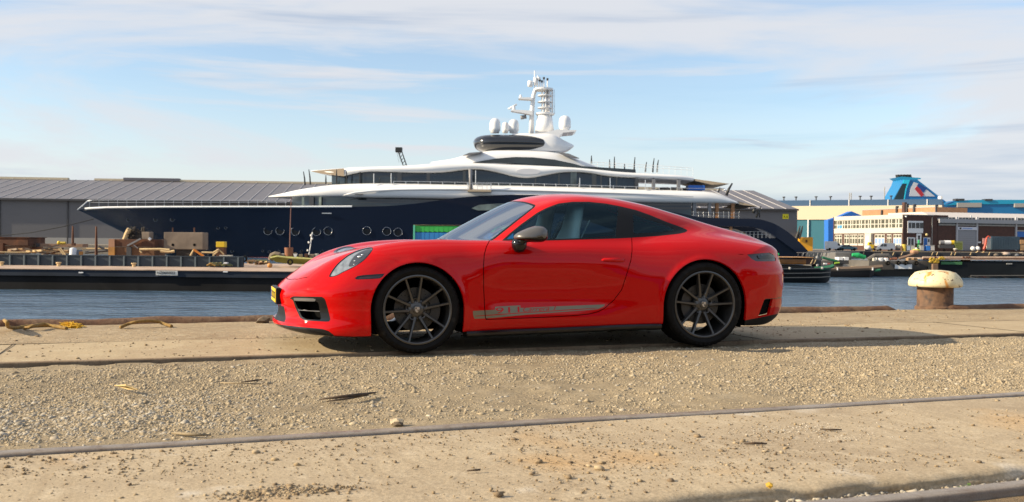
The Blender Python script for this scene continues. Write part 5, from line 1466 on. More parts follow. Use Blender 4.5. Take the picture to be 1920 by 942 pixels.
# rails, stanchions and poles, one by one
for px in np.arange(168, 540, 17.5):
    b = float(np.interp(px, [146, 170, 200, 250, 300, 380, 460, 560], [.2, 1.4, 2.6, 4.2, 5.3, 6.4, 7.2, 7.6])) - .1
    a = ypt(px, 375.5, b); c = ypt(px, 388.6, b); MB().bar(a, c, .075, n=5).build('rail_post', M_STEEL, yacht)
for y in (375.5, 380):
    MB().tube([tuple(ypt(px, y, float(np.interp(px, [146, 170, 200, 250, 300, 380, 460, 560], [.2, 1.4, 2.6, 4.2, 5.3, 6.4, 7.2, 7.6])) - .1)) for px in np.arange(166, 540, 12)], .03, 5).build('hand_rail', M_STEEL, yacht)
for px in list(np.arange(738, 880, 23.0)) + list(np.arange(935, 1300, 21.5)):
    y = float(np.interp(px, [700, 840, 1000, 1200, 1300], [343, 345, 348, 354, 357])); a = ypt(px, y - 3.6, 7.0); c = ypt(px, y + 1, 7.0); MB().bar(a, c, .13, n=5).build('stanchion', M_STEEL, yacht)
MB().tube([tuple(ypt(px, float(np.interp(px, [700, 840, 1000, 1200, 1300], [343, 345, 348, 354, 357])) - 3.4, 7.0)) for px in np.arange(738, 1372, 20)], .035, 5).build('hand_rail', M_STEEL, yacht)
for px in np.arange(1109, 1300, 11.2):
    y = float(np.interp(px, [1100, 1140, 1200, 1300], [308, 319, 323.5, 329])); t = float(np.interp(px, [1105, 1200, 1298], [304, 309, 315]))
    MB().bar(ypt(px, t, 5.6), ypt(px, y + 1, 5.6), .05, n=5).build('rail_post', M_WHITE, yacht)
for d in (0, 4.5):
    MB().tube([tuple(ypt(px, float(np.interp(px, [1105, 1200, 1298], [304, 309, 315])) + d, 5.6)) for px in np.arange(1105, 1300, 16)], .035, 5).build('hand_rail', M_WHITE, yacht)
for px, t, y, lean in ((1109,292,307,0),(1143,299,320,0),(1152,294,321,0),(1171,307,322,0),(1189,295,323,1.5),(1210,304,323,2.5),(1224,297,323.5,2.5),(1232,300,323.5,2.5),(572,322,348,-3),(582,318,347,-3),(631,318,345,0),(650,321,345,0),(675,316,345,0),(611,329,345,0)):
    MB().tube([tuple(ypt(px, y, 5.4)), tuple(ypt(px + lean * .3, (t + y) / 2, 5.4)), tuple(ypt(px + lean, t, 5.4))], [.13, .11, .06], 6).build('awning_pole', M_POLE, yacht)
for px, t, y in ((701, 326, 344), (733.5, 325, 344), (892, 320, 346), (1087, 334, 350), (1144, 334, 352), (1210, 338, 355)):
    MB().bar(ypt(px, t, 7.2), ypt(px, y + 1, 7.2), .14, n=6).build('deck_post', M_STEEL, yacht)
# boarding platform on the side
a, b = ypt(877, 356.5, 8.5), ypt(921, 360.5, 8.5); pf = MB().box(a.x, b.x, -9.4, -7.4, b.z, a.z).build('boarding_platform', M_BEIGE, yacht)
for px in (877.5, 886, 895, 904, 913, 920.5):
    p = ypt(px, 357, 9.3); q = ypt(px, 344.5, 9.3); MB().bar(p, q, .09 if px not in (877.5, 920.5) else .15, n=5).build('platform_post', M_STEEL, pf)
MB().bar(ypt(877, 344.8, 9.3), ypt(921, 344.8, 9.3), .09, n=5).build('platform_rail', M_STEEL, pf)
yb_([(883.5, 356), (882.5, 338), (882, 317.5)], [.34, .26, .3], M_GREYP, 'davit', pf, 8.6)
# aft decks
for px, w, y0, y1, m in ((1302.5,7,381,410,M_GREYP),(1331,6,381,410,M_GREYP),(1345,6,381,410,M_TEAK),(1374.5,6.5,381,410,M_TEAK),(1226,6,336,358,M_GREYP),(1273,6,338,359,M_GREYP),(1194,7,335,357,M_YBLACK)):
    a = ypt(px, y0, 6.6); c = ypt(px, y1, 6.6); MB().box(a.x - w * .04, a.x + w * .04, -6.6, -5.9, c.z, a.z).build('deck_pillar', m, yacht)
for y in (398, 404): MB().bar(ypt(1296, y, 7.4), ypt(1385, y + 2, 7.4), .045, n=5).build('hand_rail', M_STEEL, yacht)
for px in np.arange(1300, 1388, 9.5): MB().bar(ypt(px, 397, 7.4), ypt(px, 410, 7.4), .05, n=5).build('rail_post', M_STEEL, yacht)
for px in (1240, 1258, 1287): a = ypt(px, 351, 4); c = ypt(px + 14, 358, 4); MB().box(a.x, c.x, -4, 2, c.z, a.z).build('deck_furniture', pmat('rattan_grey', (.12, .11, .10), .8), yacht, bevel=.1)
MB().add([tuple(ypt(1303, 336, 6)), tuple(ypt(1368, 345, 6)), tuple(ypt(1368, 345, 6) + Vector((0, 12, 0))), tuple(ypt(1303, 336, 6) + Vector((0, 12, 0))), tuple(ypt(1303, 339, 6)), tuple(ypt(1335, 346.5, 6)), tuple(ypt(1335, 346.5, 6) + Vector((0, 12, 0))), tuple(ypt(1303, 339, 6) + Vector((0, 12, 0)))], [(0, 1, 2, 3), (4, 5, 6, 7), (0, 1, 5, 4), (3, 2, 6, 7), (1, 2, 6, 5)]).build('awning', M_BEIGE, yacht)
MB().add([tuple(ypt(583, 321, 1.2)), tuple(ypt(645, 316, 5)), tuple(ypt(645, 331, 5)), tuple(ypt(600, 325.5, 2.4))], [(0, 1, 2, 3)]).build('brow_lining', pmat('brow_lining_tan', (.20, .16, .12), .9), yacht)
MB().add([tuple(ypt(1386, 378, 6.5)), tuple(ypt(1420, 387.5, 6.5)), tuple(ypt(1420, 387.5, 6.5) + Vector((0, 13, 0))), tuple(ypt(1386, 378, 6.5) + Vector((0, 13, 0))), tuple(ypt(1386, 384, 6.5)), tuple(ypt(1386, 384, 6.5) + Vector((0, 13, 0)))], [(0, 1, 2, 3), (4, 1, 2, 5), (0, 1, 4)]).build('awning', M_BEIGE, yacht)
for pts, w in ((((1362, 367), (1366, 356), (1373, 344)), [.22, .2, .12]), (((1347, 361), (1350, 352)), .1), (((1418, 408), (1422, 398), (1427, 387)), [.16, .16, .08]), (((1424, 408), (1425, 392)), .08), (((1412, 400), (1416, 390)), .26)):
    yb_(pts, w, M_POLE, 'awning_pole', yacht, 6.8)
for px in (1345, 1352, 1358): yb_([(px, 362), (px, 353)], .05, M_STEEL, 'rail_post', yacht, 6.8)
o = MB().box(*(lambda a, c: (a.x, c.x, -5.6, -3.2, c.z, a.z))(ypt(1291, 347.5, 5.6), ypt(1322, 357, 5.6))).build('deck_crate', pmat('crate_blue', (.01, .10, .42), .5), None, bevel=.05)
o.location = YO; tag(o, 'bright blue crate on the yacht\'s upper aft deck', 'crate')

# ================================================================== far shore
LAND = -.3
M_FARG = ground_mat('far_quay_paving', (.27, .23, .18), (.21, .18, .145), (.32, .28, .22), .15)
M_FARW = pmat('far_quay_wall', (.028, .027, .030), .85, noise=(.6, .4))
def land(name, poly, label):
    mb = MB(); mb.prism(poly, -6, LAND, 'z'); o = mb.build(name, [M_FARG]); tag(o, label, kind='structure')
land('far_quay', [(-900, 171), (40, 171), (62, 192), (80, 222), (80, 236), (900, 236), (900, 1500), (-900, 1500)], 'paved quay on the far side of the harbour')
o = MB().box(80.1, 400, 235.2, 235.95, -4, LAND - .15).build('far_quay_wall', M_FARW); tag(o, 'black quay wall below the brick buildings', kind='structure')
def F(px, py, Y): return at_depth(px, py, Y)
M_CREAM = pmat('cream_sheeting', (.62, .53, .38), .7)
M_SHED = pmat('shed_grey_cladding', (.125, .125, .135), .55, noise=(.05, .12))
M_SHEDR = pmat('shed_roof_sheet', (.135, .13, .145), .55, noise=(.4, .14))
M_GUTTER = pmat('gutter_dark', (.05, .05, .055), .6)
M_PALE = pmat('pale_plinth', (.34, .33, .31), .8)

def warehouse():
    A = F(-140, 370.4, 188.6); B = F(1495, 393, 206)
    A = A + (A - B) * .45; A.z = 8.6; ax = Vector((B.x - A.x, B.y - A.y, 0)); Lg = ax.length; ang = math.atan2(ax.y, ax.x)
    o = empty('warehouse', (A.x, A.y, LAND), ang); tag(o, 'long grey warehouse with a sheeted pitched roof behind the yacht', 'warehouse')
    ez = 8.6 - LAND; rz = 13.9 - LAND; D = 27.0
    MB().box(0, Lg, 0, 2 * D, 0, ez).build('wall', M_SHED, o)
    MB().add([(Lg, 0, ez), (Lg, 2 * D, ez), (Lg, D, rz), (Lg - .4, 0, ez), (Lg - .4, 2 * D, ez), (Lg - .4, D, rz)], [(0, 1, 2), (5, 4, 3), (0, 2, 5, 3), (1, 4, 5, 2)]).build('gable', M_SHED, o)
    n = 96; w = Lg / n
    sl = math.hypot(D, rz - ez)
    me = MB().hexa([(0.03, -.6, -.12), (w - .03, -.6, -.12), (w - .03, D, rz - ez - 0.0), (0.03, D, rz - ez - 0.0), (0.03, -.6, .0), (w - .03, -.6, .0), (w - .03, D, rz - ez + .12), (.03, D, rz - ez + .12)]).build('roof_sheet', M_SHEDR, o)
    me.location = (0, 0, ez)
    for k in range(1, n):
        c = me.copy(); COL.objects.link(c); c.parent = o; c.location = (k * w, 0, ez)
    MB().add([(0, D + .1, rz), (Lg, D + .1, rz), (Lg, 2 * D, ez), (0, 2 * D, ez)], [(0, 1, 2, 3)]).build('rear_roof', M_SHEDR, o)
    MB().box(0, Lg, .2, D, ez - .02, ez + .03).build('ceiling', M_SHED, o)
    seam = MB().add([(0.0, -.6, -.02), (.10, -.6, -.02), (.10, D, rz - ez + .10), (0, D, rz - ez + .10), (0.0, -.6, .10), (.10, -.6, .10), (.10, D, rz - ez + .22), (0, D, rz - ez + .22)], [(3, 2, 1, 0), (4, 5, 6, 7), (0, 1, 5, 4), (1, 2, 6, 5), (2, 3, 7, 6), (3, 0, 4, 7)]).build('roof_seam', pmat('roof_seam_pale', (.42, .41, .42), .5), o)
    seam.location = (-.05, 0, ez)
    for k in range(1, n):
        c = seam.copy(); COL.objects.link(c); c.parent = o; c.location = (k * w - .05, 0, ez)
    MB().box(0, Lg * .379, D - .6, D + .6, rz + .05, rz + .55).build('ridge_cap', M_CREAM, o)
    MB().box(Lg * .4015, Lg * .97, D - .6, D + .6, rz + .05, rz + .5).build('ridge_cap', M_CREAM, o)
    MB().box(Lg * .4265, Lg * .4745, D - .9, D + .6, rz + .12, rz + .75).build('roof_vent', M_SHEDR, o)
    MB().box(0, Lg, -.85, -.6, -.35 + ez, ez + .02).build('gutter', M_GUTTER, o)
    for px in (0, 123): 
        p = F(px, 400, 190); s = (Vector((p.x - A.x, p.y - A.y, 0))).dot(ax.normalized()); MB().box(s - .12, s + .12, -.18, -.01, 0, ez - .3).build('downpipe', M_GUTTER, o)
    MB().box(0, Lg * .66, -.12, -.005, 0, 1.25).build('plinth', M_PALE, o)
    s = Lg - 2.1
    sg = MB().box(s - 1.15, s + .15, -.1, -.02, ez - 2.1, ez - 1.05).build('berth_sign', pmat('sign_yellow', (.75, .66, .02), .6), o)
    text_on('A 8', sg, (s - .5, -.12, ez - 1.86), .62, M_DARK, ang=(R(90), 0, 0))
    return o
def text_on(t, parent, loc, size, mat, ang=(R(90), 0, 0), width=None):
    cu = bpy.data.curves.new('lettering', 'FONT'); cu.body = t; cu.size = size; cu.align_x = 'CENTER'; cu.extrude = .004
    ob = bpy.data.objects.new('lettering', cu); COL.objects.link(ob)
    me = bpy.data.meshes.new_from_object(ob.evaluated_get(bpy.context.evaluated_depsgraph_get())); bpy.data.objects.remove(ob, do_unlink=True)
    o = link_mesh('lettering', me, mat, parent); o.location = loc; o.rotation_euler = ang
    if width: o.scale = (width / max(o.dimensions.x, 1e-4),) * 1 + (1, 1)
    return o
warehouse()

# ---- crane jib beyond the yacht
def crane():
    a = F(764, 340, 214); o = empty('harbour_crane', (a.x, 214, LAND)); tag(o, 'black lattice crane jib rising behind the yacht\'s forward deck', 'crane')
    def L(px, py): p = F(px, py, 214); return Vector((p.x - a.x, 0, p.z - LAND))
    for dx in (-3.2, 3.2):
        for dy in (-.5, .5): MB().bar(L(766 + dx, 330) + Vector((0, dy, 0)), L(750 + dx, 284) + Vector((0, dy, 0)), .16, n=5).build('chord', M_POLE, o)
    for k in range(8):
        t0, t1 = k / 8, (k + 1) / 8; p = L(766 - 3.2, 330).lerp(L(750 - 3.2, 284), t0); q = L(766 + 3.2, 330).lerp(L(750 + 3.2, 284), t1); MB().bar(p, q, .12, n=4).build('lattice_bar', M_POLE, o)
    p = L(748, 281); MB().box(p.x - .75, p.x + .75, -.6, .6, p.z - .6, p.z + .5).build('jib_head', M_POLE, o, bevel=.1)
    MB().bar(L(743.5, 283), L(748, 305), .04, n=4).build('cable', M_POLE, o); MB().bar(L(744.5, 283), L(752, 305), .04, n=4).build('cable', M_POLE, o)
    MB().box(-1.2, 1.2, -1.2, 1.2, 0, 8).build('crane_house', M_GREYP, o, bevel=.2); MB().bar(Vector((0, 0, 8)), L(766, 330), .8, n=6).build('jib_foot', M_POLE, o)
crane()

# ---- office block: white glazed front and brick end
M_BRICKD = pmat('dark_brick', (.075, .036, .028), .85, noise=(1.4, .25))
M_BRICKT = pmat('tan_brick', (.36, .19, .10), .85, noise=(1.0, .15))
M_FACW = pmat('facade_white', (.50, .48, .42), .7)
M_WINO = pmat('office_glass', (.075, .075, .055), .12, noise=(.5, .4))
M_FRAMEW = pmat('frame_white', (.75, .75, .75), .5)
M_GLD = pmat('dark_window', (.03, .035, .04), .12)
M_DBLUE = pmat('door_blue', (.015, .12, .42), .5)
def face_frame(pxa, Ya, pxb, Yb):
    A = F(pxa, 460, Ya); B = F(pxb, 460, Yb); d = Vector((B.x - A.x, B.y - A.y, 0)); return A, d.length, math.atan2(d.y, d.x)
def offices():
    A, Lw, ang = face_frame(1563, 272, 1693, 245); H_ = 9.04 - LAND
    o = empty('office_building', (A.x, A.y, LAND), ang); tag(o, 'two-storey office block with a white glazed front and dark brick end wall', 'building')
    MB().box(0, Lw, 0, 14, 0, H_).build('wall', M_BRICKD, o)
    def fr(x0, x1, h0, h1, out, mat, name, par=None, th=.2):
        return MB().box(Lw * x0, Lw * x1, -out, -out + th, H_ * h0, H_ * h1).build(name, mat, par or o)
    fr(.008, .995, .885, 1.0, .16, M_FACW, 'parapet'); fr(.008, .995, .495, .63, .16, M_FACW, 'spandrel'); fr(.008, .995, .63, .885, .03, M_FACW, 'window_band', th=.02)
    cols = [(230,280),(295,320),(330,380),(398,420),(435,480),(495,535),(553,575),(590,635),(650,695),(710,730),(748,795),(812,855),(872,893),(912,965),(980,1028),(1045,1072),(1088,1140),(1158,1205),(1225,1250),(1265,1320),(1340,1365),(1385,1432)]
    for i, (a, b) in enumerate(cols):
        for (h0, h1) in ((.765, .875), (.645, .742)):
            fr((a - 220) / 1225, (b - 220) / 1225, h0, h1, .06, pmat('blue_blind', (.05, .25, .45), .4) if (i in (1, 2) and h1 < .75) else M_WINO, 'window', th=.03)
    grp = [(.02, .135), (.17, .245), (.255, .37), (.38, .46), (.62, .76), (.79, .85), (.875, .985)]
    for gi, (a, b) in enumerate(grp):
        f = fr(a, b, .14, .46, .10, M_FACW, 'window_frame', th=.1); k = 3 if b - a > .09 else 2
        for j in range(k):
            w_ = (b - a) / k
            for (h0, h1) in ((.375, .44), (.20, .345)):
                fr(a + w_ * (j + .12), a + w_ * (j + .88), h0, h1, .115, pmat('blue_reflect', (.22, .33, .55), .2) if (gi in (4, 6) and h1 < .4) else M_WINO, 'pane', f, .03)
    fr(.51, .60, .0, .49, .9, M_FACW, 'porch', th=.9); p = fr(.535, .575, .02, .40, 1.0, M_FRAMEW, 'front_door', th=.08)
    fr(.0, .012, 0, 1, .18, M_BRICKD, 'corner_pier', th=.3)
    # brick end
    B, Lb, ang2 = face_frame(1693, 245, 1757, 247)
    e = empty('brick_wing', (B.x, B.y, LAND), ang2); tag(e, 'dark brick wing with a framed upper window and a blue door', 'building')
    MB().box(0.02, Lb, 0, 12, 0, H_ - .02).build('wall', M_BRICKD, e)
    k = 242 / CF
    def bx(px0, px1, y0, y1, out, mat, name, par=None, th=.12):
        z0 = (471.3 - y1) * k; z1 = (471.3 - y0) * k
        return MB().box((px0 - 1693) * k, (px1 - 1693) * k, -out, -out + th, z0, z1).build(name, mat, par or e)
    bx(1693.5, 1757, 401.5, 403, .2, M_PALE, 'coping')
    f = bx(1702, 1735, 413.6, 436.6, .12, M_FRAMEW, 'window')
    for a in (1704, 1710.5, 1719.5, 1728): bx(a, a + (5.4 if a < 1710 else 7.6), 417, 427.5, .15, M_GLD, 'pane', f, .04)
    f = bx(1702, 1718, 445, 461, .12, M_FRAMEW, 'window'); [bx(a, a + 5, 447, 460, .15, M_GLD, 'pane', f, .04) for a in (1703.5, 1710)]
    s = bx(1721, 1731.5, 437.5, 456, .14, M_FRAMEW, 'notice_board'); bx(1724.5, 1728, 441.5, 449, .16, M_DARK, 'emblem', s, .03); bx(1723.5, 1729, 441.5, 443, .165, M_DARK, 'emblem_bar', s, .03)
    d = bx(1736, 1750.5, 445, 470, .12, M_FRAMEW, 'door_frame'); bx(1736.8, 1744, 446, 470, .16, M_DBLUE, 'door', d, .05); bx(1745.5, 1749, 447.5, 453.5, .15, M_GLD, 'pane', d, .04)
    MB().lathe([(0, -.3), (.3, -.25), (.36, 0), (.0, .05)], 12, ((1741.7 - 1693) * k, -.2, (471.3 - 439.5) * k), 'y').build('wall_lamp', pmat('lamp_cream', (.7, .55, .25), .4), e, smooth=True)
    MB().bar(((1754 - 1693) * k, -.14, 0), ((1754 - 1693) * k, -.14, H_ - .6), .18, n=6).build('downpipe', M_PALE, e)
    MB().lathe([(0, 0), (.22, 0), (.22, .3), (0, .35)], 10, (.55, -.3, H_ - .7)).build('lamp', M_FRAMEW, e)
offices()
def hall():
    B, Lb, ang = face_frame(1757.5, 247, 2450, 280)
    o = empty('workshop_hall', (B.x, B.y, LAND), ang); tag(o, 'long low workshop hall with a pale roof, grey glazing and brick base', 'building')
    k0, k1 = 247 / CF, 280 / CF
    def X(px): t = (px - 1757.5) / (2450 - 1757.5); return Lb * t
    def kz(px): return (247 + (280 - 247) * (px - 1757.5) / 692.5) / CF
    def bx(px0, px1, y0, y1, out, mat, name, par=None, th=.12):
        k = kz((px0 + px1) / 2); g = 464.2 + .85 * CF / (k * CF) + .3 / k * 1.0; gz = 463.8 + (CH - LAND) / k
        return MB().box(X(px0), X(px1), -out, -out + th, (gz - y1) * k, (gz - y0) * k).build(name, mat, par or o)
    MB().box(.02, Lb, 0, 20, 0, 8.0).build('wall', M_BRICKD, o)
    MB().prism([(-.6, 8.0), (6, 10.3), (20, 10.3), (20, 8.0)], .03, Lb, 'x').build('roof', pmat('roof_pale', (.55, .51, .48), .7), o)
    MB().box(.03, Lb, -.75, -.3, 7.35, 8.35).build('fascia', pmat('fascia_grey', (.33, .33, .34), .6), o)
    for i, a in enumerate(np.arange(1759, 2440, 5.6)):
        if any(abs(a + 2.6 - c) < 2.6 for c in (1789, 1823, 1890)): continue
        bx(a, a + 5.0, 408, 423.6, .06, pmat('clad_%d' % (i * 7 % 4), [(.060, .075, .085), (.11, .115, .12), (.085, .095, .11), (.10, .10, .10)][i * 7 % 4], .25), 'glazing_panel', th=.05)
    bx(1759, 2440, 423.6, 425.6, .15, M_PALE, 'sill')
    for px in (1789, 1823, 1890, 1960, 2061, 2160, 2260, 2360): bx(px - 1.2, px + 1.2, 407, 469, .3, pmat('column_pale', (.42, .43, .46), .6), 'column', th=.3)
    s = bx(1790.5, 1822, 425.8, 431.6, .35, pmat('sign_white', (.6, .62, .68), .5), 'door_sign', th=.2); bx(1792.5, 1795.5, 427, 430, .38, M_DARK, 'logo', s, .04); bx(1797.5, 1814, 428, 429.6, .37, pmat('sign_blue', (.15, .25, .55), .5), 'lettering_bar', s, .03)
    d = bx(1790.5, 1821.5, 432, 470, .12, pmat('shutter_grey', (.26, .27, .30), .5), 'roller_door')
    for y in np.arange(435, 470, 4.0): bx(1790.5, 1818, y, y + .5, .15, M_GREYP, 'slat_joint', d, .04)
    bx(1892, 2060, 434, 444, .25, M_DBLUE, 'blue_awning'); bx(1891, 2061, 431.5, 433.5, .3, M_PALE, 'lintel')
    bx(1822, 1829, 453, 455.6, .3, M_FRAMEW, 'wall_sign')
    for px in (1809, 1910): bx(px - 1, px + 1, 404.5, 408.5, .95, M_FRAMEW, 'flood_lamp')
hall()
def brick_block():
    A, Lw, ang = face_frame(1616, 292, 1757, 262); o = empty('brick_block', (A.x, A.y, LAND), ang); tag(o, 'tan brick block with dark chimney flues behind the white office front', 'building')
    za = .85 + (462 - 396.5) * 292 / CF - LAND; zb = .85 + (463.3 - 387) * 262 / CF - LAND; z = (za + zb) / 2
    MB().box(0, Lw, 0, 10, 0, z).build('wall', M_BRICKT, o)
    MB().box(0, Lw, -.1, .3, z, z + .25).build('coping', M_PALE, o)
    for px, w, t in ((1657, 3, 390), (1685.5, 3, 383), (1699, 7, 376), (1704.5, 2.4, 379), (1717.5, 3.4, 381), (1756, 2, 384)):
        s = Lw * (px - 1616) / 141; kk = 276 / CF; MB().box(s - w * kk / 2, s + w * kk / 2, -.5, .3, z - 3.2, z + (386 - t) * kk * .9 + .4).build('flue', M_BRICKD if px == 1699 else M_GUTTER, o)
brick_block()
def tent():
    k = 300 / CF
    def P(px, py): p = F(px, py, 300); return (p.x, p.z)
    o = MB().prism([P(1553, 468), P(1553, 413), P(1573, 407), P(1597, 396.5), P(1618, 405.5), P(1618, 468)], 300, 304).build('shelter_hall', pmat('tarp_blue', (.012, .13, .50), .6)); tag(o, 'bright blue gabled shelter tent beside the white office front', 'tent')
tent()
def big_shed():
    Y = 355; p = F(1420, 460, Y); q = F(1765, 460, Y - 26); o = empty('storage_shed', (p.x, Y, LAND), math.atan2(-26, q.x - p.x)); L_ = (Vector((q.x, Y - 26, 0)) - Vector((p.x, Y, 0))).length
    tag(o, 'big far shed with teal walls, cream upper cladding and navy roof band', 'warehouse')
    k = (Y - 13) / CF
    def z(py): return (461.5 - py) * k + CH - LAND
    MB().box(0, L_, 0, 60, 0, z(412)).build('wall', pmat('teal_cladding', (.030, .14, .19), .5), o)
    MB().box(0, L_, -.4, 60, z(412) + .01, z(386)).build('upper_cladding', M_CREAM, o)
    MB().box(0, L_, 4, 64, z(386) + .01, z(374)).build('roof_band', pmat('navy_cladding', (.035, .085, .17), .5), o)
    for px in (1515, 1553): s = (px - 1420) * k; MB().box(s - .2, s + .2, -.6, -.35, 0, z(412)).build('column', M_FRAMEW, o)
    for px in (1515, 1586, 1655, 1722): s = (px - 1420) * k; MB().box(s - .13, s + .13, 3.8, 3.98, z(386), z(374)).build('cladding_joint', M_FRAMEW, o)
    for px in (1465, 1488, 1525.5, 1552, 1605.5, 1625, 1660):
        s = (px - 1420) * k; MB().lathe([(.22, 0), (.22, 1.0), (.55, 1.1), (.55, 1.4), (0, 1.5)], 10, (s, 5, z(374))).build('roof_vent', M_GUTTER, o)
    for px in (1586, 1589, 1648): s = (px - 1420) * k; MB().bar((s, 6, z(374)), (s, 6, z(374) + (2.6 if px < 1600 else 4.6)), .35, n=6).build('antenna_mast', M_PALE, o)
big_shed()
def ferry():
    Y = 430; k = Y / CF
    a = F(1700, 470, Y); o = empty('ferry', (a.x, Y, WATER_Z)); tag(o, 'cyan-blue ferry with a large raked funnel rising behind the sheds', 'ferry')
    def L(px, py): p = F(px, py, Y); return (p.x - a.x, p.z - WATER_Z)
    M_CY = pmat('ferry_cyan', (.01, .30, .50), .4); M_CY2 = pmat('ferry_blue', (.008, .16, .38), .4)
    def pr(pts, y0, y1, mat, name, par=None): return MB().prism([L(*p) for p in pts], y0, y1).build(name, mat, par or o)
    pr([(1500, 470), (1500, 392), (1740, 389), (1765, 379), (1990, 379), (1990, 470)], -13, 13, M_CY2, 'hull')
    pr([(1748, 388), (1775, 378.5), (1800, 377.5), (1990, 377.5), (1990, 384), (1775, 386)], -13.5, -12, M_CY, 'deck_band')
    fn = pr([(1664.5, 376), (1681, 347), (1684, 338), (1709, 338.5), (1763, 380), (1664, 380)], -6, 6, M_CY2, 'funnel')
    pr([(1666, 376), (1681, 347.5), (1690, 347), (1684.5, 376)], -6.3, -5.9, pmat('louvre_dark', (.012, .035, .045), .6), 'louvre', fn)
    pr([(1682, 346), (1684, 339), (1695.5, 339), (1689, 356), (1685.5, 376), (1683.5, 376), (1687, 356), (1690, 346.5)], -6.4, -6.05, pmat('ferry_bright', (.02, .55, .75), .4), 'funnel_edge', fn)
    pr([(1694, 369.5), (1697, 354), (1703, 343.5), (1710, 346), (1726, 357), (1742, 370)], -6.25, -5.95, pmat('emblem_white', (.55, .55, .57), .5), 'emblem_field', fn)
    pr([(1708, 350), (1711.5, 345.8), (1719, 351), (1726.5, 354.5), (1720, 363)], -6.36, -6.2, pmat('emblem_navy', (.01, .05, .22), .5), 'emblem_blue', fn)
    pr([(1704, 356), (1708, 351), (1714, 356), (1721.5, 367.5), (1716, 370.5)], -6.38, -6.2, pmat('emblem_red', (.42, .02, .03), .5), 'emblem_red', fn)
    pr([(1676.5, 334), (1682, 333), (1717, 335.5), (1717, 337.5), (1707, 339.5), (1684, 339)], -5.5, 5.5, M_CY, 'funnel_cap', fn)
    for i, x in enumerate((1681, 1686.5, 1692, 1697, 1702)): pr([(x, 328), (x + 2.4, 328), (x + 4.2, 334.5), (x + 1.6, 334.5)], -1.5 - .2 * i, 1.5, M_POLE, 'exhaust_pipe', fn)
    for (x0, x1, y0, y1, m) in ((1768, 1812, 383, 391, M_PALE), (1765, 1781, 375.5, 379, M_GUTTER), (1872, 1892, 384, 391, M_PALE), (1818, 1832, 376, 379, M_GUTTER), (1903, 1909, 377.5, 382, M_FRAMEW), (1738, 1741, 371, 379, M_FRAMEW)):
        pr([(x0, y1), (x0, y0), (x1, y0), (x1, y1)], -14, -11, m, 'deck_gear')
ferry()

# ---- unseen shed, added so the car's paint has something to mirror
def add_reflection_shed():
    o = empty('reflection_shed', tuple(q2w(0, -42)), PHI); tag(o, 'unseen dark brick shed added on the land side for the car paint to mirror', 'building')
    MB().box(-70, 75, -14, 0, -.06, 6.2).build('wall', M_BRICKD, o)
    MB().prism([(-14.4, 6.2), (.4, 6.2), (-7, 9.2)], -70.3, 75.3, 'x').build('roof', M_SHEDR, o)
    for k in range(9): MB().box(-64 + k * 15.5, -58.5 + k * 15.5, 0, .12, -.05, 4.2).build('sliding_door', [M_GREYP, M_PALE, M_DBLUE][k % 3], o)
    for k in range(9): MB().box(-56 + k * 15.5, -53.4 + k * 15.5, 0, .10, 2.2, 4.0).build('window', M_FRAMEW, o)
add_reflection_shed()

# ================================================================== work barge on the left, with its cargo
M_BHULL = pmat('barge_hull_black', (.011, .011, .012), .75, spec=.15, noise=(.5, .5), var=((.028, .025, .022), .8, .6, .8))
M_BNAVY = pmat('barge_strake_navy', (.014, .021, .034), .6, spec=.25, noise=(.5, .3), var=((.06, .055, .05), .7, .62, .8))
M_BDECK = pmat('barge_deck_pinkish', (.40, .29, .215), .85, noise=(1.2, .25), var=((.25, .17, .12), .5, .55, .75))
M_BCOAM = pmat('coaming_blue_grey', (.020, .035, .052), .5, noise=(.8, .3))
M_RIB = pmat('rib_grey', (.10, .13, .15), .6)
M_RUST = pmat('rust_dark', (.085, .034, .018), .85, noise=(1.6, .4), var=((.20, .075, .03), .9, .5, .75))
M_RUSTO = pmat('rust_orange', (.42, .20, .05), .8, noise=(1.5, .3))
M_CONC = pmat('concrete_block_brown', (.21, .165, .125), .9, noise=(1.2, .25), var=((.13, .10, .08), .8, .5, .75))
M_PLANK = pmat('old_plank', (.30, .19, .10), .85, noise=(1.2, .35))
M_PLANKL = pmat('pale_plank', (.58, .42, .22), .8, noise=(1.2, .2))
M_YELP = pmat('yellow_paint', (.72, .48, .015), .5, noise=(1.0, .15))
M_CHAIN = pmat('chain_iron', (.055, .045, .038), .7, .5, noise=(4, .4))
M_WBAG = pmat('white_sack', (.62, .63, .66), .7, noise=(3, .15))
BY0 = CF * (CH - WATER_Z) / (545 - 448.3)          # depth of the near side from its waterline
BDZ = CH - (506.5 - 448.5) * BY0 / CF              # deck level
BYC = CF * (CH - BDZ) / (500.5 - 448.5)            # depth of the coaming
barge = empty('work_barge', (0, BY0, WATER_Z)); tag(barge, 'long low black work barge with a dark coaming, moored ahead of the yacht\'s bow', 'barge')
def bl(p): return Vector((p.x, p.y - BY0, p.z - WATER_Z))
XL, XR = -62.0, 2.0; dz = BDZ - WATER_Z
MB().prism([(0, -.8), (0, dz - .36), (.04, dz - .36), (16, dz - .36), (16, -.8)], XL, XR, 'x').build('hull', M_BHULL, barge)
st_ = MB().box(XL, XR, -.14, 16, dz - .355, dz - .02).build('strake', M_BNAVY, barge)
dk = MB().box(XL, XR, -.20, 16.02, dz - .018, dz + .02).build('deck', M_BDECK, barge)
cz = CH - (481 - 448.5) * BYC / CF - WATER_Z       # coaming top
cy = BYC - BY0; CX1 = at_depth(456, 490, BYC).x
MB().box(XL, CX1, cy, cy + .15, dz, cz).build('coaming', M_BCOAM, barge)
MB().box(XL, CX1, cy - .05, cy + .3, cz, cz + .05).build('coaming_cap', M_BCOAM, barge)
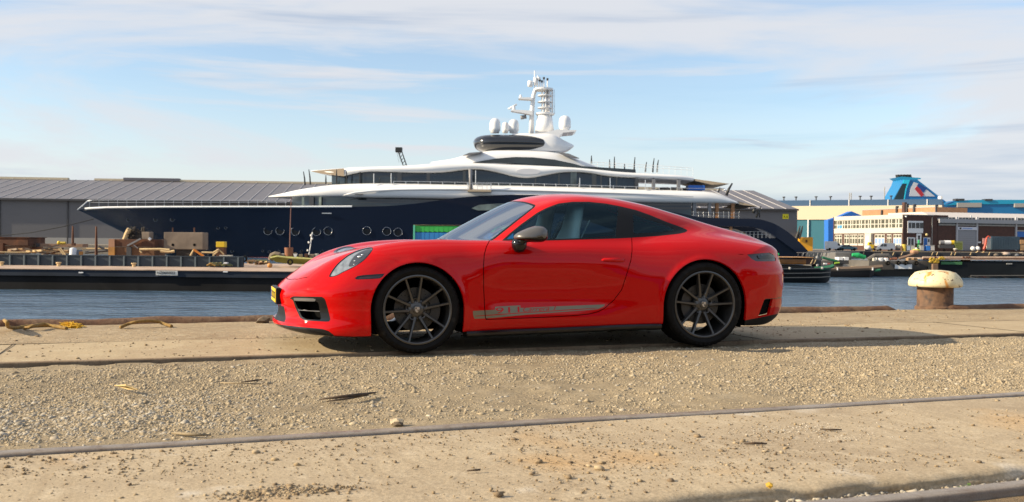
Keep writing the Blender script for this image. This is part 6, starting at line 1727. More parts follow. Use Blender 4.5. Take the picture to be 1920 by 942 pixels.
for px in np.arange(-20 - 26.7 * 36, 456, 26.7):
    x = at_depth(14 + px - 0.6, 490, BYC).x
    if x < CX1: MB().box(x - .04, x + .04, cy - .13, cy, dz, cz).build('rib', M_RIB, barge)
a = at_depth(292.5, 507.6, BY0 - .2); b = at_depth(333, 516.8, BY0 - .2)
np_ = MB().box(a.x, b.x, -.22, -.14, b.z - WATER_Z, a.z - WATER_Z).build('name_plate', pmat('plate_white', (.55, .55, .53), .6), barge)
t = text_on('HZ005022', np_, ((a.x * .53 + b.x * .47), -.235, b.z - WATER_Z + .07), .2, M_DARK); bpy.context.view_layer.update(); t.scale = ((b.x - a.x) * .84 / max(t.dimensions.x, .01), 1, 1)
for px, py in ((151.5, 511.5), (422.5, 510)):
    p = at_depth(px, py, BY0 - .2); MB().box(p.x - .12, p.x + .12, -.2, -.13, p.z - WATER_Z - .03, p.z - WATER_Z + .03).build('draught_mark', M_FRAMEW, st_)
for px in (110, 251, 3):
    p = at_depth(px, 499, BYC - 1.5); MB().lathe([(.10, dz), (.10, dz + .18), (.15, dz + .2), (.15, dz + .26), (0, dz + .27)], 10, (p.x, cy - 1.5, 0)).build('deck_bitt', M_PLANKL, barge)
BL = BDZ + .02
def cargo(name, label, cat, px, py, Y, z=None):
    p = at_depth(px, py, Y); o = empty(name, (p.x, Y, BL if z is None else z)); tag(o, label, cat); o['_o'] = 0; del o['_o']; return o, p
def L_(o, px, py, dY=0.0):
    Y = o.location.y + dY; p = at_depth(px, py, Y); return Vector((p.x - o.location.x, dY, p.z - o.location.z))
CY = BYC + 2.2
def boxpx(o, px0, px1, y0, y1, d0, d1, mat, name, bev=None, par=None):
    a = L_(o, px0, y0, d0); b = L_(o, px1, y1, d0); return MB().box(a.x, b.x, d0, d1, b.z, a.z).build(name, mat, par or o, bevel=bev)
def tubepx(o, pts, rad, mat, name, d=0.0, n=6, par=None): return MB().tube([tuple(L_(o, x, y, d)) for x, y in pts], rad, n).build(name, mat, par or o)
# rusty bins at the left end
o, _ = cargo('steel_bin', 'dark rusty open steel bin at the far end of the barge from the yacht', 'bin', 20, 490, CY + 1)
boxpx(o, -20, 53, 445, 461.5, 0, 2.2, M_RUST, 'bin_body', .03); boxpx(o, -22, 54.5, 444.3, 446, -.06, 2.26, M_RUST, 'rim'); boxpx(o, 6, 53, 461.5, 473, .1, 2.0, pmat('rust_tan', (.22, .12, .07), .85, noise=(1.5, .3)), 'bin_base')
boxpx(o, -20, 5, 456, 484, -.2, .05, M_RUST, 'end_plate')
o, _ = cargo('plank_stack', 'low stack of tan planks on the barge beside the dark rusty bin', 'planks', 28, 480, CY - .6)
for i in range(5): boxpx(o, -15 + 2 * i, 55 - 4 * (i % 3), 472 + i * 2.2, 474 + i * 2.2, .1 * (i % 2), .55, [M_PLANK, M_PLANKL][i == 0], 'plank')
o, _ = cargo('scrap_heap', 'tangled heap of brown timber and pipes on the barge behind the coaming', 'scrap', 95, 480, CY)
for k in range(26):
    x0 = 12 + rng.uniform(0, 95); y0 = rng.uniform(466, 480); ln = rng.uniform(14, 44); sl = rng.uniform(-.28, .22)
    p = L_(o, x0, y0, rng.uniform(-.4, .8)); q = L_(o, x0 + ln, min(y0 + ln * sl, 481), rng.uniform(-.4, .8)); MB().bar(p, q, rng.uniform(.05, .13), rng.uniform(.05, .12)).build('beam', [M_PLANK, M_RUST, M_CONC, M_PLANKL][k % 4 if k % 7 else 0], o)
for x0, y0, x1, y1 in ((110, 466, 121, 480), (113, 465, 124, 480)): MB().bar(L_(o, x0, y0, -.5), L_(o, x1, y1, -.5), .07).build('beam', M_PLANKL, o)
o, _ = cargo('timber_baulk', 'long flat brown baulk with a dark end lying across the barge cargo', 'timber', 110, 462, CY + 1.6)
boxpx(o, 66, 155, 457, 464, 0, .8, pmat('baulk_brown', (.26, .165, .11), .85, noise=(1, .25)), 'beam'); boxpx(o, 54, 110, 464.5, 470, -.2, .5, M_RUST, 'beam'); boxpx(o, 67, 74, 456.5, 463, -.05, .3, M_GUTTER, 'end_cap')
o, _ = cargo('buoy', 'small round bright yellow buoy on the brown baulk', 'buoy', 110.5, 459.5, CY + 1.4, 0); p = L_(o, 110.5, 455.5)
MB().lathe([(0, -.12), (.08, -.10), (.12, 0), (.08, .10), (0, .12)], 14, tuple(p)).build('ball', M_YELP, o, smooth=True); tubepx(o, [(113, 456), (123, 456)], .10, pmat('yellow_dull', (.40, .30, .03), .7), 'handle')
for px, t, w, lb in ((136.5, 424, 2.0, 'rusty tapered steel pile standing upright beside the white sack'), (180.5, 425, 2.3, 'rusty tapered steel pile standing upright between the sack and the two-tone rusty box')):
    o, _ = cargo('steel_pile', lb, 'pile', px, 470, CY + (.9 if px < 150 else .3)); a = L_(o, px, t); tb = 457 if px < 150 else 481
    MB().tube([tuple(L_(o, px, tb)), tuple(L_(o, px, (tb + t) / 2)), tuple(a)], [w * .042, w * .036, w * .022], 4).build('shaft', M_RUST, o); boxpx(o, px - 2.6, px + 2.6, tb - 1, tb + 4, -.12, .12, M_RUST, 'foot')
o, _ = cargo('sack', 'white bulk sack standing on the barge at the coaming', 'sack', 137, 480, CY - .8)
a = L_(o, 137, 464.5); MB().lathe([(.0, 0), (.17, .02), (.21, .12), (.22, .32), (.19, a.z - .06), (.10, a.z - .01), (0, a.z)], 14, (0, 0, 0)).build('bag', M_WBAG, o, smooth=True)
boxpx(o, 144, 150, 469, 481, 0, .3, pmat('blue_grey_box', (.14, .17, .22), .6), 'side_box'); boxpx(o, 148, 152.5, 472, 479, -.05, .2, M_RUSTO, 'orange_tag')
o, _ = cargo('pipe_length', 'pale pipe length lying behind the coaming beside the second steel pile', 'pipe', 180, 468, CY + 1.0)
tubepx(o, [(154, 466.5), (204, 466.5)], .055, M_PLANKL, 'pipe'); tubepx(o, [(160, 474), (200, 470)], .09, M_GUTTER, 'pipe'); tubepx(o, [(186, 463), (206, 472)], .08, M_GUTTER, 'pipe')
# two-tone box with machinery
o, _ = cargo('deck_winch', 'rusty two-tone box base carrying a chain winch, next to the concrete block', 'winch', 250, 481, CY)
boxpx(o, 204, 290, 448.5, 463.5, 0, 2.0, M_RUST, 'upper_box', .02); boxpx(o, 205, 289, 463.6, 482, .03, 1.9, pmat('rust_brown_mid', (.16, .075, .035), .85, noise=(1, .35)), 'lower_box')
boxpx(o, 203, 214.5, 463.5, 482, -.10, .02, M_RUSTO, 'lit_corner'); boxpx(o, 203.5, 214.5, 448.5, 463.4, -.08, .02, pmat('rust_lit', (.38, .20, .12), .8, noise=(1, .2)), 'lit_corner'); boxpx(o, 237, 246, 463, 482, -.06, .02, M_GUTTER, 'dark_post')  # orange and pale strips paint the box's sunlit left face
w = MB().tube([tuple(L_(o, x, y, .3)) for x, y in ((233, 450), (238, 438), (243, 429))], [.14, .16, .15], 8).build('lever_arm', M_PLANKL, o)
for k in range(16):
    t = k / 15; p = L_(o, 246 + 6 * math.sin(k * 2.1), 427 + 24 * t, .2 + .2 * (k % 2)); MB().lathe([(.05, -.03), (.09, 0), (.05, .03)], 8, tuple(p), 'xyz'[k % 3], closed=True).build('chain_link', M_CHAIN, o)
for k in range(7): x = 244 + k * 4.4; MB().bar(L_(o, x, 450, .5), L_(o, x + rng.uniform(-1, 1), 424 + rng.uniform(0, 8), .5), .13, n=6).build('winch_post', M_CHAIN, o)
boxpx(o, 266, 280, 435, 449, .1, .8, M_CONC, 'gear_case', .03); boxpx(o, 240, 268, 441, 450, .35, 1.2, M_CHAIN, 'drum_bed'); MB().bar(L_(o, 239, 461, -.1), L_(o, 264, 448, -.1), .10).build('brace', M_GREYP, o); tubepx(o, [(279, 447), (283, 450)], .09, M_WBAG, 'lamp')
MB().bar(L_(o, 250, 459, -.1), L_(o, 259, 466, -.1), .05).build('brace', M_GREYP, o)
o, _ = cargo('pale_beam', 'pale splintered beam resting between the winch and the concrete block', 'timber', 295, 470, CY - .5)
for pts, r in ((((262, 468), (300, 467.5), (318, 469)), .075), (((301, 471), (315, 472.5), (327, 471.5)), .09), (((262, 470), (266, 474)), .05)): tubepx(o, pts, r, M_PLANKL, 'splinter', 0, 5)
o, _ = cargo('concrete_block', 'large brown concrete block with two lifting pins on top', 'block', 343, 482, CY + .3)
blk = boxpx(o, 307, 381, 435.5, 468.5, 0, 1.0, M_CONC, 'block', .04); boxpx(o, 330, 360, 468.5, 482, .1, .9, M_CHAIN, 'plinth')
for px in (324, 364.5): tubepx(o, [(px, 436), (px, 427)], .045, M_RUST, 'lifting_pin', .5); p = L_(o, px, 459.5); MB().lathe([(0, -.01), (.085, -.01), (.085, .02), (0, .02)], 12, (p.x, 0, p.z), 'y').build('socket', M_DARK, blk)
o, _ = cargo('bent_frame', 'orange bent frame with a pale cross bar beside the yellow post', 'frame', 372, 481, CY - .6)
tubepx(o, [(357, 480), (363.5, 468)], .055, M_PLANKL, 'leg'); tubepx(o, [(363, 468), (378, 478), (382, 480)], .07, pmat('orange_paint', (.62, .20, .02), .6), 'leg'); tubepx(o, [(378, 473.5), (400, 474), (410, 468)], .06, M_PLANKL, 'cross_bar'); tubepx(o, [(400, 474), (400.5, 480)], .05, M_PLANKL, 'leg')
o, _ = cargo('spud_post', 'thick post with a bright yellow top band on the barge', 'post', 413, 481, CY + .2)
boxpx(o, 405, 421, 453.5, 464, 0, .5, M_YELP, 'top_band', .03); boxpx(o, 405.5, 420.5, 464, 482, .02, .48, M_RUST, 'post', .02); tubepx(o, [(400, 479), (408, 472), (411, 468)], .05, M_PLANKL, 'lashing', -.2); tubepx(o, [(412, 470), (420, 477)], .035, M_PLANKL, 'lashing', -.2)
o, _ = cargo('plank', 'single pale plank on the coaming beside the yellow post', 'planks', 423, 480, CY - .9); boxpx(o, 411, 434, 478.6, 480.6, 0, .3, M_FACW, 'plank')
o, _ = cargo('rope_coil', 'greenish heap of rope on the barge deck below the yellow post', 'rope', 404, 497, BYC - .8)
for k in range(6): tubepx(o, [(388 + k * 3, 498.5), (395 + k * 4, 494 - (k % 2)), (404 + k * 3, 498.5)], .06, [M_ROPE, pmat('rope_green', (.12, .13, .06), .9)][k % 2], 'rope_turn', .1 * k, 6)
o, _ = cargo('rope_coil', 'small rope heap with a white cloth on the barge deck', 'rope', 428, 497, BYC - .8)
for k in range(3): tubepx(o, [(416 + k * 5, 498.5), (422 + k * 4, 495), (432 + k * 2, 498.5)], .05, pmat('rope_green', (.12, .13, .06)), 'rope_turn', .1 * k, 6)
boxpx(o, 419, 426, 492.3, 495.4, -.1, .2, M_WBAG, 'cloth', .03)
# after part: small work pontoon, drum with pole, fenders
o, _ = cargo('work_punt', 'shallow lime-green work punt full of gear lying on the barge deck', 'boat', 570, 497, BYC + 1.2)
V = []; F_ = []
for i, (px, yt, yb) in enumerate(((505, 484, 486), (515, 478, 492), (530, 481, 494), (560, 484, 496), (600, 486, 496.5), (640, 487, 496.5), (680, 487, 496.5))):
    for d, (yy) in ((-.1, yt), (.35, yb), (1.5, yb), (1.9, yt)): V.append(tuple(L_(o, px, yy, 0) + Vector((0, d, 0))))
for i in range(6):
    for k in range(3): F_.append((i * 4 + k, i * 4 + k + 1, (i + 1) * 4 + k + 1, (i + 1) * 4 + k))
mb = MB(); mb.add(V, F_); mb.build('hull', pmat('punt_green', (.26, .27, .06), .7, noise=(1, .3)), o); tubepx(o, [(507, 484), (520, 481), (545, 484), (600, 486.5), (680, 487)], .06, pmat('punt_rim', (.46, .45, .16), .7), 'gunwale', -.12)
tubepx(o, [(507, 488), (510, 479), (516, 476.5), (523, 478), (527, 484)], .16, pmat('canvas_brown', (.20, .155, .11), .9), 'canvas_roll', .2, 8)
for k, (px, w, h) in enumerate(((523, 9, 7), (549, 3, 9), (560, 4, 6), (571, 6, 7), (580, 9, 6), (590, 5, 7), (600, 7, 5), (612, 8, 6), (625, 7, 5))): boxpx(o, px, px + w, 483 - h, 485, .3 + .1 * (k % 3), 1.0, [M_FACW, M_PLANK, M_PLANKL, M_RUST, M_CONC][k % 5], 'gear_piece', .02)
for k in range(3): MB().bar(L_(o, 553, 485, .2), L_(o, 551 + k * 3, 476, .2), .05).build('gear_bar', M_FRAMEW, o)
o, _ = cargo('drum', 'rusty drum on the punt with a tall thin pole standing in it', 'drum', 541.5, 482, BYC + 1.6, L_(barge, 541, 482, 0).z * 0 + at_depth(541.5, 481, BYC + 1.6).z)
a = L_(o, 541.5, 464.5); MB().lathe([(0, 0), (.235, 0), (.245, .08), (.265, a.z), (.24, a.z), (.23, .1), (0, .1)], 18).build('barrel', pmat('drum_rust', (.26, .105, .055), .8, noise=(2, .25)), o, auto=.7); MB().tube([(0.05, 0, .1), (.06, 0, a.z + .8), tuple(L_(o, 546, 370))], [.035, .03, .018], 6).build('pole', pmat('pole_rust', (.20, .10, .08), .7), o)
o, _ = cargo('tyre_fender', 'black tyre fender lying against the lime-green punt', 'fender', 544, 491, BYC + .5); p = L_(o, 544, 491.5); MB().lathe([(.10, -.08), (.17, -.08), (.19, 0), (.17, .08), (.10, .08)], 18, tuple(p), 'y', closed=True).build('tyre', M_TYRE, o, smooth=True)
o, _ = cargo('tyre_fender', 'black tyre fender at the end of the barge coaming', 'fender', 458, 486, BYC + .2); p = L_(o, 458, 486); MB().lathe([(.10, -.08), (.17, -.08), (.19, 0), (.17, .08), (.10, .08)], 18, tuple(p), 'y', closed=True).build('tyre', M_TYRE, o, smooth=True); boxpx(o, 453, 457, 486, 497, 0, .1, M_RUST, 'bracket')
for px, y, r, c, lb in ((506, 497, .16, (.50, .22, .05), 'orange round float on the barge deck beside the punt'), (570, 495, .13, (.45, .30, .06), 'ochre round float against the lime-green punt'), (626, 496, .12, (.55, .25, .08), 'small reddish float on the barge deck ahead of the car')):
    o, _ = cargo('float', lb, 'float', px, y, BYC - .2); MB().lathe([(0, 0), (r * .7, r * .15), (r, r * .8), (r * .8, r * 1.5), (0, r * 1.8)], 14).build('ball', pmat('float_%d' % px, c, .6), o, smooth=True); MB().lathe([(.03, r * 1.7), (.03, r * 2.0), (0, r * 2.0)], 8).build('eye', M_CHAIN, o)
o, _ = cargo('scrap_heap', 'low tangle of red and green scrap on the barge deck short of the punt', 'scrap', 475, 496, BYC + .8)
for k in range(22):
    x0 = 460 + rng.uniform(0, 38); y0 = rng.uniform(488, 496); p = L_(o, x0, y0, rng.uniform(-.3, .5)); q = L_(o, x0 + rng.uniform(4, 20), y0 + rng.uniform(-2, 2), rng.uniform(-.3, .5)); MB().bar(p, q, rng.uniform(.05, .12)).build('scrap_piece', [M_RUST, M_PLANK, pmat('rope_green', (.12, .13, .06)), M_PLANKL][k % 4], o)
o, _ = cargo('signal_post', 'slim white signal post with small lamps standing on the punt', 'post', 580, 480, BYC + 1.5, at_depth(580, 478, BYC + 1.5).z)
tubepx(o, [(579, 478), (582, 462), (584.5, 440), (586, 436)], [.03, .03, .035, .03], M_FRAMEW, 'pole'); [MB().lathe([(0, -.06), (.06, -.04), (.06, .05), (0, .06)], 10, tuple(L_(o, x, y))).build('lamp', M_FRAMEW, o, smooth=True) for x, y in ((579, 455), (585, 448), (583, 442), (577, 470))]
# two-tone container
o, _ = cargo('shipping_container', 'green-over-blue two-tone shipping container just above the red bonnet', 'container', 865, 498, BYC + 2.5)
for (y0, y1, m, nm) in ((423.5, 436, pmat('container_green', (.03, .36, .06), .5, noise=(.6, .15)), 'upper_panel'), (436.1, 500, pmat('container_blue', (.015, .17, .45), .5, noise=(.6, .15)), 'lower_panel')):
    boxpx(o, 776, 962, y0, y1, .05, 2.5, m, nm)
    for k in range(20): boxpx(o, 782 + k * 9, 786 + k * 9, y0 + 1, y1 - .5, .042, .06, m, 'corrugation')
boxpx(o, 775, 963, 422, 423.6, 0, 2.55, pmat('container_rail', (.48, .40, .22), .6), 'top_rail'); boxpx(o, 774.8, 777.5, 422.5, 500, -.03, .1, pmat('container_post_lit', (.08, .42, .30), .5), 'lit_corner')  # post coloured brighter, as its sunlit left side
# mooring line from the yacht's bow to the shore
MB().tube([tuple(at_depth(-30, 446, 165)), tuple(at_depth(60, 436.5, 160)), tuple(at_depth(120, 425, 158)), tuple(at_depth(176, 411, 157))], .06, 6).build('mooring_line', pmat('wet_rope', (.03, .028, .026), .9, spec=.1)); tag(bpy.data.objects['mooring_line'], 'dark mooring line running from the yacht\'s bow past the warehouse wall', 'rope')

# ================================================================== craft on the right
M_SHIPB = pmat('ship_black', (.010, .012, .014), .6, spec=.2, noise=(.4, .4))
M_SHIPG = pmat('ship_grey', (.115, .105, .095), .7, noise=(.5, .25), var=((.18, .14, .10), .7, .58, .75))
M_GREEN = pmat('bright_green', (.015, .36, .11), .5)
M_GREEND = pmat('deck_green', (.02, .14, .07), .6)
def wl_depth(py, px): return CF * (CH - WATER_Z) / (py - (455.4 + .00995 * (px - 960)))
def craft(name, label, cat, px, py): Y = wl_depth(py, px); p = at_depth(px, py, Y); o = empty(name, (p.x, Y, WATER_Z)); tag(o, label, cat); return o
def ship_hull(o, st, mat, name, beam, par=None):
    """st: (px, ytop, ybottom, half-beam fraction)"""
    V = []; F_ = []
    for (px, t, b, fr) in st:
        T = L_(o, px, t); B = L_(o, px, b); h = beam * fr
        for (y, z, x) in ((beam - h, T.z, T.x), (beam - h * .96, (T.z + B.z) / 2, (T.x + B.x) / 2), (beam - h * .85, B.z, B.x), (beam + h * .85, B.z, B.x), (beam + h, T.z, T.x)): V.append((x, y, z))
    n = len(st)
    for i in range(n - 1):
        for k in range(5): F_.append((i * 5 + k, i * 5 + (k + 1) % 5, (i + 1) * 5 + (k + 1) % 5, (i + 1) * 5 + k))
    F_ += [tuple(range(5)), tuple(range(n * 5 - 5, n * 5))]
    mb = MB(); mb.add(V, F_); return mb.build(name, mat, par or o, auto=.6)
s = craft('cargo_sailing_barge', 'black-hulled boat with a varnished brown cabin side, its end behind the car tail', 'boat', 1500, 531)
ship_hull(s, [(1280, 503, 536, 1), (1440, 502, 535, 1), (1500, 503, 534, 1), (1535, 502.5, 533.5, .93), (1554, 501.5, 532.5, .75), (1568, 500, 528, .4), (1577, 498.5, 513, .06)], M_SHIPB, 'hull', 2.4)
for y, dd in ((504.5, 0), (513, .02), (521, .03)): tubepx(s, [(1300, y + 1), (1500, y), (1540, y - .5), (1557, y - 2)], .045, pmat('rub_rail', (.05, .055, .06), .5), 'rub_rail', .0 - .04)
boxpx(s, 1300, 1512, 484, 496.5, .7, 4.0, pmat('varnish_brown', (.30, .12, .025), .35, noise=(.8, .3)), 'cabin', .1); boxpx(s, 1300, 1526, 480.6, 484, .5, 4.2, pmat('varnish_light', (.45, .22, .06), .5, noise=(.8, .2)), 'cabin_roof', .05); boxpx(s, 1300, 1520, 496.5, 503, .4, 4.3, M_SHIPB, 'cabin_base')
boxpx(s, 1506, 1526, 484, 496.5, .9, 3.6, pmat('varnish_dark', (.10, .045, .03), .5), 'aft_bulkhead')
tubepx(s, [(1528, 504), (1545, 503), (1557, 501), (1563, 498.5)], .16, M_GREEND, 'bulwark_rail', .4); boxpx(s, 1529, 1540, 486, 501, 1.0, 2.0, M_GUTTER, 'engine_box', .05)
for x in (1520, 1526): MB().bar(L_(s, x, 495, .3), L_(s, x + 4, 487, .3), .05).build('stay', M_PLANKL, s)
for x, y in ((1532, 483), (1481, 503.5), (1542, 503), (1533, 498)): p = L_(s, x, y, -.05 if y > 500 else .5); MB().lathe([(0, -.1), (.10, -.06), (.10, .06), (0, .1)], 10, tuple(p)).build('fitting', M_PALE, s, smooth=True)
for x in (1548, 1553): boxpx(s, x - 2, x + 3.4, 493.6, 496, .4, .8, [M_WBAG, M_BOOT][x > 1550], 'fender_board')
tubepx(s, [(1448, 477.5), (1460, 478)], .14, M_GREEN, 'awning_edge', .6)
for x in np.arange(1496, 1556, 7.5): MB().bar(L_(s, x, 481, 3.8), L_(s, x + 1.5, 474, 3.8), .05).build('rail_post', M_GUTTER, s)
MB().bar(L_(s, 1494, 474, 3.8), L_(s, 1556, 474, 3.8), .05).build('hand_rail', M_GREYP, s)
s = craft('flat_boat', 'low flat-decked brown boat lying between the black-hulled boat and the grey pontoon', 'boat', 1600, 520.5)
ship_hull(s, [(1540, 506, 522, 1), (1600, 505, 522, 1), (1635, 503.5, 521.5, .8), (1650, 502, 517, .4), (1656, 501, 509, .08)], pmat('brown_black_hull', (.028, .020, .017), .6), 'hull', 2.2); tubepx(s, [(1540, 505.5), (1600, 504), (1636, 502.5), (1654, 500.6)], .22, pmat('rub_brown', (.16, .11, .075), .7), 'gunwale', .1); boxpx(s, 1608, 1636, 500.5, 503.6, .5, 2.4, M_PLANKL, 'hatch', .05)
for x in (1570, 1636): boxpx(s, x, x + 1.6, 502, 507, -.2, .1, M_FRAMEW, 'rubbing_piece')
tubepx(s, [(1640, 507.5), (1650, 506.5)], .12, M_GREEND, 'green_stripe', -.05)
s = craft('work_pontoon', 'grey work pontoon with bright white panels on its deckhouse, in front of the far wall', 'pontoon', 1600, 517)
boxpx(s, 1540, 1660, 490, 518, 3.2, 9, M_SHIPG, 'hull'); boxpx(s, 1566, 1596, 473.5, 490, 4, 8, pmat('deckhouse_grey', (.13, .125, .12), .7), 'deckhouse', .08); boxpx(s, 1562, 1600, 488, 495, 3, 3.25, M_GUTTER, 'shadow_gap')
for x in (1572.5, 1583.5): boxpx(s, x, x + 8.2, 482.6, 490.4, 3.0, 4.2, M_FRAMEW, 'white_panel', .03)
boxpx(s, 1582, 1592.5, 495.5, 500.5, 2.9, 3.3, M_PALE, 'number_panel')
tubepx(s, [(1542, 483), (1556, 487), (1570, 490)], .12, M_GREEND, 'green_boom', 2.8, 8); tubepx(s, [(1565, 494), (1574, 493)], .09, pmat('lime', (.30, .46, .04), .5), 'lime_hose', 2.6)
s2 = tubepx(s, [(1598, 478), (1608, 479), (1622, 483)], [.16, .26, .2], M_GREEN, 'green_canoe', 3.0, 10)
for x in np.arange(1504, 1556, 7): MB().bar(L_(s, x, 481, 3.5), L_(s, x + 3, 473.5, 3.5), .07).build('deck_rail_post', M_PALE, s)
s = craft('tug_pontoon', 'grey pontoon with black tyre fenders and a white side panel, beside the pipe barge', 'pontoon', 1700, 519)
ship_hull(s, [(1622, 489, 515, .3), (1632, 489.5, 519, .9), (1660, 490, 519.5, 1), (1762, 490, 520, 1)], M_SHIPG, 'hull', 3.2); boxpx(s, 1626, 1762, 505.5, 520.5, -.06, .4, M_SHIPB, 'lower_strake')
boxpx(s, 1678.5, 1710, 496, 504.6, -.12, .0, M_FRAMEW, 'white_panel')
for x, y in ((1664.5, 493.5), (1684, 493), (1698, 493), (1717.5, 493.5)): p = L_(s, x, y, -.15); MB().lathe([(.06, -.1), (.20, -.12), (.22, 0), (.20, .1)], 14, tuple(p), 'y', closed=True).build('tyre_fender', M_TYRE, s, smooth=True)
for x in (1638, 1650, 1660.5): boxpx(s, x, x + 5.2, 484, 492, .3, 1.6, [M_FACW, M_FRAMEW][x > 1640], 'white_crate', .03)
tubepx(s, [(1628, 487), (1640, 479.5), (1665, 479.5), (1672, 486)], .20, M_SHIPG, 'hoop', .8, 8)
mch = boxpx(s, 1669, 1684, 483, 488, .6, 2.0, pmat('rust_red_machine', (.26, .095, .05), .7, noise=(1, .3)), 'grab_machine', .1); tubepx(s, [(1686, 485), (1702, 480.5), (1716, 475)], .14, pmat('arm_brown', (.20, .13, .09), .7), 'grab_arm', .8, 6, mch); boxpx(s, 1712, 1724, 469, 476, .6, 1.4, pmat('bucket_tan', (.36, .20, .12), .7), 'grab_bucket', .15, mch)
for x in (1705, 1716): boxpx(s, x, x + 4, 484, 489, .8, 1.6, M_PLANK, 'deck_box')
s = craft('pipe_barge', 'long black barge with rusty pipes along its deck behind the bollard', 'barge', 1860, 521.5)
boxpx(s, 1752, 2300, 490.5, 523, 0, 7, M_SHIPB, 'hull'); boxpx(s, 1752, 2300, 486.8, 490.4, -.12, 7, M_BDECK, 'deck_edge')
for y, m in ((485.5, M_RUST), (483.6, M_BDECK)): tubepx(s, [(1730, y), (1850, y), (2290, y)], .11, m, 'deck_pipe', .3, 8)
for x in (1753, 1806, 1812, 1817): boxpx(s, x, x + 2.6, 481.5, 490, .1, .6, M_RUST, 'pipe_bracket')
boxpx(s, 1765, 1804, 491, 496.5, -.1, .01, pmat('faded_green', (.05, .16, .06), .7), 'green_stripe'); tubepx(s, [(1820, 517.5), (1985, 517)], .06, pmat('waterline_grey', (.09, .085, .08), .8), 'rub_rail', -.04); boxpx(s, 1888, 1898, 494, 496, -.08, 0, M_PALE, 'mooring_eye')
o = empty('net_heap', (s.location.x, s.location.y, s.location.z)); tag(o, 'ochre heap of netting hanging on the barge rail above the bollard', 'net')
for k in range(16): x = 1744 + rng.uniform(0, 24); y = 485 + rng.uniform(0, 7) * (x < 1760); tubepx(o, [(x - 3, y + 2), (x, y - 2), (x + 4, y + 1.5)], .09, pmat('net_ochre', (.42, .27, .03), .9, noise=(3, .35)), 'net_fold', -.25, 6)
o = empty('mooring_pile', (s.location.x, s.location.y, WATER_Z)); tag(o, 'short brown mooring pile under the ochre netting', 'pile'); boxpx(o, 1749, 1759.5, 495, 507, -.5, -.2, pmat('pile_brown', (.19, .115, .07), .85), 'pile_head', .05); boxpx(o, 1751, 1757.5, 507, 521, -.47, -.23, M_RUST, 'pile_shaft')

# ================================================================== on the far quay
QY = 241.0
def qthing(name, label, cat, px, group=None):
    p = at_depth(px, 470, QY); o = empty(name, (p.x, QY, LAND)); tag(o, label, cat, group); return o
def vehicle(name, label, cat, px0, px1, prof, glass, mat, wheels, dY=0):
    o = qthing(name, label, cat, (px0 + px1) / 2); a = L_(o, px0, 470); b = L_(o, px1, 470); W = b.x - a.x
    MB().prism([(a.x + W * x, z) for x, z in prof], -.9, .9).build('body', mat, o, bevel=.06)
    for g in glass: MB().prism([(a.x + W * x, z) for x, z in g], -.93, .93).build('window', M_GLD, o)
    for x in wheels:
        for sg in (-1, 1): MB().lathe([(0, -.1), (.2, -.1), (.33, -.09), (.34, .09), (.2, .1), (0, .1)], 16, (a.x + W * x, sg * .84, .34), 'y').build('wheel', M_TYRE, o, auto=.6)
    return o
vehicle('parked_van', 'silver van parked before the office block\'s porch', 'van', 1642, 1676, [(0, .35), (0, .95), (.10, 1.10), (.26, 1.85), (.34, 1.98), (.97, 1.98), (1, 1.6), (1, .35)], [[(.15, 1.15), (.27, 1.75), (.33, 1.75), (.33, 1.15)], [(.36, 1.15), (.36, 1.75), (.52, 1.75), (.52, 1.15)]], pmat('van_silver', (.36, .39, .44), .35, .4, coat=.6), (.18, .80))
vehicle('parked_van', 'white box van with a green patch at the quiet end of the far quay', 'van', 1548, 1575, [(0, .35), (0, 2.3), (.70, 2.3), (.72, 1.95), (.86, 1.9), (.98, 1.2), (1, .35)], [[(.76, 1.25), (.76, 1.8), (.86, 1.8), (.95, 1.25)]], pmat('van_white', (.66, .67, .68), .4, coat=.5), (.2, .8))
vehicle('parked_car', 'dark teal hatchback parked between the two vans', 'car', 1571, 1606, [(0, .3), (0, .85), (.08, .95), (.22, 1.42), (.55, 1.46), (.74, 1.0), (.97, .85), (1, .3)], [[(.13, .98), (.24, 1.36), (.38, 1.38), (.38, .98)], [(.41, .98), (.41, 1.38), (.54, 1.38), (.69, .98)]], pmat('car_teal', (.012, .10, .14), .3, coat=.8), (.18, .82))
o = qthing('yellow_loader', 'small yellow loader standing before the office porch', 'loader', 1633)
boxpx(o, 1627, 1639.5, 459, 466.5, -.6, .6, M_YELP, 'body', .1); boxpx(o, 1629, 1635, 454.5, 459, -.5, .5, M_YELP, 'cab', .05); boxpx(o, 1630, 1634, 455.5, 458.5, -.53, -.48, M_GLD, 'window'); tubepx(o, [(1638, 463), (1648, 464), (1652, 461)], .12, M_RUST, 'arm', -.6)
for px in (1629.5, 1637): p = L_(o, px, 468); MB().lathe([(0, -.1), (.36, -.1), (.36, .1), (0, .1)], 14, (p.x, -.62, .36), 'y').build('wheel', M_TYRE, o)
o = qthing('harbour_buoy', 'white and black buoy standing at the far quay edge below the yellow loader', 'buoy', 1627); o.location.y = 237; p = L_(o, 1627, 470)
MB().lathe([(0, -.3), (.62, -.3), (.7, .1), (.74, .35)], 18, (p.x, 0, 0)).build('base', M_GUTTER, o, smooth=True); MB().lathe([(.74, .36), (.76, .9), (.55, 1.3), (0, 1.35)], 18, (p.x, 0, 0)).build('drum', M_FRAMEW, o, smooth=True)
o = qthing('mooring_buoy', 'orange-yellow mooring float hung at the far quay edge', 'buoy', 1637); o.location.y = 236.6; tubepx(o, [(1638, 469), (1636.5, 474), (1635, 477)], .18, pmat('buoy_orange', (.65, .33, .02), .5), 'float'); tubepx(o, [(1637, 466), (1638, 470)], .06, M_CHAIN, 'chain')
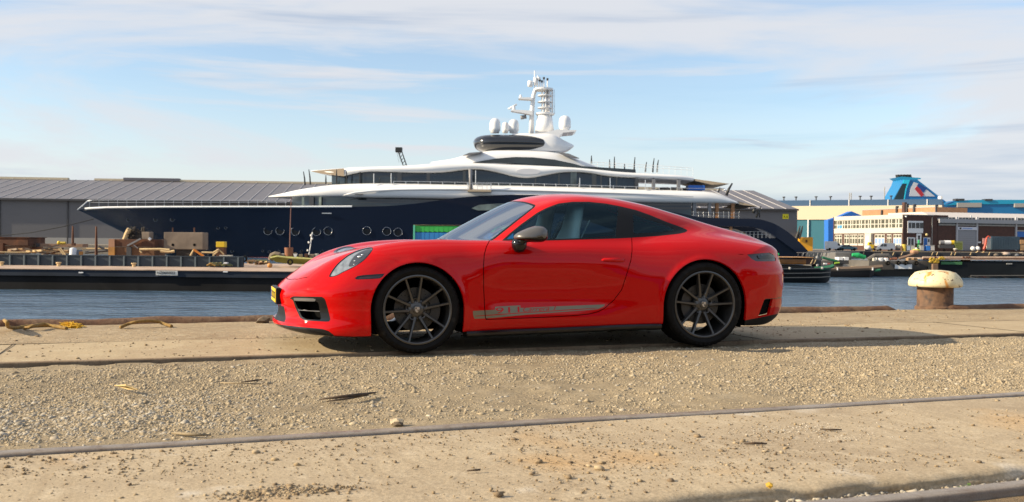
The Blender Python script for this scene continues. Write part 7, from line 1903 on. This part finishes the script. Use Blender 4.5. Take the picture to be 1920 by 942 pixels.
o = qthing('white_tank', 'round white tank beside the yellow drum on the far quay', 'tank', 1684); p = L_(o, 1684, 462.5); MB().lathe([(0, -.55), (.45, -.45), (.58, 0), (.45, .45), (0, .55)], 16, tuple(p)).build('shell', M_FACW, o, smooth=True); boxpx(o, 1681, 1688, 466, 470, -.4, .4, M_GUTTER, 'cradle')
o = qthing('yellow_drum', 'tall ribbed yellow drum at the brick corner', 'drum', 1695); p = L_(o, 1695, 470)
MB().lathe([(0, 0), (.48, 0), (.5, .5), (.45, .55), (.5, .6), (.5, 1.1), (.45, 1.15), (.5, 1.2), (.48, 1.75), (0, 1.75)], 16, (p.x, 0, 0)).build('barrel', pmat('drum_yellow', (.55, .40, .06), .6), o, auto=.7)
o = qthing('lime_buoy', 'lime-yellow flat buoy in front of the green beacon', 'buoy', 1718); o.location.y = 238; p = L_(o, 1718, 470); MB().lathe([(.0, 0), (.85, 0), (.95, .3), (.75, .55), (.3, .6), (0, .6)], 18, (p.x, 0, 0)).build('float', pmat('lime_paint', (.55, .55, .06), .6), o, smooth=True); MB().lathe([(.3, .6), (.3, .9), (0, .95)], 10, (p.x, 0, 0)).build('top', M_FRAMEW, o)
o = qthing('green_beacon', 'slim green lattice beacon before the brick wing', 'beacon', 1722.5); p = L_(o, 1722.5, 470)
for dx in (-.35, .35): MB().bar((p.x + dx, 0, 0), (p.x + dx * .3, 0, 2.2), .12).build('leg', M_GREEN, o)
MB().lathe([(0, 2.1), (.26, 2.1), (.26, 2.7), (0, 2.9)], 10, (p.x, 0, 0)).build('lantern', M_GREEN, o); [MB().bar((p.x - .3, 0, h), (p.x + .3, 0, h + .3), .07).build('brace', M_GREEN, o) for h in (.4, 1.0, 1.6)]
for px, c, lb in ((1704, (.35, .42, .55), 'pale blue pallet box before the brick wing'), (1712, (.5, .5, .42), 'cream pallet box before the brick wing'), (1729, (.4, .4, .4), 'grey pallet box beside the green beacon'), (1741, (.02, .16, .55), 'bright blue barrel box below the blue door'), (1749, (.5, .48, .45), 'pale bin beside the bright blue box')):
    o = qthing('pallet_box', lb, 'box', px); boxpx(o, px - 3.4, px + 3.4, 461, 470, -.4, .5, pmat('pbox_%d' % px, c, .6), 'box', .04); boxpx(o, px - 3.8, px + 3.8, 460, 461, -.45, .55, M_PALE, 'lid')
o = qthing('tank_trailer', 'white and yellow tank on a dark trailer before the roller door', 'trailer', 1778)
tubepx(o, [(1762, 455), (1770, 455)], .5, M_GREYP, 'tank_end', 0, 12); tubepx(o, [(1770.2, 455), (1782, 455)], .52, M_FRAMEW, 'tank', 0, 12); tubepx(o, [(1782.2, 455), (1789, 455)], .5, M_YELP, 'tank_band', 0, 12); boxpx(o, 1762, 1790, 459.5, 466, -.5, .5, M_GUTTER, 'chassis')
for px in (1768, 1784): MB().lathe([(0, -.1), (.36, -.1), (.36, .1), (0, .1)], 14, (L_(o, px, 468).x, -.6, .36), 'y').build('wheel', M_TYRE, o)
o = qthing('mesh_crate', 'olive-green mesh crate beside the tank trailer', 'crate', 1797)
for px in np.arange(1789.5, 1805, 2.1): boxpx(o, px, px + .6, 453.5, 469, -.5, -.44, pmat('olive', (.20, .24, .07), .7), 'bar')
boxpx(o, 1789, 1805, 452.6, 453.8, -.5, .5, pmat('olive', (.2, .24, .07)), 'top_rail'); boxpx(o, 1790, 1804, 455, 469, -.35, .5, pmat('olive_dark', (.10, .12, .04), .8), 'load')
for px, lb in ((1824, 'white ball fender beside the white post, nearer the roller door'), (1833.2, 'white ball fender beside the white post, nearer the dark container')):
    o = qthing('ball_fender', lb, 'fender', px); o.location.y = 238; p = L_(o, px, 466.3); MB().lathe([(0, -.55), (.3, -.46), (.5, -.22), (.56, 0), (.5, .25), (.3, .46), (0, .55)], 18, tuple(p)).build('ball', M_FRAMEW, o, smooth=True); MB().lathe([(.1, .5), (.1, .65), (0, .66)], 8, tuple(p)).build('eye', M_CHAIN, o)
o = qthing('mooring_dome', 'low cream dome bollard on the far quay edge', 'bollard', 1791); o.location.y = 237.5; p = L_(o, 1791, 468); MB().lathe([(.35, -.25), (.35, 0), (.5, .05), (.42, .22), (0, .32)], 16, tuple(p)).build('cap', M_FACW, o, smooth=True); MB().lathe([(.28, -.6), (.28, 0)], 12, tuple(p)).build('stem', M_RUST, o)
o = qthing('loading_arm', 'red jointed loading arm leaning over the dark container', 'crane', 1850); o.location.y = 238.5
for pts, r in ((((1844, 470), (1848, 458), (1850, 446)), [.3, .26, .2]), (((1850, 446), (1853, 443), (1856, 444), (1856, 447)), .15)): tubepx(o, pts, r, pmat('arm_red', (.50, .06, .03), .5), 'arm')
boxpx(o, 1851, 1857.5, 446.5, 466, .2, .6, M_FACW, 'white_post'); boxpx(o, 1843.5, 1848, 447, 458, .3, .6, pmat('arm_pink', (.45, .25, .24), .6), 'guard')
o = qthing('steel_container', 'long dark blue-grey steel container on the far quay', 'container', 1885); c = boxpx(o, 1859, 1911, 443.5, 469, -.8, 1.6, pmat('container_slate', (.035, .060, .085), .5, noise=(.3, .2)), 'box', .04)
for px in np.arange(1861, 1911, 3.1): boxpx(o, px, px + 1.2, 445, 468, -.86, -.79, pmat('container_slate', (.035, .06, .085)), 'corrugation', None, c)
o = qthing('timber_crate', 'tan timber crate stack beside the dark steel container', 'crate', 1918); boxpx(o, 1913, 1932, 450, 458, -1, .5, pmat('tan_wood', (.42, .24, .11), .7), 'crate', .04); boxpx(o, 1914, 1932, 458.5, 470, -.9, .6, M_PLANK, 'crate', .04)
o = qthing('site_cabin', 'orange-yellow site cabin beside the yacht\'s stern', 'cabin', 1512); o.location.y = 206; o.location.x *= 206 / QY; boxpx(o, 1499, 1524, 445, 471, -1, 2, pmat('cabin_orange', (.62, .30, .015), .5, noise=(.3, .1)), 'box', .05); boxpx(o, 1510.5, 1514, 450, 455, -1.05, -.98, M_RUST, 'emblem'); [tubepx(o, [(x, 448), (x + 4, 436), (x + 7, 424)], [.3, .25, .12], M_POLE, 'boom', -1.5) for x in (1493, 1498)]
# wall fittings: ladder marks on the black quay wall
for i, (px, k) in enumerate(((1619, 0), (1653, 0), (1675, 0), (1691, 0), (1748, 1), (1757, 1), (1784, 1), (1791, 1), (1820, 1), (1855, 1))):
    p = at_depth(px, 476, 235.0); o = MB().bar((p.x - .15, 235.0, p.z - .38), (p.x + .15, 235.0, p.z + .38), .15, .1).build('wall_ladder', M_PLANKL); tag(o, 'short pale slanting ladder on the black far quay wall', 'ladder', 'ladders on the black quay wall')
o = qthing('scrap_heap', 'rust-brown scrap heap on the far quay edge below the white ball fenders', 'scrap', 1835); o.location.y = 236.6
for k in range(16): x = 1826 + rng.uniform(0, 24); tubepx(o, [(x, 478 - rng.uniform(0, 5)), (x + rng.uniform(2, 7), 478 - rng.uniform(0, 7))], .12, [M_RUST, M_PLANKL, M_RUSTO][k % 3], 'scrap_piece', rng.uniform(-.8, 0))
o = qthing('rubble_heap', 'pale rubble sacks heaped on the far quay edge below the dark container', 'rubble', 1885); o.location.y = 236.4
for k, (x, w) in enumerate(((1857, 16), (1876, 18), (1897, 14), (1910, 12), (1888, 6))):
    p = L_(o, x + w / 2, 478 - (k % 2) * 2, -.5); MB().lathe([(0, -.5), (w * .05, -.4), (w * .07, -.1), (w * .05, .3), (0, .45)], 10, tuple(p)).build('sack', [M_CONC, pmat('sack_pink', (.42, .33, .27), .85), M_GREYP][k % 3], o, smooth=True)
